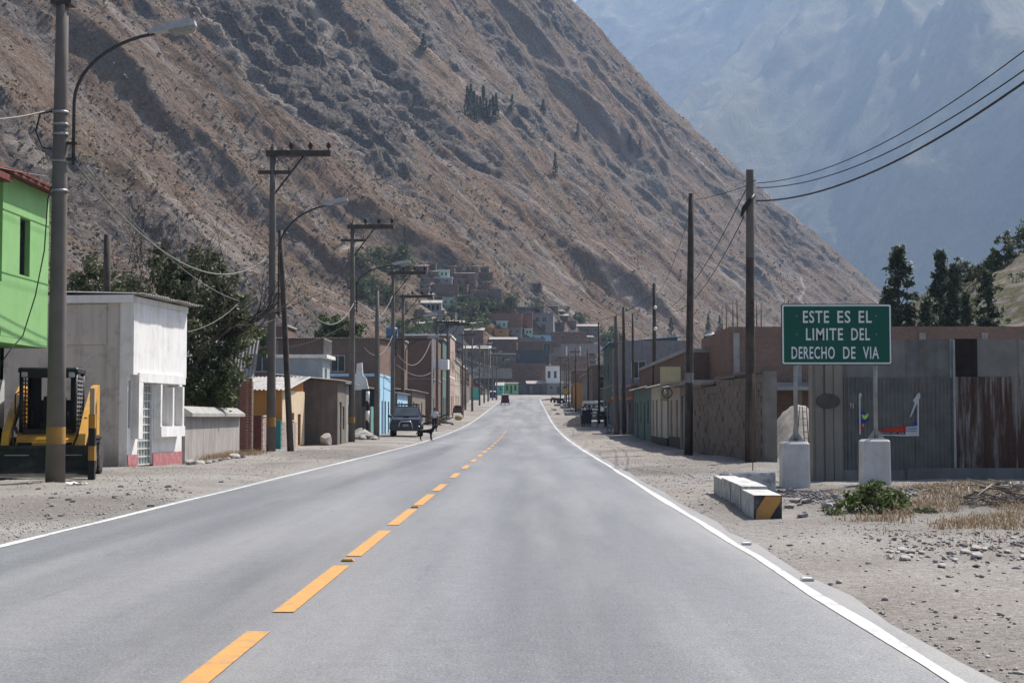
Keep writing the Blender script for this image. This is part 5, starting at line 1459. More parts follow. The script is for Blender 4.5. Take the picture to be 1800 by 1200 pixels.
cable(P(488, 430, 55), P(622, 533, 75), 1.9, 'deep hanging cable loop between the two crossarm poles', 0.022, pale_cable)
cable(P(488, 515, 55), P(425, 560, 56), 0.05, 'service wire running down from the crossarm pole to the shed', 0.010, pale_cable)
cable(P(625, 560, 75), P(505, 610, 85), 0.25, 'service wire from the second crossarm pole to the brick wall roof', 0.016, pale_cable)
cable(P(635, 560, 75), P(690, 520, 98), 0.7, 'looped cable towards the pole behind the pickup', 0.02, pale_cable)
cable(P(640, 610, 76), P(690, 590, 98), 0.8, 'lower looped cable towards the pole behind the pickup', 0.02, pale_cable)
cable(P(697, 620, 99), P(757, 600, 135), 1.4, 'hanging cable along the tall red brick block', 0.024, pale_cable)
cable(P(697, 640, 99), P(757, 655, 135), 0.5, 'lower cable along the tall red brick block', 0.022, pale_cable)
cable(P(-30, 211, 27), L1 + Vector((-0.16, 0, 7.55)), 0.05, 'cable entering from beyond the green house to the lamp pole', 0.018, pale_cable)
cable(P(-30, 288, 26), L1 + Vector((-0.1, 0, 6.15)), 0.02, 'thin wire above the red tile eave to the lamp pole', 0.008, pale_cable)
o = MB().tube([P(92, 325, 30.2), P(84, 350, 30.5), P(78, 440, 30.9), P(62, 520, 30.8), P(40, 590, 30.6), P(20, 612, 30.2), P(0, 640, 29.9)], 0.014, 5).build('drop_cable', sky_cables)
tag(o, 'black cable hanging down across the green wall to the ground floor', 'cable')
R1, R2, R3 = (POLE[k] for k in ('R1', 'R2', 'R3'))
for i, (v0, v1, r, nm) in enumerate(((322, 85, 0.012, 'upper thin'), (330, 121, 0.014, 'middle'), (353, 142, 0.024, 'thick lower'))):
    cable(P(1330, v0, 42), P(1840, v1 - 26, 24), 0.55, '%s black cable rising from the timber pole over the road sign' % nm, r, sky_cables)
cable(P(1314, 326, 42), P(1221, 351, 52), 0.05, 'thin cable joining the tops of the two timber poles by the adobe wall', 0.010)
cable(P(1313, 330, 42), P(1170, 545, 83), 0.6, 'long sagging cable from the cable pole down to the cream shop', 0.014)
cable(P(1308, 380, 42), P(1172, 545, 82), 0.9, 'lower sagging cable from the splice to the cream shop', 0.014)
cable(P(1219, 352, 52), P(1153, 520, 84), 0.5, 'faint cable from the plain timber pole to the pole with lamp fittings', 0.010)
cable(P(1152, 515, 84), P(1000, 550, 170), 1.2, 'thin cable running from the lamp fitting pole along the street', 0.014)
rr = random.Random(3)
for i in range(11):
    a = P(1095 + rr.uniform(-4, 6), 580 + rr.uniform(-10, 25), 95.5); b = P(1060 + rr.uniform(-40, 50), 640 + rr.uniform(-20, 40), 105 + rr.uniform(-6, 40))
    cable(a, b, rr.uniform(0.1, 0.9), 'slack wire of the tangle hanging from the pole by the red awning', 0.012, pale_cable, 'tangled wires by the red awning', n=10)
for i in range(8):
    a = P(1030 + rr.uniform(-25, 15), 610 + rr.uniform(-10, 15), 170); b = P(985 + rr.uniform(-10, 30), 645 + rr.uniform(-10, 30), 200 + rr.uniform(0, 40))
    cable(a, b, rr.uniform(0.2, 1.2), 'slack wire strung over the far shops', 0.016, pale_cable, 'wires over the far shops', n=8)
for i in range(8):
    a = P(800 + rr.uniform(-30, 30), 620 + rr.uniform(-15, 25), 165); b = P(860 + rr.uniform(-15, 25), 650 + rr.uniform(-15, 25), 260)
    cable(a, b, rr.uniform(0.3, 1.5), 'slack wire strung between the far lamp poles', 0.016, pale_cable, 'wires between the far lamp poles', n=8)
# ------------------------------------------------------------------ wheels
def wheel(parent, c, r, w, rim=None, lugs=False, hub=0.55):
    """wheel turning about the x axis"""
    c = Vector(c)
    ty = MB().lathe(c, [(r * hub, -w / 2), (r * 0.94, -w / 2), (r, -w * 0.36), (r, w * 0.36), (r * 0.94, w / 2), (r * hub, w / 2)], 24, 'X').build('wheel', rubber, parent)
    MB().lathe(c, [(r * hub * 0.98, -w * 0.42), (r * hub * 0.5, -w * 0.36), (r * hub * 0.5, w * 0.36), (r * hub * 0.98, w * 0.42)], 18, 'X').build('rim', rim or steel_galv, ty)
    if lugs:
        l = MB()
        for i in range(18):
            a = 2 * math.pi * i / 18
            for s in (-1, 1):
                a2 = a + (0.17 if s > 0 else 0)
                l.box((c.x + s * w * 0.25, c.y + r * math.cos(a2), c.z + r * math.sin(a2)), (w * 0.48, 0.085, 0.055), rx=a2 - math.pi / 2)
        l.build('tread_lug', rubber, ty)
    return ty
# ------------------------------------------------------------------ skid steer loader
lx, ly = -10.62, 33.2
t = thing('skid_loader', 'yellow and black skid steer loader with wide black bucket parked behind the lamp pole', 'loader', (lx, ly, gz(lx, ly)), math.radians(9))
blk = black_paint; steelb = M('worn_bucket_steel', (0.025, 0.024, 0.024), (0.016, 0.016, 0.016), 4, rough=0.5, dirt=((0.10, 0.085, 0.07), 3, 0.4))
# chassis: the front faces -y
ch = MB(); ch.loft([[(sx * w, y, z) for sx, z in ((-1, zb), (1, zb), (1, zt), (-1, zt))] for y, w, zb, zt in ((-0.75, 0.62, 0.28, 0.80), (-0.35, 0.66, 0.22, 0.98), (0.9, 0.66, 0.22, 1.02), (1.45, 0.62, 0.32, 1.25))])
ch.build('chassis', cat_yellow, t)
MB().box((0, 1.15, 1.25), (1.1, 0.85, 0.5), taper=0.93, ch=0.04).build('engine_hood', cat_yellow, t)
MB().box((0, -0.80, 0.62), (1.25, 0.12, 0.28), ch=0.02).build('front_panel', cat_yellow, t)
MB().box((-0.42, -0.87, 0.70), (0.30, 0.02, 0.09)).build('step_slot', blk, t)
MB().box((0.42, -0.87, 0.70), (0.30, 0.02, 0.09)).build('step_slot', blk, t)
cabt = MB()          # roll-over frame
for sx in (-1, 1):
    cabt.tube([(sx * 0.56, -0.52, 0.95), (sx * 0.58, -0.46, 2.28)], 0.045, 8)
    cabt.tube([(sx * 0.56, 0.62, 0.95), (sx * 0.58, 0.62, 2.28)], 0.05, 8)
cabt.box((0, 0.08, 2.32), (1.28, 1.30, 0.11), ch=0.03)
cabt.box((0, -0.50, 2.22), (1.14, 0.07, 0.14))
cabt.box((0, -0.50, 0.98), (1.1, 0.06, 0.10))
cab = cabt.build('cab_frame', blk, t)
for sx in (-1, 1):
    g = MB()
    for i in range(13): g.box((sx * 0.585, 0.08, 1.05 + i * 0.095), (0.02, 1.05, 0.03))
    for y in (-0.3, 0.08, 0.45): g.box((sx * 0.585, y, 1.6), (0.026, 0.03, 1.2))
    g.build('side_screen', M('screen_grey_paint', (0.30, 0.30, 0.30), (0.2, 0.2, 0.2), 6, rough=0.5) if sx > 0 else blk, cab)
    MB().box((sx * 0.50, -0.56, 2.22), (0.13, 0.05, 0.11), ch=0.015).build('headlight', M('headlight_glass', (0.45, 0.45, 0.44), (0.35, 0.35, 0.35), 9, rough=0.2, bmp=0), cab)
MB().box((0, 0.60, 1.30), (1.06, 0.04, 0.75)).build('rear_bulkhead', blk, cab)
for sx in (-1, 1): MB().box((sx * 0.43, 0.60, 1.95), (0.22, 0.04, 0.56)).build('rear_post', blk, cab)
st = MB().box((0, 0.25, 1.12), (0.52, 0.5, 0.14), ch=0.03).box((0, 0.46, 1.45), (0.50, 0.12, 0.62), ch=0.03).build('seat', black_paint, t)
for sx in (-1, 1): MB().tube([(sx * 0.40, -0.18, 1.0), (sx * 0.38, -0.24, 1.42)], 0.02, 6).build('joystick', blk, t)
MB().tube([(-0.62, -0.55, 1.30), (-0.68, -0.58, 1.36), (-0.68, -0.58, 1.78), (-0.60, -0.53, 1.84)], 0.018, 6).build('grab_handle', blk, t)
for sx in (-1, 1):
    tw = MB().box((sx * 0.78, 1.2, 1.42), (0.16, 0.5, 1.08), ch=0.02).build('lift_tower', cat_yellow, t)
    am = MB(); am.loft([[(sx * 0.80 + dx, y, z + dz) for dx, dz in ((-0.075, -hh), (0.075, -hh), (0.075, hh), (-0.075, hh))] for y, z, hh in ((1.30, 1.92, 0.11), (0.9, 1.86, 0.13), (-0.2, 1.30, 0.15), (-1.0, 0.80, 0.13), (-1.18, 0.42, 0.10))])
    ao = am.build('lift_arm', cat_yellow, t)
    MB().cyl((sx * 0.80, 0.4, 0.95), (sx * 0.80, -0.5, 1.25), 0.045, n=10).build('hydraulic_cylinder', steel_galv, ao)
    for k_ in (0.0, 0.05): MB().tube([(sx * 0.72, 0.9, 1.75 + k_), (sx * 0.70, 0.1, 1.40 + k_), (sx * 0.70, -0.7, 0.98 + k_), (sx * 0.62, -1.1, 0.62 + k_)], 0.016, 6).build('hydraulic_hose', rubber, ao)
    for y in (-0.28, 0.85): wheel(t, (sx * 0.84, y, 0.41), 0.41, 0.28, cat_yellow, True)
bk = MB()
prof = [(-1.25, 0.66), (-1.28, 0.44), (-1.36, 0.18), (-1.60, 0.06), (-2.05, 0.03)]
inn = [(y - 0.03, z + 0.02) for y, z in prof]
rings = [[(x, y, z) for y, z in prof] + [(x, y - 0.035, z + 0.03) for y, z in prof[::-1]] for x in (-1.12, 1.12)]
bk.loft(rings)
bo = bk.build('bucket', steelb, t)
for sx in (-1, 1): MB().prism([(-1.25, 0.66), (-1.28, 0.44), (-1.36, 0.18), (-1.60, 0.06), (-2.05, 0.03), (-1.95, 0.12), (-1.45, 0.64)], 0.03, (sx * 1.12 - 0.015, 0, 0), (0, 1, 0), (0, 0, 1), (1, 0, 0)).build('bucket_side', steelb, bo)
MB().box((0, -1.30, 0.645), (2.2, 0.09, 0.06)).build('bucket_lip', steelb, bo)
MB().box((0, -2.06, 0.045), (2.24, 0.10, 0.025)).build('cutting_edge', M('bright_worn_steel', (0.35, 0.34, 0.33), (0.25, 0.24, 0.23), 6, rough=0.35, metal=0.5), bo)
MB().box((0.6, -1.345, 0.48), (0.5, 0.02, 0.02)).build('wear_strip', M('bright_worn_steel', (0.35, 0.34, 0.33)), bo)
MB().box((-0.5, -1.345, 0.48), (0.5, 0.02, 0.02)).build('wear_strip', M('bright_worn_steel', (0.35, 0.34, 0.33)), bo)

# ------------------------------------------------------------------ dark pickup / off-roader
navy = M('navy_car_paint', (0.018, 0.024, 0.042), (0.014, 0.019, 0.034), 5, rough=0.22, bmp=0, spec=0.6, dirt=((0.06, 0.058, 0.058), 2.0, 0.35))
chrome = M('chrome', (0.55, 0.55, 0.55), (0.5, 0.5, 0.5), 5, rough=0.15, metal=0.9, bmp=0)
glass_car = GLASS('car_glass', (0.03, 0.04, 0.045), 0.05)
clear_lamp = M('headlamp_glass', (0.55, 0.56, 0.57), (0.45, 0.46, 0.47), 12, rough=0.1, bmp=0)
cx_, cy_ = px_x(713, 760, 88), 88.0
t = thing('dark_pickup', 'dark navy off-road vehicle with chrome bull bar and roof rack parked on the gravel', 'car', (cx_, cy_, gz(cx_, 90)), math.radians(3))
def ring(y, w, zb, zm, zt, wt): return [(-w, y, zb), (w, y, zb), (w + 0.02, y, zm), (wt, y, zt), (-wt, y, zt), (-w - 0.02, y, zm)]
bd = MB(); bd.loft([ring(0.02, 0.80, 0.42, 0.70, 0.92, 0.72), ring(0.10, 0.88, 0.38, 0.75, 1.02, 0.80), ring(0.45, 0.92, 0.36, 0.85, 1.08, 0.84), ring(1.30, 0.93, 0.34, 0.90, 1.17, 0.86), ring(2.2, 0.93, 0.34, 0.92, 1.16, 0.88), ring(4.5, 0.92, 0.36, 0.92, 1.14, 0.88), ring(4.85, 0.88, 0.42, 0.85, 1.06, 0.84)], smooth=False)
bo = bd.build('body', navy, t)
gh = MB(); gh.loft([[(s * w, y, z) for s, w, y, z in ((-1, 0.86, 1.28, 1.14), (1, 0.86, 1.28, 1.14), (1, 0.66, 2.02, 1.74), (-1, 0.66, 2.02, 1.74))],
                    [(s * w, y, z) for s, w, y, z in ((-1, 0.87, 2.9, 1.14), (1, 0.87, 2.9, 1.14), (1, 0.69, 2.9, 1.80), (-1, 0.69, 2.9, 1.80))],
                    [(s * w, y, z) for s, w, y, z in ((-1, 0.86, 4.75, 1.12), (1, 0.86, 4.75, 1.12), (1, 0.66, 4.45, 1.74), (-1, 0.66, 4.45, 1.74))]])
gh.build('cabin', navy, t)
ws = MB(); ws.quad((-0.76, 1.33, 1.20), (0.76, 1.33, 1.20), (0.62, 1.955, 1.70), (-0.62, 1.955, 1.70)); wo = ws.build('windscreen', glass_car, t); wo.location = (0, -0.022, 0.012)
for s in (-1, 1):
    m_ = MB(); m_.quad((s * 0.865, 1.62, 1.20), (s * 0.87, 2.85, 1.20), (s * 0.715, 2.85, 1.72), (s * 0.70, 2.12, 1.68)); o = m_.build('side_window', glass_car, t); o.location = (s * 0.012, 0, 0)
    m_ = MB(); m_.quad((s * 0.87, 2.95, 1.20), (s * 0.868, 4.3, 1.20), (s * 0.71, 4.15, 1.69), (s * 0.715, 2.95, 1.72)); o = m_.build('side_window', glass_car, t); o.location = (s * 0.012, 0, 0)
    MB().loft([[(s * 0.48 + a * 0.22, 0.13 + (0.10 if a * s > 0 else 0), z) for a, z in ((-1, 0.80), (1, 0.84), (1, 1.0), (-1, 0.95))], [(s * 0.50 + a * 0.22, 0.4 + (0.10 if a * s > 0 else 0), z) for a, z in ((-1, 0.82), (1, 0.86), (1, 1.02), (-1, 0.98))]]).build('headlight', clear_lamp, t).location = (0.03 * s, -0.07, 0)
    MB().box((s * 0.62, 0.045, 0.55), (0.24, 0.08, 0.08)).build('fog_light', clear_lamp, t)
    MB().box((s * 1.02, 1.62, 1.20), (0.20, 0.10, 0.16), ch=0.02).build('mirror', navy, t)
    for y in (0.85, 3.85):
        wheel(t, (s * 0.80, y, 0.38), 0.38, 0.26, chrome)
        MB().tube([(s * 0.93, y + 0.46 * math.cos(a), 0.40 + 0.46 * math.sin(a)) for a in np.linspace(0.05, math.pi - 0.05, 9)], 0.045, 6).build('wheel_arch', black_paint, t)
    MB().tube([(s * 0.60, 2.2, 1.84), (s * 0.60, 4.2, 1.84)], 0.02, 6).build('roof_rail', steel_dark, t)
MB().box((0, 0.02, 0.86), (0.62, 0.10, 0.17), ch=0.02).build('grille', black_paint, t)
MB().box((0, -0.035, 0.87), (0.60, 0.02, 0.025)).build('grille_bar', chrome, t)
MB().box((0, 0.0, 0.50), (1.66, 0.16, 0.26), ch=0.04).build('bumper', navy, t)
MB().box((0, 0.05, 0.38), (1.5, 0.14, 0.10)).build('skid_plate', black_paint, t)
MB().box((0, 0.95, 1.165), (0.34, 0.35, 0.07), taper=0.8).build('bonnet_scoop', black_paint, t)
MB().tube([(-0.40, -0.10, 0.42), (-0.36, -0.14, 0.78), (-0.26, -0.14, 0.88), (0.26, -0.14, 0.88), (0.36, -0.14, 0.78), (0.40, -0.10, 0.42)], 0.035, 8).build('bull_bar', chrome, t)
MB().box((0, -0.12, 0.66), (0.34, 0.015, 0.15)).build('number_plate', M('plate_grey', (0.32, 0.32, 0.31), (0.25, 0.25, 0.25), 20, bmp=0), t)
for y in (2.5, 3.9): MB().box((0, y, 1.88), (1.4, 0.06, 0.035)).build('rack_bar', steel_dark, t)
MB().box((0.05, 3.0, 1.93), (1.25, 0.9, 0.05)).build('roof_load', timber, t)

# ------------------------------------------------------------------ people and dog
def skin_mesh(name, verts, edges, radii, mat, parent=None, sub=2, root=0, flatten=None):
    me = bpy.data.meshes.new(name); me.from_pydata([tuple(v) for v in verts], edges, [])
    tmp = bpy.data.objects.new(name, me); COL.objects.link(tmp)
    sk = tmp.modifiers.new('skin', 'SKIN'); sk.use_smooth_shade = True
    layer = me.skin_vertices[0].data if me.skin_vertices else None
    if layer is None:
        bpy.context.view_layer.objects.active = tmp
        bpy.ops.mesh.customdata_skin_add()
        layer = me.skin_vertices[0].data
    for i, r in enumerate(radii):
        layer[i].radius = (r, r) if not isinstance(r, tuple) else r
        layer[i].use_root = (i == root)
    sb = tmp.modifiers.new('sub', 'SUBSURF'); sb.levels = sub; sb.render_levels = sub
    dg = bpy.context.evaluated_depsgraph_get(); dg.update()
    m2 = bpy.data.meshes.new_from_object(tmp.evaluated_get(dg)); m2.name = name
    bpy.data.objects.remove(tmp); bpy.data.meshes.remove(me)
    m2.materials.clear(); m2.materials.append(mat)
    m2.polygons.foreach_set('use_smooth', np.ones(len(m2.polygons), bool)); m2.update()
    return new_obj(name, m2, parent)
skin_c = M('tan_skin', (0.36, 0.20, 0.13), (0.30, 0.165, 0.105), 12, rough=0.6, bmp=0)
hair_c = M('black_hair', (0.018, 0.015, 0.013), (0.012, 0.01, 0.009), 30, rough=0.6)
def person(label, loc, rz, h, shirt, trousers, hat=None, arm_l=(-0.27, -0.05, 0.80), arm_r=(0.27, -0.05, 0.80), stride=0.0, group=None):
    t = thing('person', label, 'person', loc, rz, group)
    k = h / 1.7
    V = lambda *a: Vector(a) * k
    v = [V(0, 0, 0.93), V(0, 0, 1.12), V(0, 0.0, 1.34), V(0, 0, 1.47), V(0, -0.01, 1.55), V(0, -0.015, 1.66),      # pelvis .. head
         V(-0.19, 0, 1.40), V(-0.25, 0.02, 1.12), V(*arm_l), V(0.19, 0, 1.40), V(0.25, 0.02, 1.12), V(*arm_r),
         V(-0.10, 0, 0.88), V(-0.11, -stride * 0.5, 0.48), V(-0.11, -stride * 0.2, 0.08), V(-0.11, -0.15 - stride * 0.2, 0.035),
         V(0.10, 0, 0.88), V(0.11, stride * 0.3, 0.48), V(0.11, stride, 0.08), V(0.11, -0.15 + stride, 0.035)]
    e = [(0, 1), (1, 2), (2, 3), (3, 4), (4, 5), (2, 6), (6, 7), (7, 8), (2, 9), (9, 10), (10, 11), (0, 12), (12, 13), (13, 14), (14, 15), (0, 16), (16, 17), (17, 18), (18, 19)]
    r = [0.13, 0.125, 0.14, 0.055, 0.075, 0.10, 0.06, 0.045, 0.032, 0.06, 0.045, 0.032, 0.09, 0.062, 0.042, 0.035, 0.09, 0.062, 0.042, 0.035]
    skin_mesh('body', v, e, [x * k for x in r], skin_c, t)
    # hands: palm with five fingers at the end of each arm
    for s, a, el in ((-1, arm_l, v[7]), (1, arm_r, v[10])):
        a = V(*a); d = (a - el).normalized()
        side = d.cross(Vector((0, 1, 0))).normalized() if abs(d.y) < 0.9 else Vector((1, 0, 0))
        up = d.cross(side)
        hv = [a, a + d * 0.06 * k]; he = [(0, 1)]; hr = [0.028 * k, 0.034 * k]
        for f in range(4):
            o = side * ((f - 1.5) * 0.019 * k); L = (0.07, 0.08, 0.075, 0.058)[f] * k
            hv += [a + d * 0.085 * k + o, a + d * (0.085 * k + L * 0.5) + o + up * 0.012 * k, a + d * (0.085 * k + L * 0.85) + o + up * 0.035 * k]
            b_ = len(hv) - 3; he += [(1, b_), (b_, b_ + 1), (b_ + 1, b_ + 2)]; hr += [0.010 * k, 0.009 * k, 0.008 * k]
        hv += [a + d * 0.03 * k + side * 0.04 * k, a + d * 0.075 * k + side * 0.055 * k]; b_ = len(hv) - 2
        he += [(0, b_), (b_, b_ + 1)]; hr += [0.012 * k, 0.010 * k]
        skin_mesh('hand', hv, he, hr, skin_c, t, sub=1)
    sv = [v[i].copy() for i in (0, 1, 2, 3, 6, 7, 9, 10)]; sv[0].z += 0.02 * k; sv[3].z -= 0.05 * k
    skin_mesh('shirt', sv, [(0, 1), (1, 2), (2, 3), (2, 4), (4, 5), (2, 6), (6, 7)], [x * k for x in (0.15, 0.145, 0.16, 0.075, 0.078, 0.062, 0.078, 0.062)], shirt, t)
    tv = [v[i].copy() for i in (0, 12, 13, 14, 16, 17, 18)]; tv[3].z += 0.03 * k; tv[6].z += 0.03 * k
    skin_mesh('trousers', tv, [(0, 1), (1, 2), (2, 3), (0, 4), (4, 5), (5, 6)], [x * k for x in (0.145, 0.105, 0.08, 0.065, 0.105, 0.08, 0.065)], trousers, t)
    hd = v[5]
    hm_ = MB().lathe(hd + Vector((0, 0.015 * k, -0.02 * k)), [(0.104 * k, 0), (0.108 * k, 0.05 * k), (0.095 * k, 0.095 * k), (0.05 * k, 0.13 * k), (0.01 * k, 0.137 * k)], 14); hm_.build('hair', hair_c, t)
    for s in (-1, 1):
        MB().lathe(hd + Vector((s * 0.035 * k, -0.098 * k, -0.015 * k)), [(0.002, -0.010), (0.011 * k, -0.006), (0.011 * k, 0.006), (0.002, 0.010)], 8, 'Y').build('eye', black_paint, t)
        MB().box(hd + Vector((s * 0.098 * k, 0.0, -0.02 * k)), (0.018 * k, 0.035 * k, 0.055 * k), taper=0.8).build('ear', skin_c, t)
    MB().box(hd + Vector((0, -0.108 * k, -0.04 * k)), (0.024 * k, 0.03 * k, 0.045 * k), taper=0.5).build('nose', skin_c, t)
    MB().box(hd + Vector((0, -0.092 * k, -0.078 * k)), (0.045 * k, 0.02 * k, 0.010 * k)).build('mouth', M('lips', (0.22, 0.08, 0.07), bmp=0), t)
    for i in (15, 19):
        MB().box(v[i] + Vector((0, 0.05 * k, 0.0)), (0.10 * k, 0.27 * k, 0.085 * k), taper=0.75, ch=0.012).build('shoe', black_paint, t)
    if hat:
        MB().lathe(hd + Vector((0, 0, 0.05 * k)), [(0.19 * k, 0), (0.19 * k, 0.012), (0.115 * k, 0.02), (0.105 * k, 0.10 * k), (0.06 * k, 0.12 * k)], 16).build('hat', hat, t)
    return t
wshirt = M('white_shirt', (0.62, 0.62, 0.62), (0.5, 0.5, 0.5), 8, bmp=0.2)
dtrous = M('dark_trousers', (0.022, 0.022, 0.028), (0.015, 0.015, 0.02), 8, bmp=0.2)
mar = M('maroon_jumper', (0.12, 0.03, 0.04), (0.09, 0.025, 0.03), 8, bmp=0.2)
blu = M('blue_grey_shirt', (0.20, 0.24, 0.30), (0.15, 0.18, 0.22), 8, bmp=0.2)
q = px_x(764, 755, 106)
person('person in white top and dark trousers walking away behind the black dog', (q, 106, gz(q, 106)), math.radians(170), 1.62, wshirt, dtrous, stride=0.16)
# black dog, facing the street
fur = M('black_fur', (0.012, 0.011, 0.011), (0.007, 0.007, 0.007), 40, rough=0.75, bmp=0.5, bscale=80)
qx = px_x(750, 771, 80)
t = thing('dog', 'black dog standing on the road edge line with its head raised', 'dog', (qx, 80, gz(qx, 80) + 0.03), math.radians(8))
dv = [(-0.30, 0, 0.50), (-0.08, 0, 0.50), (0.16, 0, 0.50), (0.30, 0, 0.54), (0.40, 0, 0.68), (0.47, -0.01, 0.80), (0.62, -0.03, 0.76),     # rump .. muzzle
      (-0.30, -0.09, 0.42), (-0.24, -0.10, 0.30), (-0.36, -0.10, 0.19), (-0.33, -0.10, 0.03), (-0.28, -0.10, 0.02),
      (-0.30, 0.09, 0.42), (-0.21, 0.10, 0.30), (-0.33, 0.10, 0.19), (-0.29, 0.10, 0.03), (-0.24, 0.10, 0.02),
      (0.22, -0.08, 0.40), (0.20, -0.09, 0.22), (0.22, -0.09, 0.03), (0.28, -0.09, 0.02),
      (0.24, 0.08, 0.40), (0.25, 0.09, 0.22), (0.29, 0.09, 0.03), (0.35, 0.09, 0.02),
      (-0.40, 0, 0.52), (-0.52, 0.0, 0.42), (-0.58, 0.02, 0.28)]
de = [(0, 1), (1, 2), (2, 3), (3, 4), (4, 5), (5, 6), (0, 7), (7, 8), (8, 9), (9, 10), (10, 11), (0, 12), (12, 13), (13, 14), (14, 15), (15, 16),
      (2, 17), (17, 18), (18, 19), (19, 20), (2, 21), (21, 22), (22, 23), (23, 24), (0, 25), (25, 26), (26, 27)]
dr = [0.11, 0.10, 0.135, 0.11, 0.075, 0.085, 0.04, 0.08, 0.06, 0.03, 0.024, 0.03, 0.08, 0.06, 0.03, 0.024, 0.03, 0.06, 0.033, 0.025, 0.032, 0.06, 0.033, 0.025, 0.032, 0.035, 0.025, 0.015]
skin_mesh('body', dv, de, dr, fur, t, root=1)
for s in (-1, 1): MB().prism([(0, 0), (0.06, 0), (0.02, 0.10)], 0.02, (0.42, s * 0.06 - 0.01, 0.86)).build('ear', fur, t)

# white van, food cart, board, people on the right
vx_, vy_ = px_x(1069, 737, 150), 150.0
t = thing('white_van', 'white high-roofed van with dark oval window parked by the shops', 'van', (vx_, vy_, gz(vx_, vy_)), math.radians(24))
vw = M('van_white_paint', (0.66, 0.67, 0.68), (0.6, 0.61, 0.62), 3, rough=0.3, bmp=0, dirt=((0.4, 0.39, 0.37), 2, 0.4))
MB().loft([[(s * w, y, z) for s, z in ((-1, 0.35), (1, 0.35), (1, zt * 0.62), (0.86, zt), (-0.86, zt), (-1, zt * 0.62))] for y, w, zt in ((0.0, 0.72, 0.95), (0.35, 0.80, 1.25), (1.1, 0.84, 1.82), (1.6, 0.85, 1.92), (4.2, 0.85, 1.92), (4.4, 0.80, 1.75))]).build('body', vw, t)
m_ = MB(); m_.quad((-0.62, 0.40, 1.32), (0.62, 0.40, 1.32), (0.58, 1.02, 1.78), (-0.58, 1.02, 1.78)); o = m_.build('windscreen', glass_car, t); o.location = (0, -0.06, 0.03)
for s in (-1, 1):
    for y0, y1 in ((1.15, 1.9), (2.2, 3.0), (3.2, 4.0)):
        MB().loft([[(s * 0.872, y, z) for y, z in ((y0, 1.2), (y1, 1.2), (y1 - .08, 1.62), (y0 + .08, 1.62))], [(s * 0.885, y, z) for y, z in ((y0 + .02, 1.22), (y1 - .02, 1.22), (y1 - .1, 1.6), (y0 + .1, 1.6))]]).build('side_window', glass_car, t).location = (-0.035 * s, 0, 0)
    for y in (0.9, 3.5): wheel(t, (s * 0.74, y, 0.32), 0.32, 0.2, steel_galv)
    MB().box((s * 0.52, 0.02, 0.80), (0.22, 0.06, 0.14)).build('headlight', clear_lamp, t)
MB().box((0, -0.03, 0.45), (1.5, 0.14, 0.2), ch=0.03).build('bumper', steel_dark, t)

q = px_x(1056, 751, 118)
t = thing('food_cart', 'small black vendor cart on thin legs beside the person in a white hat', 'cart', (q, 118, gz(q, 118)))
MB().box((0, 0, 0.85), (0.62, 0.5, 0.34), ch=0.02).build('cart_box', black_paint, t)
MB().box((0, 0, 1.16), (0.58, 0.46, 0.22)).build('glass_case', glass_dark, t)
MB().box((0, 0, 1.30), (0.66, 0.54, 0.03)).build('cart_top', steel_dark, t)
for sx in (-1, 1):
    for sy in (-1, 1): MB().cyl((sx * 0.28, sy * 0.2, 0), (sx * 0.28, sy * 0.2, 0.7), 0.02, n=6).build('leg', steel_dark, t)
q = px_x(1066, 751, 118)
person('person in a white hat and dark clothes standing at the black cart', (q, 118.1, gz(q, 118)), math.radians(60), 1.58, M('patterned_top', (0.33, 0.34, 0.33), (0.06, 0.06, 0.08), 14, bmp=0.2), dtrous, hat=white_paint, arm_l=(-0.20, -0.28, 1.0), arm_r=(0.22, -0.25, 0.98))
q = px_x(1031, 750, 118)
t = thing('notice_board', 'tall dark board on two thin legs at the roadside', 'board', (q, 118, gz(q, 118)))
MB().box((0, 0, 0.86), (0.68, 0.05, 1.05)).build('panel', M('slate_board', (0.035, 0.038, 0.045)), t)
for s in (-1, 1): MB().cyl((s * 0.33, 0.04, 0), (s * 0.33, 0.04, 1.4), 0.015, n=6).build('leg', steel_dark, t)
q = px_x(1025, 748, 122); person('person in blue grey shirt standing behind the dark board', (q, 122, gz(q, 122)), math.radians(150), 1.62, blu, dtrous)
q = px_x(1036, 748, 123); person('person in maroon jumper standing behind the dark board', (q, 123, gz(q, 123)), math.radians(200), 1.66, mar, dtrous)

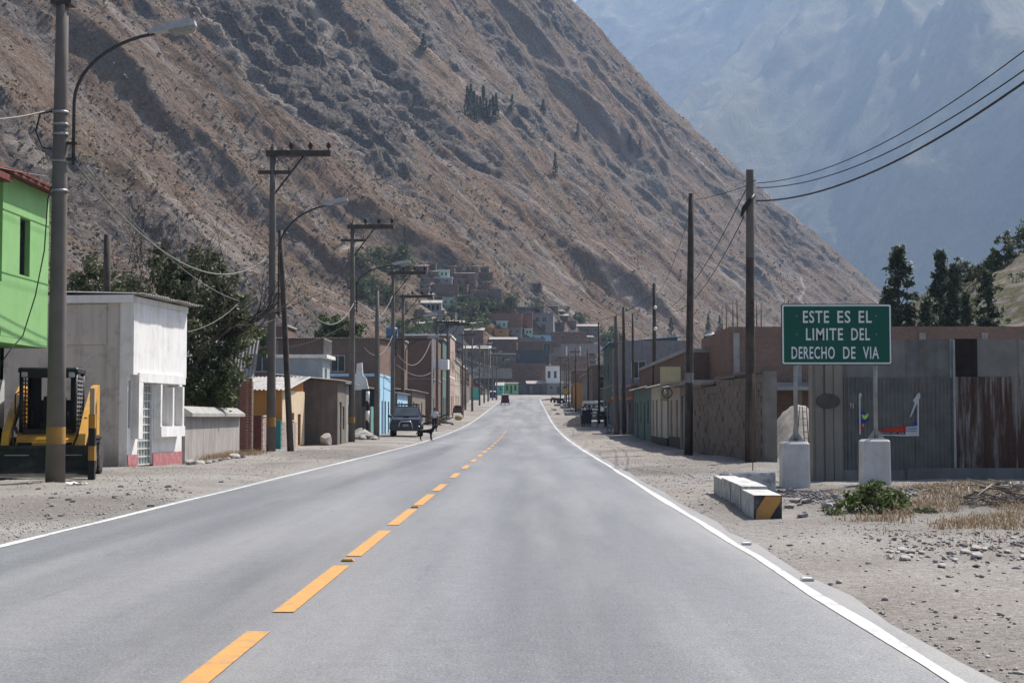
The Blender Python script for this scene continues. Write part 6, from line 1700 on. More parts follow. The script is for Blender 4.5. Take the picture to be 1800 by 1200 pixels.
# mototaxis
def mototaxi(label, loc, rz, body, roofm, rear=True):
    t = thing('mototaxi', label, 'mototaxi', loc, rz, 'three-wheeled mototaxis')
    MB().loft([[(s * w, y, z) for s, z in ((-1, 0.35), (1, 0.35), (1, 0.95), (-1, 0.95))] for y, w in ((0.0, 0.60), (0.2, 0.64), (1.1, 0.60), (1.3, 0.35))]).build('body', body, t)
    MB().loft([[(s * w, y, z) for s, z in ((-1, 1.55), (1, 1.55), (0.85, zt), (-0.85, zt))] for y, w, zt in ((-0.02, 0.60, 1.66), (0.3, 0.66, 1.74), (1.5, 0.62, 1.72), (1.75, 0.5, 1.62))]).build('canopy', roofm, t)
    for s in (-1, 1):
        MB().cyl((s * 0.58, 0.05, 0.9), (s * 0.58, 0.05, 1.58), 0.02, n=6).build('canopy_post', steel_dark, t)
        MB().cyl((s * 0.55, 1.3, 0.9), (s * 0.52, 1.6, 1.6), 0.02, n=6).build('canopy_post', steel_dark, t)
        wheel(t, (s * 0.62, 0.35, 0.24), 0.24, 0.10)
        MB().box((s * 0.45, -0.03, 0.75), (0.12, 0.03, 0.08)).build('tail_light', M('red_lamp', (0.35, 0.02, 0.02), bmp=0, rough=0.3), t)
    wheel(t, (0, 2.25, 0.25), 0.25, 0.09)
    MB().tube([(0, 2.25, 0.25), (0, 2.05, 0.8), (0, 1.9, 1.05)], 0.03, 6).build('fork', steel_dark, t)
    MB().tube([(-0.35, 1.85, 1.05), (0.35, 1.85, 1.05)], 0.018, 6).build('handlebar', steel_dark, t)
    MB().box((0, 1.45, 0.72), (0.26, 0.55, 0.14), ch=0.03).build('saddle', black_paint, t)
    MB().box((0, 0.02, 1.25), (1.06, 0.02, 0.6)).build('rear_curtain', body, t) if rear else None
    return t
q = px_x(888, 714, 232)
mototaxi('maroon mototaxi driving away in the middle of the road', (q, 232, rz_road(0, 232) + 0.004), 0.03, M('maroon_vinyl', (0.10, 0.045, 0.05), (0.06, 0.03, 0.035), 8), M('tan_canopy', (0.35, 0.30, 0.27), (0.25, 0.2, 0.18), 5))
q = px_x(866, 699, 300)
mototaxi('blue mototaxi with white roof parked by the teal kiosk', (q, 300, gz(q, 300) + 0.2), 0.0, M('blue_vinyl', (0.05, 0.06, 0.15), (0.04, 0.045, 0.11), 8), white_paint)
q = px_x(1118, 735, 118) 
# parked motorbikes far right
def motorbike(label, loc, rz):
    t = thing('motorbike', label, 'motorbike', loc, rz, 'motorbikes parked at the bend')
    for y in (-0.62, 0.62): wheel(t, (0, y, 0.30), 0.30, 0.10)
    MB().loft([[(s * w, y, z) for s, z in ((-1, zb), (1, zb), (1, zt), (-1, zt))] for y, w, zb, zt in ((-0.5, 0.12, 0.55, 0.72), (0.0, 0.14, 0.4, 0.72), (0.35, 0.15, 0.4, 0.9), (0.5, 0.06, 0.6, 0.85))]).build('body', mar, t)
    MB().box((0, -0.25, 0.78), (0.24, 0.65, 0.1), ch=0.02).build('saddle', black_paint, t)
    MB().tube([(0, 0.62, 0.3), (0, 0.42, 1.0)], 0.03, 6).build('fork', steel_dark, t)
    MB().tube([(-0.35, 0.36, 1.02), (0.35, 0.36, 1.02)], 0.018, 6).build('handlebar', steel_dark, t)
for k, (u, d) in enumerate(((972, 262), (979, 255), (986, 250))):
    q = px_x(u, 706, d); motorbike('dark motorbike parked on the gravel at the bend', (q, d, gz(q, d)), 0.5 + k * 0.2)
# ------------------------------------------------------------------ left row of the street
teal_w = M('teal_wall', (0.13, 0.36, 0.33), (0.10, 0.29, 0.27), 2, streak=(0.10, 0.2, 0.19))
blue_w = M('sky_blue_wall', (0.36, 0.58, 0.74), (0.30, 0.50, 0.65), 2, streak=(0.27, 0.4, 0.5))
pink_w = M('pink_plaster', (0.46, 0.33, 0.28), (0.37, 0.265, 0.225), 2, streak=(0.24, 0.18, 0.155))
tan_w = M('sandy_plaster', (0.45, 0.385, 0.30), (0.36, 0.31, 0.24), 2, streak=(0.23, 0.2, 0.16))
grey_w = M('bare_cement', (0.27, 0.27, 0.265), (0.21, 0.21, 0.205), 1.5, streak=(0.13, 0.13, 0.125), streak_amt=0.6)
mint_w = M('mint_wall', (0.40, 0.56, 0.48), (0.33, 0.47, 0.40), 2, streak=(0.25, 0.33, 0.29))
dgreen_w = M('bottle_green_wall', (0.10, 0.155, 0.14), (0.075, 0.12, 0.11), 2, streak=(0.07, 0.11, 0.10))
ora_w = M('ochre_wall', (0.52, 0.28, 0.09), (0.44, 0.235, 0.08), 2, streak=(0.3, 0.18, 0.08))
slate_w = M('slate_grey_metal', (0.085, 0.09, 0.105), (0.065, 0.07, 0.082), 1.5, rough=0.6, streak=(0.14, 0.14, 0.145), streak_amt=0.3)
blue_b = M('blue_tarpaulin', (0.11, 0.22, 0.38), (0.08, 0.16, 0.28), 3, rough=0.5)
cliff_mat = adobe_dark
def row_house(label, xf, y0, y1, w, h, wm, side, roof, op=(), s=(), name='street_house', trim=None, raw=None):
    """side 'L' stands left of the road with its street front on +x, 'R' the other way"""
    xc = xf - w / 2 if side == 'L' else xf + w / 2
    kw = {'E': op} if side == 'L' else {'W': op}
    t = house(name, label, (xc, (y0 + y1) / 2, gz(xc, y0) - 0.02), w, y1 - y0, h, raw or wm, S=s, roof=roof, trim=trim, group='houses along the street', **kw)
    if raw:                                        # painted plaster only on the street front
        hl = (y1 - y0) / 2 - 0.01; e = w / 2 + 0.035; mb = MB(); hs = [(u - 0.01, u + a - 0.01, z, z + b) for u, z, a, b, k in op]
        if side == 'L': wall(mb, (e, -hl), (e, hl), 0.0, h - 0.01, 0.033, hs)
        else: wall(mb, (-e, hl), (-e, -hl), 0.0, h - 0.01, 0.033, hs)
        mb.build('painted_front', wm, t)
    return t
row_house('teal painted shop with narrow white door frames behind the striped post', -9.75, 86.0, 95.4, 4, 2.95, teal_w, 'L', ('shedE', zinc_roof, 0.3), [(0.8, 0, 0.8, 2.2, 'dt'), (2.6, 0, 0.9, 2.2, 'dt'), (5.2, 0, 0.9, 2.2, 'dg'), (7.4, 0.8, 0.9, 1.2, 'w')], raw=adobe_dark)
row_house('bright sky blue house with blue door behind the dark pickup', -9.62, 96, 104.2, 4.2, 3.75, blue_w, 'L', ('flat', blue_w, 0.06), [(1.2, 0, 0.8, 2.2, 'd'), (3.2, 0, 1.0, 2.2, 'db'), (5.6, 0, 0.9, 2.2, 'd')], raw=brick_dark)
t = house('brick_compound', 'long dark brick building with thin sheet roof behind the orange house', (-16.2, 112, 0.2), 11.0, 10, 6.75, brick_dark, S=[(2.0, 4.3, 1.1, 1.3, 'w'), (7.5, 4.3, 1.0, 1.2, 'w')], roof=('shedS', zinc_roof, 0.3), cat='building')
for x in (-5.4, -1.9, 1.8, 5.35): MB().box((x, -5.02, 3.3), (0.25, 0.07, 6.6)).build('column', concd, t)
house('brick_upper_house', 'small dark brick house with white pillared end above the long brick building', (-23.3, 132, 3.5), 4.4, 5, 5.6, brick_dark, S=[(1.2, 3.4, 0.9, 1.0, 'w')], roof=('flat', conc, 0.15))
house('brick_annex', 'dark brick annex with rooftop slab next to the long brick building', (-13.0, 126, 0.6), 5.0, 6, 7.0, brick_dark, S=[(1.5, 4.8, 1.0, 1.0, 'w')], roof=('flat', concd, 0.1))
q = P(655, 575, 104); t = thing('blue_water_tank', 'blue plastic water tank on the roof of the brick annex', 'water tank', (-11.4, 124.2, 7.78))
MB().lathe((0, 0, 0), [(0.5, 0), (0.5, 0.35), (0.47, 0.4), (0.5, 0.45), (0.5, 0.85), (0.3, 0.95)], 16).build('tank_body', blue_b, t)
MB().lathe((0, 0, 0.95), [(0.3, 0), (0.28, 0.06)], 12).build('lid', black_paint, t)
row_house('low pale blue house with rubble on its roof behind the pickup', -9.45, 107, 116, 4.5, 2.75, blue_w, 'L', ('shedE', zinc_roof, 0.25), [(1, 0, 0.8, 2.1, 'd'), (3.2, 0, 0.9, 2.1, 'db'), (6, .9, .9, 1.1, 'w')], raw=adobe)
row_house('ruined tan adobe house with sagging tin roof past the blue houses', -9.3, 119, 134, 4.5, 3.0, adobe, 'L', ('shedE', zinc_roof, 0.4), [(1, 0, 1.0, 2.1, 'd'), (4, 0, 0.9, 2.0, 'dg'), (7.0, 0.8, 1, 1.2, 'w'), (10, 0, 1.2, 2.1, 'd')])
t = house('red_brick_block', 'tall windowless red brick block with white balcony towards the street', (-12.6, 147, 0.85), 7.0, 14, 7.9, brick_dark, E=[(2, 3.6, 1.2, 1.4, 'w'), (6, 3.6, 1.2, 1.4, 'w'), (2, 0, 1.2, 2.2, 'dg')], roof=('open', conc), cat='building', trim=(concd, 4.0))
MB().box((3.55, -7.05, 3.7), (0.16, 0.12, 8.0)).build('white_pilaster', white_paint, t)
bl = MB().box((4.3, -5.6, 5.0), (1.4, 2.8, 0.16)).build('balcony', white_wall, t)
for yy in (-7.0, -4.2): MB().box((4.3, yy, 5.45), (1.4, 0.08, 0.75)).build('balcony_parapet', white_wall, bl)
MB().box((4.96, -5.6, 5.45), (0.08, 2.7, 0.75)).build('balcony_parapet', white_wall, bl)
row_house('dull bottle green upper-storey house past the white balcony', -9.0, 155, 164, 5, 8.2, dgreen_w, 'L', ('flat', conc, 0.2), [(1, 5, 1, 1.4, 'w'), (4, 5, 1, 1.4, 'w'), (1, 0, 1.2, 2.2, 'dg'), (4, 0, 1.2, 2.2, 'd')], trim=(concd, 4.2), raw=brick_dark)
row_house('tall pink plastered house with white gable strip', -8.75, 165, 176, 5, 8.9, pink_w, 'L', ('flat', white_paint, 0.15), [(1.2, 5, 1, 1.5, 'w'), (5, 5, 1, 1.5, 'w'), (8, 5, 1, 1.5, 'w'), (2, 0, 1.4, 2.3, 'd'), (6, 0, 1.2, 2.3, 'dg')], trim=(white_paint, 4.4), raw=brick_dark)
row_house('sandy two-storey house next to the pink house', -8.8, 177, 190, 5, 6.2, tan_w, 'L', ('flat', conc, 0.2), [(1, 3.8, 1, 1.3, 'w'), (5, 3.8, 1, 1.3, 'w'), (9, 3.8, 1, 1.3, 'w'), (2, 0, 1.4, 2.2, 'd'), (7, 0, 1.2, 2.2, 'dk')], trim=(conc, 3.2), raw=adobe_dark)
row_house('dark brown adobe row with tin roof past the sandy house', -9.3, 192, 214, 6, 4.2, adobe_dark, 'L', ('shedE', zinc_roof, 0.6), [(2, 0, 1.2, 2.2, 'd'), (7, 0, 1.2, 2.2, 'dg'), (13, 0, 1.2, 2.2, 'd'), (17, 1, 1.2, 1.2, 'w')])
row_house('brown brick house with white roof edge down the street', -9.8, 216, 232, 7, 6.0, brick_dark, 'L', ('flat', white_paint, 0.2), [(2, 3.4, 1.2, 1.3, 'w'), (8, 3.4, 1.2, 1.3, 'w'), (3, 0, 1.4, 2.2, 'dg'), (9, 0, 1.4, 2.2, 'd')], [(2, 3.4, 1.2, 1.3, 'w')])
row_house('low dark house with pale tin roof before the teal kiosk', -10.5, 236, 262, 7, 3.9, adobe_dark, 'L', ('shedE', zinc_roof, 0.5), [(3, 0, 1.2, 2.2, 'd'), (12, 0, 1.2, 2.2, 'dk')], [(2, 1, 1, 1.2, 'w')])
row_house('weathered brick house behind the teal kiosk', -12.0, 300, 320, 8, 5.8, brick_dark, 'L', ('shedE', zinc_roof, 0.6), [(3, 3.2, 1.2, 1.3, 'w'), (12, 0, 1.2, 2.2, 'd')], [(2, 3.2, 1.1, 1.2, 'w'), (5, 3.2, 1.1, 1.2, 'w')])
q = px_x(835, 700, 288)
t = house('teal_kiosk', 'small bright teal kiosk with red sign strip at the roadside', (q, 288, gz(q, 288)), 1.7, 2.2, 2.3, M('bright_teal', (0.10, 0.42, 0.36), (0.085, 0.36, 0.31), 3), E=[(0.6, 0.9, 1.0, 0.9, 'w')], roof=('flat', zinc_roof, 0.1), cat='kiosk')
MB().box((-0.1, -1.13, 2.62), (1.2, 0.05, 0.36)).build('sign_strip', M('red_sign_paint', (0.42, 0.05, 0.06), (0.34, 0.05, 0.05), 4), t)

# ------------------------------------------------------------------ right row of the street
awn = M('red_awning', (0.50, 0.06, 0.05), (0.42, 0.05, 0.045), 4)
t = row_house('shop with projecting red and orange awning', 6.7, 96.5, 109, 4, 3.1, M('dark_shop_front', (0.15, 0.15, 0.14), (0.1, 0.1, 0.1), 2), 'R', ('flat', concd, 0.1), [(1, 0, 2, 2.1, 'dk'), (5, 0, 2, 2.1, 'dg'), (9, 0.8, 1.6, 1.2, 'w')])
MB().box((-2.75, -3.6, 2.25), (1.5, 4.6, 0.06), ry=-0.10).build('awning', awn, t)
MB().box((-2.45, -6.1, 2.32), (1.9, 0.08, 0.18)).build('awning_valance', M('orange_valance', (0.60, 0.33, 0.16), (0.5, 0.27, 0.13), 5), t)
for k in (-5.8, -1.4): MB().cyl((-3.4, k, 0), (-3.4, k, 2.2), 0.03, n=6).build('awning_post', steel_galv, t)
row_house('lavender and grey two-storey house behind the tangle of wires', 6.9, 110, 124, 5, 6.6, M('lavender_grey', (0.25, 0.24, 0.25), (0.19, 0.183, 0.19), 2, streak=(0.13, 0.125, 0.13)), 'R', ('open', conc), [(2, 3.8, 1.2, 1.4, 'w'), (8, 3.8, 1.2, 1.4, 'w'), (3, 0, 1.6, 2.2, 'dg'), (9, 0, 1.6, 2.2, 'd')], [(0.6, 3.8, 1.1, 1.3, 'w')], trim=(conc, 3.2))
row_house('dull green three-storey house with blue tarpaulin roof', 7.0, 126, 141, 5.5, 7.0, dgreen_w, 'R', ('shedW', blue_b, 0.5), [(2, 4, 1.2, 1.4, 'w'), (8, 4, 1.2, 1.4, 'w'), (3, 0, 1.6, 2.2, 'dk'), (9, 0, 1.6, 2.2, 'dg')], [(0.8, 4, 1.1, 1.4, 'w'), (3.0, 4, 1.1, 1.4, 'w')], trim=(concd, 3.4))
t = row_house('sandy plaster house with red and green poster panel beside the van', 8.6, 152, 168, 5.5, 6.8, tan_w, 'R', ('flat', conc, 0.15), [(2, 4, 1.2, 1.4, 'w'), (8, 4, 1.2, 1.4, 'w'), (3, 0, 1.6, 2.2, 'dk'), (9, 0, 1.6, 2.2, 'dg')], [(1.0, 3.6, 1.0, 1.4, 'w'), (3.2, 3.6, 1.0, 1.4, 'w')], trim=(concd, 3.2))
MB().box((-1.6, -8.08, 2.2), (1.3, 0.05, 0.55)).build('poster_panel', pr, t)
MB().box((-1.6, -8.08, 1.65), (1.3, 0.05, 0.50)).build('poster_panel', M('poster_green', (0.06, 0.25, 0.09), bmp=0), t)
row_house('brown timber-clad house with pale parapet farther along the shops', 7.2, 170, 184, 5, 5.6, adobe_dark, 'R', ('flat', conc, 0.2), [(2, 3.2, 1.2, 1.4, 'w'), (8, 3.2, 1.2, 1.4, 'w'), (3, 0, 1.6, 2.2, 'dk')], [(0.8, 3.0, 1.0, 1.4, 'w')])
row_house('grey cement house with pale canopy in the row of shops', 7.2, 186, 203, 5, 4.6, grey_w, 'R', ('flat', conc, 0.4), [(2, 0, 1.2, 2.1, 'dg'), (8, 0, 1.2, 2.1, 'dk'), (12, 0.9, 1.2, 1.4, 'w')], [(0.8, 2.6, 1.0, 1.2, 'w')])
row_house('ochre shop with yellow awning near the bend', 6.6, 206, 226, 5, 3.6, ora_w, 'R', ('shedW', zinc_roof, 0.4), [(2, 0, 1.2, 2.1, 'd'), (8, 0, 1.2, 2.1, 'dk'), (12, 0.9, 1.2, 1.4, 'w')], [(0.8, 0, 1.0, 2.2, 'd')])
row_house('brown brick house after the ochre shop', 6.9, 229, 246, 6, 5.4, brick_dark, 'R', ('flat', conc, 0.2), [(2, 3.2, 1.2, 1.4, 'w'), (8, 0, 1.2, 2.1, 'dk')], [(1.2, 3.0, 1.0, 1.4, 'w'), (3.4, 3.0, 1.0, 1.4, 'w')])
row_house('pale plaster house at the inside of the bend', 7.4, 250, 268, 6, 4.4, tan_w, 'R', ('flat', conc, 0.2), [(2, 0, 1.2, 2.1, 'd')], [(1.2, 0, 1.0, 2.1, 'dk'), (3.4, 1.0, 1.0, 1.2, 'w')])
t = thing('yellow_sign', 'yellow diamond warning sign on a thin post by the ochre shop', 'road sign', (px_x(994, 700, 205), 204, gz(5, 204)))
MB().cyl((0, 0, 0), (0, 0, 2.3), 0.03, n=6).build('post', steel_galv, t)
MB().prism([(0.45, 0), (0, 0.45), (-0.45, 0), (0, -0.45)], 0.03, (0, -0.05, 2.4)).build('sign_panel', M('sign_yellow', (0.58, 0.33, 0.03), (0.5, 0.28, 0.03), 4, bmp=0), t)
# slatted rack and blue tarpaulin
q = px_x(1041, 725, 127)
t = thing('slatted_rack', 'dark slatted display rack standing before the shops', 'rack', (q, 127, gz(q, 127)))
for s in (-1, 1): MB().box((s * 0.5, 0, 0.95), (0.06, 0.06, 1.9)).build('upright', steel_dark, t)
for i in range(5): MB().box((0, -0.02, 0.7 + i * 0.27), (0.94, 0.05, 0.12)).build('slat', timber, t)

# ------------------------------------------------------------------ houses at the bend and up the hillside
def bh(u0, u1, v0, v1, d, wm, label, roof=None, ops=(), depth=6.0, rz=0.0, sink=0.6, name='hillside_house', group='houses on the hillside'):
    """a house whose front spans those photograph pixels; it stands where the view ray meets the ground"""
    um = (u0 + u1) / 2
    if d is None:
        r = RAY(um, v1)
        hit = BVH_M.ray_cast(EYE, r)
        d = hit[0].y if hit[0] is not None else 480.0
        d = min(max(d, 400.0), 640.0)
    p = P(um, v1, d)
    w = (u1 - u0) * d / F_; h = (v1 - v0) * d / F_
    S = [(w * a, h * b, w * c, h * e, k) for a, b, c, e, k in ops]
    t = house(name, label, (p.x, d + depth / 2, p.z), w, depth, h, wm, S=S, roof=roof or ('flat', conc, 0.15), rz=rz, group=group)
    MB().box((0, 0.15, -1.9), (w - 0.1, depth - 0.25, 3.2)).build('footing', stone_mat, t)
    return t
W2 = [(0.15, 0.42, 0.2, 0.38, 'w'), (0.6, 0.42, 0.2, 0.38, 'w')]
W3 = [(0.08, 0.4, 0.16, 0.36, 'w'), (0.42, 0.02, 0.14, 0.7, 'd'), (0.72, 0.4, 0.16, 0.36, 'w')]
W4 = [(0.08, 0.55, 0.12, 0.25, 'w'), (0.34, 0.55, 0.12, 0.25, 'w'), (0.6, 0.55, 0.12, 0.25, 'w'), (0.3, 0.02, 0.1, 0.36, 'd')]
D1 = [(0.35, 0.02, 0.3, 0.7, 'dk')]
zr = ('shedS', zinc_roof, 0.95); zg = ('gable', zinc_roof, 1.0)
bh(885, 911, 673, 692, 408, M('pale_green_house', (0.36, 0.50, 0.30), (0.30, 0.42, 0.25), 2), 'pale green house with dark green doors facing the bend', ('shedS', zinc_roof, 0.3), [(0.16, 0.30, 0.16, 0.5, 'dk'), (0.45, 0.05, 0.14, 0.75, 'dk'), (0.72, 0.30, 0.16, 0.5, 'dk')], group='houses at the bend', name='roadside_house')
bh(872, 884.5, 677, 695, 400, M('bright_teal', (0.10, 0.42, 0.36)), 'teal shed beside the pale green house', zr, [(0.5, 0.45, 0.3, 0.35, 'w')], group='houses at the bend', name='roadside_house')
bh(911.5, 925, 673, 692, 409, slate_w, 'dark slate grey garage beside the pale green house', ('flat', slate_w, 0.05), group='houses at the bend', name='roadside_house')
bh(893, 959, 640, 690, 424, brick_dark, 'long plain brown brick building behind the pale green house', ('flat', concd, 0.15), [(0.1, 0.62, 0.06, 0.14, 'w'), (0.5, 0.62, 0.06, 0.14, 'w'), (0.75, 0.62, 0.06, 0.14, 'w')], 9, group='houses at the bend', name='roadside_house')
bh(926, 962, 674, 692, 414, adobe_dark, 'dark adobe lean-to under the brown brick building', zr, [(0.15, 0.02, 0.12, 0.75, 'dg'), (0.6, 0.02, 0.12, 0.75, 'd')], group='houses at the bend', name='roadside_house')
t = bh(959.5, 985, 643, 692, 416, white_wall, 'white two-storey house with balcony at the bend', ('flat', concd, 0.2), [(0.12, 0.56, 0.2, 0.26, 'w'), (0.55, 0.56, 0.2, 0.26, 'w'), (0.2, 0.02, 0.25, 0.34, 'dg'), (0.6, 0.02, 0.25, 0.34, 'd')], group='houses at the bend', name='roadside_house')
MB().box((0.4, -3.5, 3.1), (4.6, 1.0, 0.5)).build('balcony', white_wall, t)
bh(963, 1000, 674, 691, 405, grey_w, 'low grey shop row under the white house', ('flat', conc, 0.3), W3, group='houses at the bend', name='roadside_house')
# hillside, from the bottom up
H = [
 (906, 965, 616, 641, 440, slate_w, 'large dark slate metal hall above the bend', ('flat', slate_w, 0.1), [(0.05, 0.5, 0.06, 0.2, 'w')]),
 (970, 1036, 626, 648, 430, brick_dark, 'wide brown brick house right of the slate hall', ('flat', concd, 0.1), W4),
 (838, 884, 648, 672, 424, brick_dark, 'dark brick yard building behind the mototaxi', zr, W3),
 (845, 905, 622, 646, 425, adobe_dark, 'dark adobe house with white roof edge below the brick terrace', ('flat', white_paint, 0.25), W2),
 (861, 908, 596, 618, 450, brick_dark, 'dark red brick terrace house with a single small window', zr, [(0.7, 0.3, 0.1, 0.3, 'w')]),
 (910, 972, 600, 617, 455, brick_dark, 'brick house with white corner pillar above the slate hall', ('flat', conc, 0.1), [(0.72, 0.1, 0.2, 0.7, 'w')]),
 (815, 862, 612, 640, 415, adobe_dark, 'shaded brown house under the hillside trees', zr, W2),
 (916, 972, 589, 597, None, blue_w, 'low pale blue wall house with white roof stripes', ('flat', zinc_roof, 0.2), [(0.1, 0.2, 0.1, 0.5, 'w'), (0.6, 0.2, 0.1, 0.5, 'w')]),
 (970, 1031, 584, 606, 458, brick_dark, 'broad brick house with two small openings on the right slope', ('flat', concd, 0.15), [(0.25, 0.45, 0.12, 0.3, 'w'), (0.66, 0.45, 0.12, 0.3, 'w')]),
 (1010, 1054, 573, 589, None, adobe_dark, 'long dark brown house with tin roof at the foot of the scree', zr, W3),
 (853, 893, 577, 591, None, ora_w, 'orange ochre house with red door half way up the village', ('shedS', zinc_roof, 0.2), [(0.3, 0.02, 0.1, 0.75, 'd'), (0.62, 0.35, 0.12, 0.4, 'w')]),
 (893.5, 918, 577, 591, None, grey_w, 'grey cement house beside the orange ochre house', ('flat', conc, 0.1), W2),
 (921, 936, 578, 590, None, mint_w, 'mint green house with white window frames above the blue wall', ('flat', white_paint, 0.1), [(0.2, 0.35, 0.24, 0.4, 'w'), (0.58, 0.35, 0.24, 0.4, 'w')]),
 (873, 893, 565, 576, None, mint_w, 'pale mint house with two dark windows above the orange house', ('flat', white_paint, 0.2), [(0.2, 0.3, 0.18, 0.45, 'w'), (0.6, 0.3, 0.18, 0.45, 'w')]),
 (751, 815, 566, 588, None, grey_w, 'wide grey house with overlapping tin roofs above the tall red block', zr, W4),
 (800, 850, 580, 600, None, brick_dark, 'dark brick house among trees below the wide grey house', zr, W2),
 (855, 918, 550, 576, None, brick_red, 'large red brick house with flat roof in the upper village', ('open', conc), [(0.1, 0.3, 0.1, 0.25, 'w')]),
 (919, 937, 549, 577, None, brick_red, 'narrow tall brick house with cement columns in the upper village', ('flat', conc, 0.1), [(0.6, 0.5, 0.2, 0.2, 'w')]),
 (938, 974, 551, 584, None, grey_w, 'grey two-storey house on columns in the upper village', ('flat', conc, 0.25), [(0.1, 0.55, 0.2, 0.28, 'w'), (0.45, 0.55, 0.2, 0.28, 'w'), (0.4, 0.02, 0.2, 0.4, 'd')]),
 (904, 938, 540, 551, None, slate_w, 'dark low house with slab roof above the red brick house', ('flat', concd, 0.3), W2),
 (963, 981, 538, 550, None, adobe, 'tiny shack with bright white roof below the scree track', ('flat', white_paint, 0.4), [(0.3, 0.05, 0.3, 0.7, 'd')]),
 (740, 776, 532, 546, None, grey_w, 'pale open pavilion with columns and tin gable on the terrace', zg, [(0.08, 0.05, 0.14, 0.7, 'o'), (0.30, 0.05, 0.14, 0.7, 'o'), (0.52, 0.05, 0.14, 0.7, 'o'), (0.74, 0.05, 0.14, 0.7, 'o')]),
 (778, 801, 522, 541, None, mint_w, 'mint green house beside the pale pavilion', ('shedS', zinc_roof, 0.25), [(0.15, 0.4, 0.2, 0.3, 'w'), (0.6, 0.4, 0.2, 0.3, 'w')]),
 (805, 826, 519, 538, None, brick_dark, 'brick house with wide dark garage opening', ('flat', conc, 0.15), [(0.2, 0.0, 0.6, 0.75, 'o')]),
 (826, 856, 511, 533, None, brick_dark, 'brick house with pale window surrounds near the top of the village', ('flat', conc, 0.1), W2),
 (856, 882, 509, 524, None, adobe_dark, 'dark earth-coloured house at the end of the top row', ('flat', concd, 0.1), W2),
 (759, 805, 500, 521, None, brick_dark, 'long brick house behind the mint green house', ('flat', concd, 0.1), [(0.7, 0.4, 0.1, 0.3, 'w'), (0.2, 0.4, 0.1, 0.3, 'w')]),
 (763, 795, 488, 501, None, grey_w, 'pale grey pillared house in the top rows', ('flat', white_paint, 0.15), W2),
 (799, 834, 480, 492, None, brick_dark, 'dark shed-like house highest on the hillside', zr, [(0.4, 0.02, 0.2, 0.7, 'd')]),
 (770, 790, 475, 489, None, mint_w, 'pale mint cube house at the top of the village', ('flat', white_paint, 0.1), [(0.25, 0.35, 0.2, 0.4, 'w'), (0.6, 0.35, 0.2, 0.4, 'w')]),
]
rng = random.Random(12)
for (u0, u1, v0, v1, d, wm, lab, rf, ops) in H:
    bh(u0, u1, v0, v1, d, wm, lab, rf, ops, depth=5 + rng.uniform(-1, 1.5), rz=rng.uniform(-0.07, 0.07))
# the many small look-alike houses packed between the named ones
boxes = [(h_[0] + 4, h_[1] - 4, h_[2] + 1, h_[3] - 2) for h_ in H]
pal = [brick_dark, brick_red, adobe_dark, brick_dark, brick_pink, adobe, brick_red]
cnt = 0
for v1 in range(476, 648, 5):
    for u in range(736, 1060, 9):
        u0 = u + rng.uniform(-5, 5); w_ = rng.uniform(11, 24); hgt = rng.uniform(7, 12); vb = v1 + rng.uniform(-3, 3)
        lim = 880 if vb < 545 else 1000 if vb < 575 else 1050
        if u0 + w_ > lim or vb > 575 + (u0 - 736) * 0.6 + 12: continue
        if any(not (u0 + w_ < b_[0] or u0 > b_[1] or vb < b_[2] or vb - hgt > b_[3]) for b_ in boxes): continue
        boxes.append((u0 - 1, u0 + w_ + 1, vb - hgt + 2, vb)); k_ = cnt % 3; cnt += 1
        bh(u0, u0 + w_, vb - hgt, vb, None, pal[cnt % 7], ['small brown house with tin roof in the stepped rows of the hillside village', 'small flat-roofed brick house in the stepped rows of the hillside village', 'small earth-walled house with slab roof in the stepped rows of the hillside village'][k_],
           [('shedS', zinc_roof, 0.8), ('flat', concd, 0.15), ('flat', conc, 0.25)][k_], [W2, W3, D1][cnt % 3], depth=4.5, rz=rng.uniform(-0.25, 0.25), group=['small tin-roofed village houses', 'small flat-roofed village houses', 'small earth-walled village houses'][k_])
# white pillars of the green hedge arch
t = thing('pillared_gate', 'white pillars flanking a clipped green hedge arch below the brick house', 'gate', P(1008, 626, 436))
for u in (996, 1020): 
    x = (u - 1008) * 436 / F_; MB().box((x, 0, 1.4), (0.35, 0.35, 3.0)).build('pillar', white_paint, t)
# retaining walls with dark recesses between rows
for i, (u0, u1, v, d) in enumerate(((740, 850, 548, 540), (850, 960, 596, 466), (985, 1055, 607, 452), (820, 900, 650, 415), (760, 870, 604, 470))):
    p = P((u0 + u1) / 2, v, d); w = (u1 - u0) * d / F_
    t = thing('retaining_wall', ['stone retaining wall under the pale pavilion', 'stone retaining wall under the mint and blue houses', 'stone retaining wall under the broad brick house', 'stone retaining wall behind the parked mototaxi', 'stone retaining wall under the wide grey house'][i], 'wall', p)
    MB().box((0, 0.4, -1.0), (w, 0.8, 2.6), taper=0.97).build('wall_body', stone_mat, t)
    MB().box((0, 0.4, 0.36), (w + 0.1, 0.9, 0.12)).build('coping', conc, t)
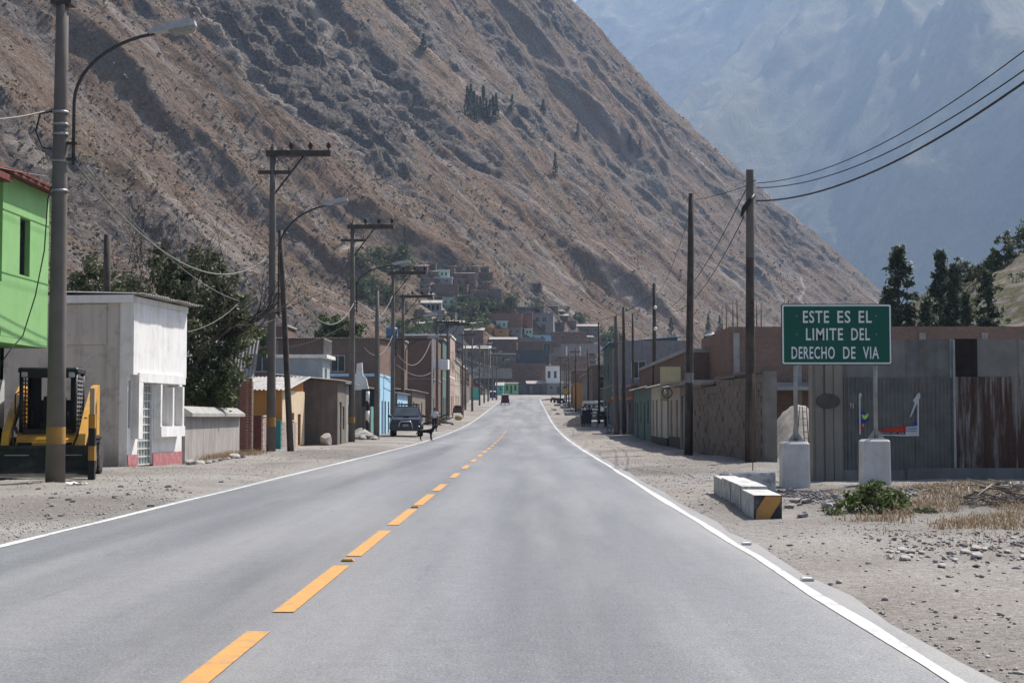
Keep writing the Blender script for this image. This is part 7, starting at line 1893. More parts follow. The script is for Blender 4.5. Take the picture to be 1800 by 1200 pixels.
# ------------------------------------------------------------------ foliage
RS = np.random.RandomState(7)
def leaf_mesh(name, centers, radii, n_per, size, mat, seed=0, squash=0.8, long=1.6, shell=0.35):
    """many small leaf quads spread through clumps"""
    rs = np.random.RandomState(seed)
    C = np.repeat(np.asarray(centers, float), n_per, axis=0); Rr = np.repeat(np.asarray(radii, float), n_per)
    n = len(C)
    d = rs.normal(size=(n, 3)); d /= np.linalg.norm(d, axis=1, keepdims=True)
    r = (shell + (1 - shell) * rs.rand(n)) * Rr * (0.65 + 0.5 * rs.rand(n))
    p = C + d * r[:, None] * np.array([1, 1, squash])
    nrm = d * 0.6 + rs.normal(size=(n, 3)) * 0.7 + np.array([0, 0, 0.3]); nrm /= np.linalg.norm(nrm, axis=1, keepdims=True)
    a = np.cross(nrm, rs.normal(size=(n, 3))); a /= np.linalg.norm(a, axis=1, keepdims=True)
    b = np.cross(nrm, a)
    s = size * (0.6 + 0.8 * rs.rand(n))[:, None]
    v = np.stack([p - a * s * long * 0.5, p + b * s * 0.42, p + a * s * long * 0.5 + nrm * s * 0.12, p - b * s * 0.42], 1).reshape(-1, 3)
    f = np.arange(4 * n).reshape(-1, 4)
    me = np_mesh(name, v, quads=f, mat=mat)
    tint = np.repeat(rs.rand(n), 4).astype(np.float32)
    at = me.attributes.new('leaf_tint', 'FLOAT', 'POINT'); at.data.foreach_set('value', tint)
    return me
leaf_dark = LEAF('dark_green_leaves', (0.042, 0.053, 0.027), (0.155, 0.17, 0.09), 2.5)
leaf_euc = LEAF('eucalyptus_leaves', (0.024, 0.038, 0.022), (0.095, 0.120, 0.068), 1.2)
leaf_lime = LEAF('bright_green_leaves', (0.055, 0.085, 0.025), (0.175, 0.215, 0.07), 9)
leaf_olive = LEAF('olive_scrub_leaves', (0.055, 0.055, 0.030), (0.15, 0.14, 0.08), 0.6)
leaf_green = LEAF('fresh_scrub_leaves', (0.045, 0.070, 0.025), (0.13, 0.16, 0.060), 0.6)
bark = M('grey_brown_bark', (0.13, 0.105, 0.085), (0.075, 0.06, 0.05), 6, bmp=0.6)
def branchy(mb, p, d, L, r, depth, rs, spread=0.55, up=0.15, n=3):
    pts = [Vector(p)]; dd = Vector(d).normalized()
    for i in range(4):
        dd = (dd + Vector(rs.uniform(-1, 1, 3)) * 0.13 + Vector((0, 0, up * 0.2))).normalized()
        pts.append(pts[-1] + dd * L / 4)
    mb.tube(pts, [r, r * 0.86, r * 0.72, r * 0.6, r * 0.45], 6 if r > 0.03 else 4, cap=False)
    tips = [pts[-1]]
    if depth > 0:
        for k in range(n):
            nd = (dd + Vector(rs.uniform(-1, 1, 3)) * spread * 1.3 + Vector((0, 0, up))).normalized()
            tips += branchy(mb, pts[2 + (k % 3)] if k else pts[-1], nd, L * rs.uniform(0.55, 0.8), r * 0.5, depth - 1, rs, spread, up, n)
    return tips
# big roadside tree
TX, TY = -11.9, 49.6
t = thing('roadside_tree', 'big dense dark green tree spilling over the grey boundary wall', 'tree', (TX, TY, gz(TX, TY) - 0.1))
t.scale = (1.08, 1.08, 1.17)
mb = MB(); rs = np.random.RandomState(4)
branchy(mb, (0, 0, 0), (0.05, 0, 1), 2.6, 0.20, 3, rs, 0.6, 0.25, 3)
mb.build('trunk', bark, t)
cs, rd = [], []
rs = np.random.RandomState(11)
for (c, e, k) in (((0.75, 0, 4.15), (1.75, 1.5, 1.75), 80), ((1.25, 0.2, 2.55), (1.15, 1.5, 1.25), 45), ((-0.75, 0.3, 4.0), (1.35, 1.4, 1.3), 45), ((0.3, 0, 5.4), (1.15, 1.0, 0.85), 26), ((0.2, 0.3, 2.3), (1.0, 1.2, 1.0), 16), ((1.75, 0.4, 3.7), (0.7, 1.0, 1.4), 20)):
    for i in range(k):
        d = rs.normal(size=3); d /= np.linalg.norm(d); q = rs.rand() ** 0.45
        cs.append(np.array(c) + d * q * np.array(e)); rd.append(rs.uniform(0.20, 0.46))
new_obj('crown', leaf_mesh('crown', cs, rd, 95, 0.085, leaf_dark, 3), t)
cs2 = [(rs.uniform(0.2, 2.2), rs.uniform(-1.3, -0.2), rs.uniform(1.5, 2.4)) for i in range(24)]
new_obj('crown', leaf_mesh('crown', cs2, [0.30] * 24, 70, 0.08, LEAF('front_olive_leaves', (0.035, 0.055, 0.018), (0.125, 0.15, 0.05), 3), 5), t)  # lower front clumps in a more saturated olive green
tw = MB()
for i in range(26):
    x0 = rs.uniform(-1.2, 1.6); a = (x0, rs.uniform(-0.6, 0.3), rs.uniform(4.6, 5.6))
    branchy(tw, a, (rs.uniform(-0.6, 0.6), rs.uniform(-.3, .3), 1.0), rs.uniform(0.6, 1.1), 0.014, 2, rs, 0.6, 0.1, 3)
for i in range(5):
    branchy(tw, (1.9, -0.2, rs.uniform(3.4, 4.2)), (1.0, 0, rs.uniform(0.0, 0.6)), rs.uniform(0.8, 1.4), 0.03, 2, rs, 0.55, 0.25, 3)
tw.build('bare_twig', M('dark_twig', (0.05, 0.042, 0.036), (0.035, 0.03, 0.025), 9), t)['kind'] = 'stuff'

def bushy_tree(label, loc, ell, n, per, size, mat, seed, trunk_h=1.0, name='leafy_tree', group=None, clump=0.3):
    t = thing(name, label, 'tree', loc, 0, group)
    rs = np.random.RandomState(seed); mb = MB(); branchy(mb, (0, 0, -0.2), (0, 0, 1), trunk_h, 0.05 * max(ell) + 0.03, 2, rs, 0.6, 0.3, 3); mb.build('trunk', bark, t)
    cs, rd = [], []
    for i in range(n):
        d = rs.normal(size=3); d /= np.linalg.norm(d); q = rs.rand() ** 0.5
        cs.append(np.array((0, 0, trunk_h + ell[2] * 0.55)) + d * q * np.array(ell)); rd.append(max(ell) * rs.uniform(0.6, 1.2) * clump)
    new_obj('crown', leaf_mesh('crown', cs, rd, per, size, mat, seed + 1), t)
    return t
for i, (u, v0, v1, d, w, lab) in enumerate(((150, 440, 560, 60, 1.3, 'olive green tree behind the white house roof next to the dark post'), (215, 468, 580, 58, 1.0, 'rounded dark tree behind the white house between the dark post and the big tree'),
                                            (432, 552, 640, 98, 1.7, 'round green tree peeping over the lean-to shed'), (595, 545, 620, 135, 2.4, 'green tree between the brick compound and the brick annex'))):
    p = P(u, v1, d); h = (v1 - v0) * d / F_
    bushy_tree(lab, (p.x, d, p.z - 0.3), (w, w, h * 0.45), 46, 75, 0.10 * d / 60, leaf_dark if i < 2 else leaf_green, 20 + i, h * 0.35)

# ------------------------------------------------------------------ eucalyptus on the knoll
def euc_parts(seed, mat):
    rs = np.random.RandomState(seed); mb = MB()
    mb.tube([(0, 0, -0.05), (0.01, 0, 0.3), (-0.01, 0.01, 0.6), (0, 0, 0.95)], [0.018, 0.014, 0.009, 0.003], 6)
    cs, rd = [], []
    for i in range(120):
        z = 0.12 + 0.88 * rs.rand() ** 0.9
        wdt = 0.15 * (1 - z) ** 0.85 + 0.012
        a = rs.rand() * 6.283; q = wdt * (0.35 + 0.75 * rs.rand())
        c = np.array((q * math.cos(a), q * math.sin(a), z)); cs.append(c); rd.append(rs.uniform(0.018, 0.048))
        if i % 2 == 0: mb.tube([(0, 0, z - 0.06), tuple(c)], [0.004, 0.0015], 4, cap=False)
    tm = mb.mesh('trunk', bark)
    cm = leaf_mesh('crown', cs, rd, 40, 0.015, mat, seed + 5, 1.1, 2.0, 0.2)
    return tm, cm
EUC = [euc_parts(s, leaf_euc) for s in (31, 47, 59)]
def euc(label, loc, h, k, rz, wid=1.0, name='eucalyptus_tree', group=None):
    t = thing(name, label, 'tree', loc, rz, group)
    for nm, me in (('trunk', EUC[k % 3][0]), ('crown', EUC[k % 3][1])):
        o = new_obj(nm, me, t); o.scale = (h * wid, h * wid, h)
    return t
def knoll_z(x, y):
    h = BVH_K.ray_cast(Vector((x, y, 200)), Vector((0, 0, -1)))
    return h[0].z if h[0] is not None else gz(x, y)
for k, (u, vt, d, wid, lab) in enumerate(((1581, 430, 100, 1.25, 'tall dense eucalyptus just right of the green road sign'), (1653, 443, 104, 1.0, 'pointed eucalyptus in the pair behind the zinc fence'), (1675, 468, 98, 0.95, 'shorter eucalyptus crowded against the pointed one'),
                                          (1733, 473, 96, 1.05, 'slender dark eucalyptus standing alone at the knoll foot'), (1560, 505, 110, 1.2, 'low eucalyptus half hidden by the road sign'), (1700, 515, 92, 1.0, 'small eucalyptus between the pair and the lone slender tree'),
                                          (1630, 520, 95, 1.1, 'small bushy eucalyptus between the tall one and the pair'))):
    p = P(u, vt, d); zb = knoll_z(p.x, d) - 0.3
    euc(lab, (p.x, d, zb), p.z - zb, k, k * 1.3, wid)
for k, (u, v, d, w, h, lab) in enumerate(((1772, 452, 146, 1.3, 1.5, 'round crowned tree on the knoll crest'), (1748, 466, 146, 0.9, 1.1, 'small open tree left of the round one on the crest'), (1738, 468, 145, 0.6, 1.1, 'thin sapling on the knoll crest'), (1687, 486, 140, 1.6, 1.3, 'wide bushy tree low on the crest line'), (1801, 440, 148, 1.4, 1.8, 'tree at the highest part of the crest'),
                                          (1610, 520, 118, 2.2, 1.6, 'broad green shrub tree between the eucalyptus'), (1722, 492, 138, 0.9, 0.7, 'low bush by the bright grass on the crest'), (1560, 560, 84, 1.5, 1.6, 'leafy shrub right behind the road sign'), (1615, 565, 82, 1.6, 1.4, 'leafy shrub above the brick band'), (1690, 566, 80, 1.8, 1.2, 'wide shrub behind the zinc fence'), (1790, 545, 95, 1.6, 1.2, 'shrub on the stony knoll side'), (1765, 520, 105, 1.3, 1.0, 'greenish shrub on the stony slope'))):
    p = P(u, v, d); zz = knoll_z(p.x, d)
    bushy_tree(lab, (p.x, d, zz - 0.2), (w, w, h), 30, 55, 0.16, leaf_green if k % 3 else leaf_dark, 60 + k, h * 0.55, 'knoll_tree' if k < 6 else 'knoll_shrub')

rs = np.random.RandomState(88); n = 900
sel = rs.choice(KX.size, n, p=((KZ > 2.0) * (KX < 75) * (KY < 165) * np.clip(fbm(KX / 8, KY / 8, 3, 4) * 2 + 0.4, 0.03, 1)).ravel() / ((KZ > 2.0) * (KX < 75) * (KY < 165) * np.clip(fbm(KX / 8, KY / 8, 3, 4) * 2 + 0.4, 0.03, 1)).sum())
tag(new_obj('knoll_scrub', leaf_mesh('knoll_scrub', np.stack([KX.ravel()[sel], KY.ravel()[sel], KZ.ravel()[sel] + 0.2], 1), 0.25 + 0.6 * rs.rand(n) ** 2, 30, 0.16, leaf_green, 33, 0.7, 1.5, 0.15)), 'low green and olive scrub covering the knoll', 'scrub', kind='stuff')

# ------------------------------------------------------------------ trees on the mountain side
def on_slope(u, v):
    h = BVH_M.ray_cast(EYE, RAY(u, v)); return h[0]
rs = np.random.RandomState(5)
grp = [(u, 212 + rs.uniform(-8, 6), rs.uniform(38, 66)) for u in np.linspace(822, 872, 10)]
for k, (u, v, hp) in enumerate(grp):
    p = on_slope(u, v)
    if p: euc('tall dark eucalyptus in the grove high on the mountain side', tuple(p - Vector((0, 0, 1))), hp * p.y / F_, k, k, 0.95, group='eucalyptus grove on the mountain')
for k, (u, v, hp, w, lab) in enumerate(((976, 312, 50, 0.8, 'lone cypress-like tree on the middle of the mountain side'), (711, 432, 42, 0.5, 'slim tree standing above the green gully'), (900, 196, 34, 1.2, 'dark tree right of the mountain grove'), (955, 206, 36, 1.3, 'broad dark tree beyond the mountain grove'), (1108, 268, 36, 1.3, 'dark tree clump on the far slope'), (1016, 240, 28, 1.2, 'small dark tree above the lone cypress'), (744, 90, 36, 1.5, 'dark tree clump near the top of the slope'), (1076, 66, 18, 1.6, 'bush on the mountain skyline'), (1125, 268, 26, 1.5, 'second dark clump on the far slope'), (1245, 590, 40, 1.2, 'tree behind the flat brick roofs'), (1180, 600, 46, 1.3, 'tree between the shop poles and the mountain foot'), (1265, 585, 34, 1.2, 'small tree behind the water tank'))):
    p = on_slope(u, v)
    if p: euc(lab, tuple(p - Vector((0, 0, 1))), hp * p.y / F_, k, k * 2, w)
gb = [(640, 470), (660, 452), (672, 475), (690, 490), (652, 500), (682, 515), (668, 530), (640, 520), (700, 460), (625, 455), (655, 535), (690, 535), (712, 480), (815, 545), (835, 560), (855, 548), (878, 545), (845, 572), (800, 555), (825, 590), (1020, 565), (1015, 615), (1070, 600), (1078, 612), (940, 545), (770, 580), (735, 590), (900, 535), (700, 590), (720, 600)]
gbt = leaf_mesh('crown', [RS.normal(size=3) * np.array((0.45, 0.45, 0.3)) + np.array((0, 0, 0.5)) for i in range(34)], [0.32] * 34, 34, 0.11, leaf_green, 91)
gbd = leaf_mesh('crown', [RS.normal(size=3) * np.array((0.45, 0.45, 0.35)) + np.array((0, 0, 0.55)) for i in range(34)], [0.3] * 34, 34, 0.11, leaf_dark, 92)
stm = MB().tube([(0, 0, -0.3), (0.03, 0, 0.15), (0, 0.02, 0.5)], [0.06, 0.05, 0.03], 6).mesh('trunk', bark)
for k, (u, v) in enumerate(gb):
    p = on_slope(u, v)
    if not p: continue
    s = rs.uniform(2.0, 4.2) * (0.6 + p.y / 900)
    t = thing('hillside_bush', 'leafy green bush growing in the green gully above the village' if k < 13 else 'green bush growing among the hillside houses', 'bush', tuple(p - Vector((0, 0, 0.4))), k * 0.9, 'bushes in the green gully' if k < 13 else 'bushes among the hillside houses')
    for nm, me in (('trunk', stm), ('crown', gbt if k % 3 else gbd)):
        o = new_obj(nm, me, t); o.scale = (s, s, s)

# ------------------------------------------------------------------ scrub and loose rock on the slope
def scatter_idx(n, seed, wfun):
    rs = np.random.RandomState(seed)
    inframe = (pu > -160) & (pu < 1750) & (pv > -120) & (pv < 700)
    sub = (muv[:, 1] > 3)
    dist = np.linalg.norm(mverts[:, :2], axis=1)
    w = inframe * sub * wfun(muv[:, 0], muv[:, 1]) / (dist ** 1.2)
    w = w * (track < 0.3)
    return rs.choice(len(mverts), n, p=w / w.sum(), replace=True), rs
def rocks_mesh(name, pos, size, mat, rs, flat=0.75):
    n = len(pos)
    base = np.array([(1, 0, 0), (-1, 0, 0), (0, 1, 0), (0, -1, 0), (0, 0, 1), (0, 0, -1)], float)
    tri = np.array([(0, 2, 4), (2, 1, 4), (1, 3, 4), (3, 0, 4), (2, 0, 5), (1, 2, 5), (3, 1, 5), (0, 3, 5)])
    v = base[None] * (0.55 + 0.6 * rs.rand(n, 6, 1)) + rs.normal(size=(n, 6, 3)) * 0.18
    a = rs.rand(n) * 6.283; ca, sa = np.cos(a)[:, None], np.sin(a)[:, None]
    x = v[:, :, 0] * ca - v[:, :, 1] * sa; y = v[:, :, 0] * sa + v[:, :, 1] * ca
    v = np.stack([x, y, v[:, :, 2] * flat], -1) * size[:, None, None] + pos[:, None, :]
    f = (tri[None] + (np.arange(n) * 6)[:, None, None]).reshape(-1, 3)
    return np_mesh(name, v.reshape(-1, 3), tris=f, mat=mat)
idx, rs = scatter_idx(15000, 3, lambda T, S_: np.clip(fbm(T / 30, S_ / 60, 4, 63) * 3 + 0.45, 0.08, 1))
pos = mverts[idx] + rs.normal(size=(len(idx), 3)) * np.array((0.5, 0.5, 0.12))
sz = (0.12 + 0.5 * rs.rand(len(idx)) ** 4) * (0.7 + np.linalg.norm(pos, axis=1) / 600)
rk = M('slope_rock', (0.21, 0.19, 0.18), (0.12, 0.108, 0.10), 0.8, bmp=0.0, rough=1.0, spec=0.05)
tag(new_obj('loose_rocks', rocks_mesh('loose_rocks', pos, sz, rk, rs)), 'loose grey rocks littering the mountain side', 'rocks', kind='stuff')
idx, rs = scatter_idx(8000, 8, lambda T, S_: np.clip(fbm(T / 26 + 9, S_ / 40, 4, 21) * 3 + 0.35, 0.05, 1))
pos = mverts[idx]; rad = (0.35 + 0.7 * rs.rand(len(idx)) ** 2) * (0.6 + np.linalg.norm(pos, axis=1) / 700)
sm_ = leaf_mesh('scrub', pos + np.array((0, 0, 0.15)), rad, 11, 0.42, leaf_olive, 15, 0.7, 1.3, 0.1)
tag(new_obj('scrub', sm_), 'dry olive scrub dotted over the mountain side', 'scrub', kind='stuff')
idx, rs = scatter_idx(9000, 18, lambda T, S_: np.clip(fbm(T / 40 + 3, S_ / 50, 4, 29) * 3 + 0.2, 0.03, 1))
tg = leaf_mesh('dry_tussock', mverts[idx] + np.array((0, 0, 0.1)), 0.5 + 0.4 * rs.rand(len(idx)), 9, 0.38, LEAF('dry_tussock_grass', (0.16, 0.10, 0.055), (0.31, 0.21, 0.12), 0.5), 25, 0.6, 1.6, 0.1)
tag(new_obj('dry_tussock', tg), 'brown dry tussock grass covering the mountain side', 'grass', kind='stuff')

# ------------------------------------------------------------------ gravel and stones along the road
def shoulder_pts(n, seed, side, dmax=60):
    rs = np.random.RandomState(seed)
    y = 6 + (dmax - 6) * rs.rand(n) ** 2.2
    if side == 'L': x = ROAD_L - 0.2 - 5.5 * rs.rand(n) ** 1.15
    else: x = ROAD_R + 0.28 + 5.6 * rs.rand(n) ** 1.15
    return np.stack([x, y, gz_arr(x, y)], 1), rs
for side, mt in (('L', rock_pale), ('R', stone_mat)):
    for k, (n, s0, s1, m_) in enumerate(((22000, 0.005, 0.024, rock_pale), (8000, 0.005, 0.028, stone_mat), (260, 0.02, 0.055, stone_mat))):
        p, rs = shoulder_pts(int(n * 1.8), 100 + k + (50 if side == 'R' else 0), side, 62 if k < 2 else 75)
        p = p[(fbm(p[:, 0] * 0.7, p[:, 1] * 0.35, 4, 9 + k) * 1.6 + 0.35 > rs.rand(len(p)))]; n = len(p)
        s = s0 + (s1 - s0) * rs.rand(n) ** 3.2
        p[:, 2] += s * 0.2
        tag(new_obj('gravel', rocks_mesh('gravel', p, s, m_, rs, 0.65)), 'loose grey gravel strewn over the %s shoulder' % ('left' if side == 'L' else 'right'), 'gravel', kind='stuff')
rs = np.random.RandomState(41); n = 3600
x = 4.1 + 5.6 * rs.rand(n); y = 21.8 + 4.4 * rs.rand(n) - 0.15 * (x - 4); keep = fbm(x * 0.9, y * 0.9, 3, 2) > -0.15; x, y = x[keep], y[keep]
s = 0.012 + 0.05 * rs.rand(len(x)) ** 2.4
n2 = 1500; x2 = 3.6 + 4.4 * rs.rand(n2); y2 = 15.3 + 0.9 * rs.normal(size=n2) + 0.25 * (x2 - 5); x = np.concatenate([x, x2]); y = np.concatenate([y, y2]); s = np.concatenate([s, 0.006 + 0.03 * rs.rand(n2) ** 3])
tag(new_obj('rubble', rocks_mesh('rubble', np.stack([x, y, gz_arr(x, y) + s * 0.25], 1), s, M('dark_rubble', (0.20, 0.19, 0.185), (0.12, 0.115, 0.11), 5, bmp=0.3), rs, 0.6)), 'dark grey broken rubble spread around the sign bases', 'rubble', kind='stuff')
# stones big enough to pick out
def rock_template(seed, mat):
    rs = np.random.RandomState(seed)
    import bmesh
    bm = bmesh.new(); bmesh.ops.create_icosphere(bm, subdivisions=2, radius=1.0)
    pl = [(d / np.linalg.norm(d), rs.uniform(0.45, 0.85)) for d in rs.normal(size=(13, 3))]
    for v in bm.verts:
        p = np.array(v.co)
        for n_, k in pl:
            q = p @ n_
            if q > k: p = p - n_ * (q - k)
        v.co = p * (1 + rs.uniform(-0.03, 0.03))
    me = bpy.data.meshes.new('stone'); bm.to_mesh(me); bm.free()
    me.materials.append(mat); return me
RT = [rock_template(s, m_) for s, m_ in ((1, stone_mat), (2, rock_pale), (3, stone_mat), (4, rock_pale), (5, M('dark_stone', (0.25, 0.235, 0.22), (0.16, 0.15, 0.143), 6, bmp=0.6)))]
def stone(u, v, size, k, label, group, d=None, flat=0.55):
    if d is None:
        r = RAY(u, v); d = 20.0
        for _ in range(25):
            p = P(u, v, d); e = p.z - gz(p.x, d)
            d += e * 8 if abs(e) > 1e-4 else 0
            d = min(max(d, 6), 150)
    p = P(u, v, d)
    o = new_obj('stone', RT[k % 5]); o.location = (p.x, d, gz(p.x, d) + size * flat * 0.45)
    o.scale = (size, size * 0.85, size * flat); o.rotation_euler = (0, 0, k * 1.9)
    return tag(o, label, 'stone', group)
rs = np.random.RandomState(77)
for k in range(16):
    stone(332 + k * 6.2 + rs.uniform(-4, 4), 822 - k * 1.0 + rs.uniform(-4, 3), rs.uniform(0.07, 0.24), k, 'rounded stone in the row at the foot of the boundary wall', 'stones at the foot of the boundary wall', d=40.5 + k * 0.45)
for k in range(26):
    stone(1388 + rs.uniform(0, 85), 862 + rs.uniform(0, 50), 0.035 + 0.10 * rs.rand() ** 2, 4 if k % 2 else k, 'dark broken stone beside the painted kerb', 'broken stones beside the kerb')
for k in range(46):
    stone(1560 + rs.uniform(0, 240), 968 + rs.normal() * 9 + (k % 7) * 2, 0.02 + 0.055 * rs.rand() ** 2, 1 + 2 * (k % 2) if k % 3 else k, 'flat broken stone along the edge of the dry grass', 'stones along the dry grass')
for k in range(30):
    stone(1480 + rs.uniform(0, 200), 872 + rs.uniform(-8, 30), 0.025 + 0.06 * rs.rand() ** 2, 4 if k % 3 else k, 'grey rubble stone around the concrete sign base', 'rubble around the sign base')
for k in range(40):
    stone(1330 + rs.uniform(0, 470), 960 + rs.uniform(0, 230), 0.01 + 0.03 * rs.rand() ** 3, k, 'small loose stone on the right gravel shoulder', 'loose stones on the right shoulder')
for k in range(34):
    stone(rs.uniform(0, 430), 845 + rs.uniform(0, 70), rs.uniform(0.03, 0.07), 4 if k % 2 else k, 'small loose stone on the left gravel shoulder', 'loose stones on the left shoulder')
stone(575, 779, 0.42, 1, 'large rounded boulder leaning against the dark adobe house', None, d=68.2, flat=1.1)
for k in range(22):
    stone(622 + rs.uniform(0, 40), 765 + rs.uniform(-5, 5), rs.uniform(0.12, 0.36), k, 'rubble stone heaped between the poles near the pickup', 'rubble heap near the pickup', d=79 + rs.uniform(0, 4))
for k in range(16):
    stone(1065 + rs.uniform(0, 25), 757 + rs.uniform(-4, 4), rs.uniform(0.10, 0.28), k, 'stone lying around the paired poles by the red awning', 'stones by the paired poles', d=98 + rs.uniform(0, 6))
for k in range(18):
    stone(970 + rs.uniform(0, 50), 712 + rs.uniform(-4, 8), rs.uniform(0.15, 0.4), k, 'stone lying on the gravel before the far shops', 'stones before the far shops', d=170 + rs.uniform(0, 60))
# brown earth heap, broken beams, cart, sack
earth = M('brown_earth', (0.27, 0.205, 0.16), (0.20, 0.15, 0.12), 3, bmp=0.6, bscale=10)
q = px_x(1012, 738, 128); heap('earth_heap', 'low heap of brown earth before the shops', 'earth heap', (q, 128, gz(q, 128)), 1.2, 2.5, 0.7, earth, 2)
q = px_x(640, 760, 84); heap('rubble_mound', 'mound of earth and rubble between the poles near the pickup', 'mound', (q - 0.2, 84, gz(q, 84)), 1.0, 2.0, 0.7, gravel, 6)
q = px_x(770, 737, 128)
t = thing('beam_pile', 'pile of broken timber beams behind the walking person', 'timber pile', (q, 128, gz(q, 128)))
r_ = random.Random(9)
for i in range(16):
    a = r_.uniform(-0.9, 0.9); L = r_.uniform(1.2, 2.4)
    MB().box((r_.uniform(-0.9, 0.9), r_.uniform(-0.6, 0.6), 0.15 + r_.uniform(0, 0.6)), (L, 0.12, 0.12), rz=a, ry=r_.uniform(-0.5, 0.5)).build('beam', timber if i % 3 else M('dark_beam', (0.10, 0.085, 0.075)), t)
q = px_x(805, 722, 158)
t = thing('market_cart', 'dark wooden barrow with load standing by the street poles', 'cart', (q, 158, gz(q, 158)))
MB().box((0, 0, 0.75), (1.0, 1.3, 0.5)).build('cart_box', M('dark_beam', (0.10, 0.085, 0.075)), t)
for i in range(4): MB().box((0, -0.66, 0.55 + i * 0.14), (1.02, 0.03, 0.11)).build('board', door_brown, t)
for s in (-1, 1): wheel(t, (s * 0.55, 0, 0.32), 0.32, 0.08)
MB().box((0, 0.1, 1.15), (0.8, 1.0, 0.3), ch=0.08).build('load', mar, t)
q = px_x(806, 732, 146)
t = thing('yellow_sack', 'bulging pale yellow sack on the gravel before the barrow', 'sack', (q, 146, gz(q, 146)))
MB().loft([[(x, r * math.cos(a) * 0.8, 0.26 + r * math.sin(a)) for a in np.linspace(0, 2 * math.pi, 11)[:-1]] for x, r in ((-0.36, 0.10), (-0.30, 0.22), (0.0, 0.27), (0.28, 0.23), (0.36, 0.08))], smooth=True).build('sack_body', M('yellow_sackcloth', (0.48, 0.38, 0.17), (0.4, 0.31, 0.14), 6), t)
MB().cyl((0.36, 0, 0.26), (0.46, 0.0, 0.30), 0.05, 0.09, 8).build('tied_neck', M('yellow_sackcloth', (0.48, 0.38, 0.17)), t)

# ------------------------------------------------------------------ green bush, sticks, dry grass by the sign
bx, by = P(1538, 905, 20.4).x, 20.4
t = thing('green_bush', 'low bright green bush growing on the rubble before the sign', 'bush', (bx, by, gz(bx, by)))
rs = np.random.RandomState(2)
cs, rd = [], []
for i in range(70):
    a = rs.rand() * 6.283; q = rs.rand() ** 0.6
    cs.append((0.52 * q * math.cos(a), 0.46 * q * math.sin(a), 0.07 + 0.33 * (1 - q * q) * rs.uniform(0.3, 1.0))); rd.append(rs.uniform(0.06, 0.13))
new_obj('foliage', leaf_mesh('foliage', cs, rd, 44, 0.032, leaf_lime, 6, 0.8, 2.2, 0.2), t)
cs3 = [(rs.uniform(-0.7, 0.7), rs.uniform(-0.6, -0.15), 0.03) for i in range(20)]
new_obj('foliage', leaf_mesh('foliage', cs3, [0.10] * 20, 26, 0.035, leaf_green, 16, 0.5, 2.0), t)
mb = MB()
for i in range(30):
    a = rs.rand() * 6.283; mb.tube([(0.05 * math.cos(a), 0.05 * math.sin(a), -0.02), (0.2 * math.cos(a), 0.2 * math.sin(a), 0.2), (0.36 * math.cos(a), 0.36 * math.sin(a), 0.26)], 0.005, 4)
mb.build('stem', bark, t)
def blades(name, x0, x1, y0, y1, n, h, label, mat, seed, dens=None):
    rs = np.random.RandomState(seed)
    x = x0 + (x1 - x0) * rs.rand(n); y = y0 + (y1 - y0) * rs.rand(n)
    keep = fbm(x * 1.3, y * 1.3, 3, seed) + 0.5 * np.minimum(np.minimum(x - x0, x1 - x), np.minimum(y - y0, y1 - y)) / max(0.3, 0.25 * min(x1 - x0, y1 - y0)) * (rs.rand(n) * 0.8 + 0.6) > 0.22
    x, y = x[keep], y[keep]; n = len(x); z = gz_arr(x, y) - 0.01
    a = rs.rand(n) * 6.283; L = h * (0.4 + 0.9 * rs.rand(n)); w = 0.004 + 0.004 * rs.rand(n)
    lx, ly = rs.normal(size=n) * 0.55 * L, rs.normal(size=n) * 0.55 * L
    b0 = np.stack([x - w * np.cos(a), y - w * np.sin(a), z], 1); b1 = np.stack([x + w * np.cos(a), y + w * np.sin(a), z], 1)
    m0 = np.stack([x + lx * 0.4, y + ly * 0.4, z + L * 0.62], 1); tp = np.stack([x + lx, y + ly, z + L * 0.85], 1)
    m1 = m0 + np.stack([w * 1.2, w * 0, w * 0], 1)
    v = np.stack([b0, b1, m1, m0, tp], 1).reshape(-1, 3)
    k = np.arange(n)[:, None] * 5
    f = np.concatenate([np.concatenate([k, k + 1, k + 2], 1), np.concatenate([k, k + 2, k + 3], 1), np.concatenate([k + 3, k + 2, k + 4], 1)])
    me = np_mesh(name, v, tris=f, mat=mat)
    at = me.attributes.new('leaf_tint', 'FLOAT', 'POINT'); at.data.foreach_set('value', np.repeat(rs.rand(n), 5).astype(np.float32))
    return tag(new_obj(name, me), label, 'grass', kind='stuff')
straw = LEAF('dry_straw', (0.20, 0.135, 0.075), (0.38, 0.28, 0.17), 3)
blades('dry_grass', 4.7, 10.5, 16.8, 24.5, 22000, 0.10, 'dry straw-coloured grass in front of the zinc fence', straw, 5)
blades('dry_grass', 3.7, 4.6, 18.0, 19.4, 350, 0.16, 'tuft of dry stalks in front of the green bush', straw, 9)
blades('dry_grass', 3.2, 7.5, 13.0, 17.2, 700, 0.07, 'sparse dry stalks on the right shoulder', straw, 23)
blades('dry_grass', -10.2, -9.1, 43.5, 53.5, 1600, 0.22, 'dry weeds along the foot of the boundary wall', straw, 12)
blades('dry_grass', -10.6, -9.4, 36.6, 38.2, 160, 0.15, 'dry weeds at the corner of the white house', straw, 14)
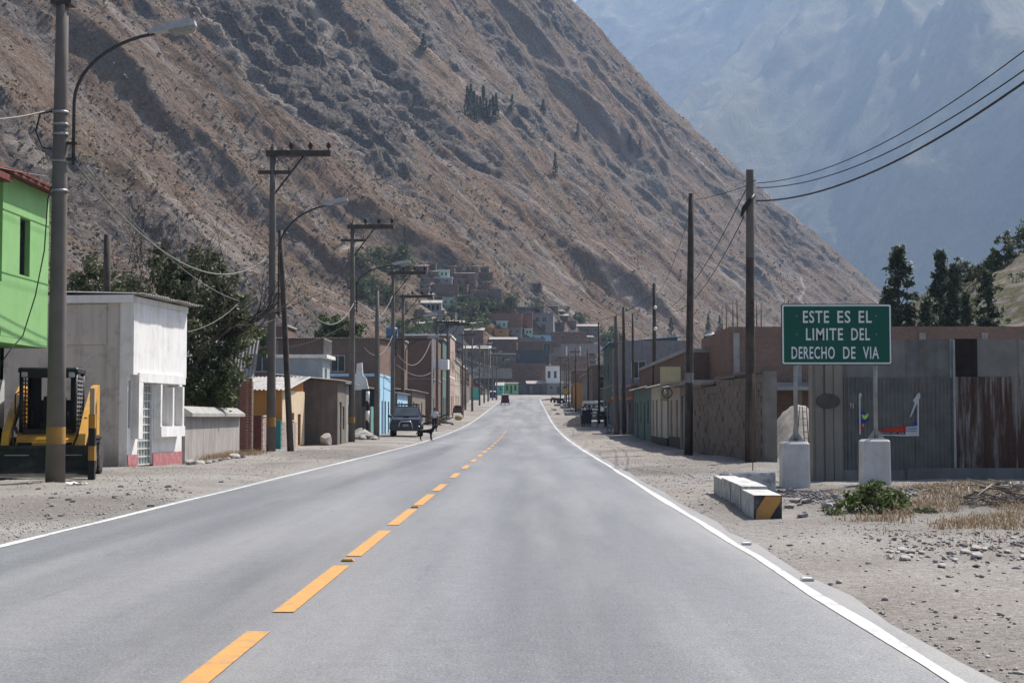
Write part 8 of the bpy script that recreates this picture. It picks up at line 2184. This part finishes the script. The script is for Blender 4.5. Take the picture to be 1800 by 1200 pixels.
sx_, sy_ = P(1752, 905, 20.8).x, 20.8
t = thing('stick_pile', 'pile of broken grey sticks and split boards on the dry grass', 'wood pile', (sx_, sy_, gz(sx_, sy_)))
r_ = random.Random(4)
smt = [M('grey_dead_wood', (0.33, 0.30, 0.27), (0.22, 0.2, 0.18), 12), M('brown_dead_wood', (0.17, 0.135, 0.105), (0.11, 0.09, 0.07), 12)]
for i in range(34):
    a = r_.uniform(-0.7, 0.7) + (math.pi * 0.25 if i % 4 == 0 else 0); L = r_.uniform(0.25, 0.62)
    cx_, cy_, cz_ = r_.uniform(-0.34, 0.42), r_.uniform(-0.3, 0.3), 0.04 + r_.random() ** 1.5 * 0.26
    tl_ = r_.uniform(-0.35, 0.45)
    d = Vector((math.cos(a) * math.cos(tl_), math.sin(a) * math.cos(tl_), math.sin(tl_))) * L / 2
    if cz_ - abs(d.z) < 0: cz_ = abs(d.z) + 0.01
    if i % 3: MB().tube([Vector((cx_, cy_, cz_)) - d, Vector((cx_, cy_, cz_)) + Vector((r_.uniform(-.02, .02), 0, .01)), Vector((cx_, cy_, cz_)) + d], [0.014, 0.012, 0.008], 5).build('stick', smt[i % 2], t)
    else: MB().box((cx_, cy_, cz_), (L * 1.1, 0.055, 0.02), rz=a, ry=-tl_).build('stick', smt[0], t)
# crumpled litter
lx_, ly_ = P(134, 853, 28.6).x, 28.6
rs = np.random.RandomState(3); n = 12
aa, bb = np.meshgrid(np.linspace(-0.18, 0.18, n), np.linspace(-0.12, 0.12, n), indexing='ij')
zz = 0.05 + 0.05 * fbm(aa * 14, bb * 14, 3, 4) + rs.normal(size=aa.shape) * 0.006
tag(new_obj('plastic_sheet', np_mesh('plastic_sheet', np.stack([aa + rs.normal(size=aa.shape) * .01, bb + rs.normal(size=aa.shape) * .01, zz], -1).reshape(-1, 3), quads=grid_quads(n, n), mat=white_paint)), 'crumpled white plastic sheet on the gravel by the lamp pole foot', 'litter').location = (lx_, ly_, gz(lx_, ly_) - 0.01)
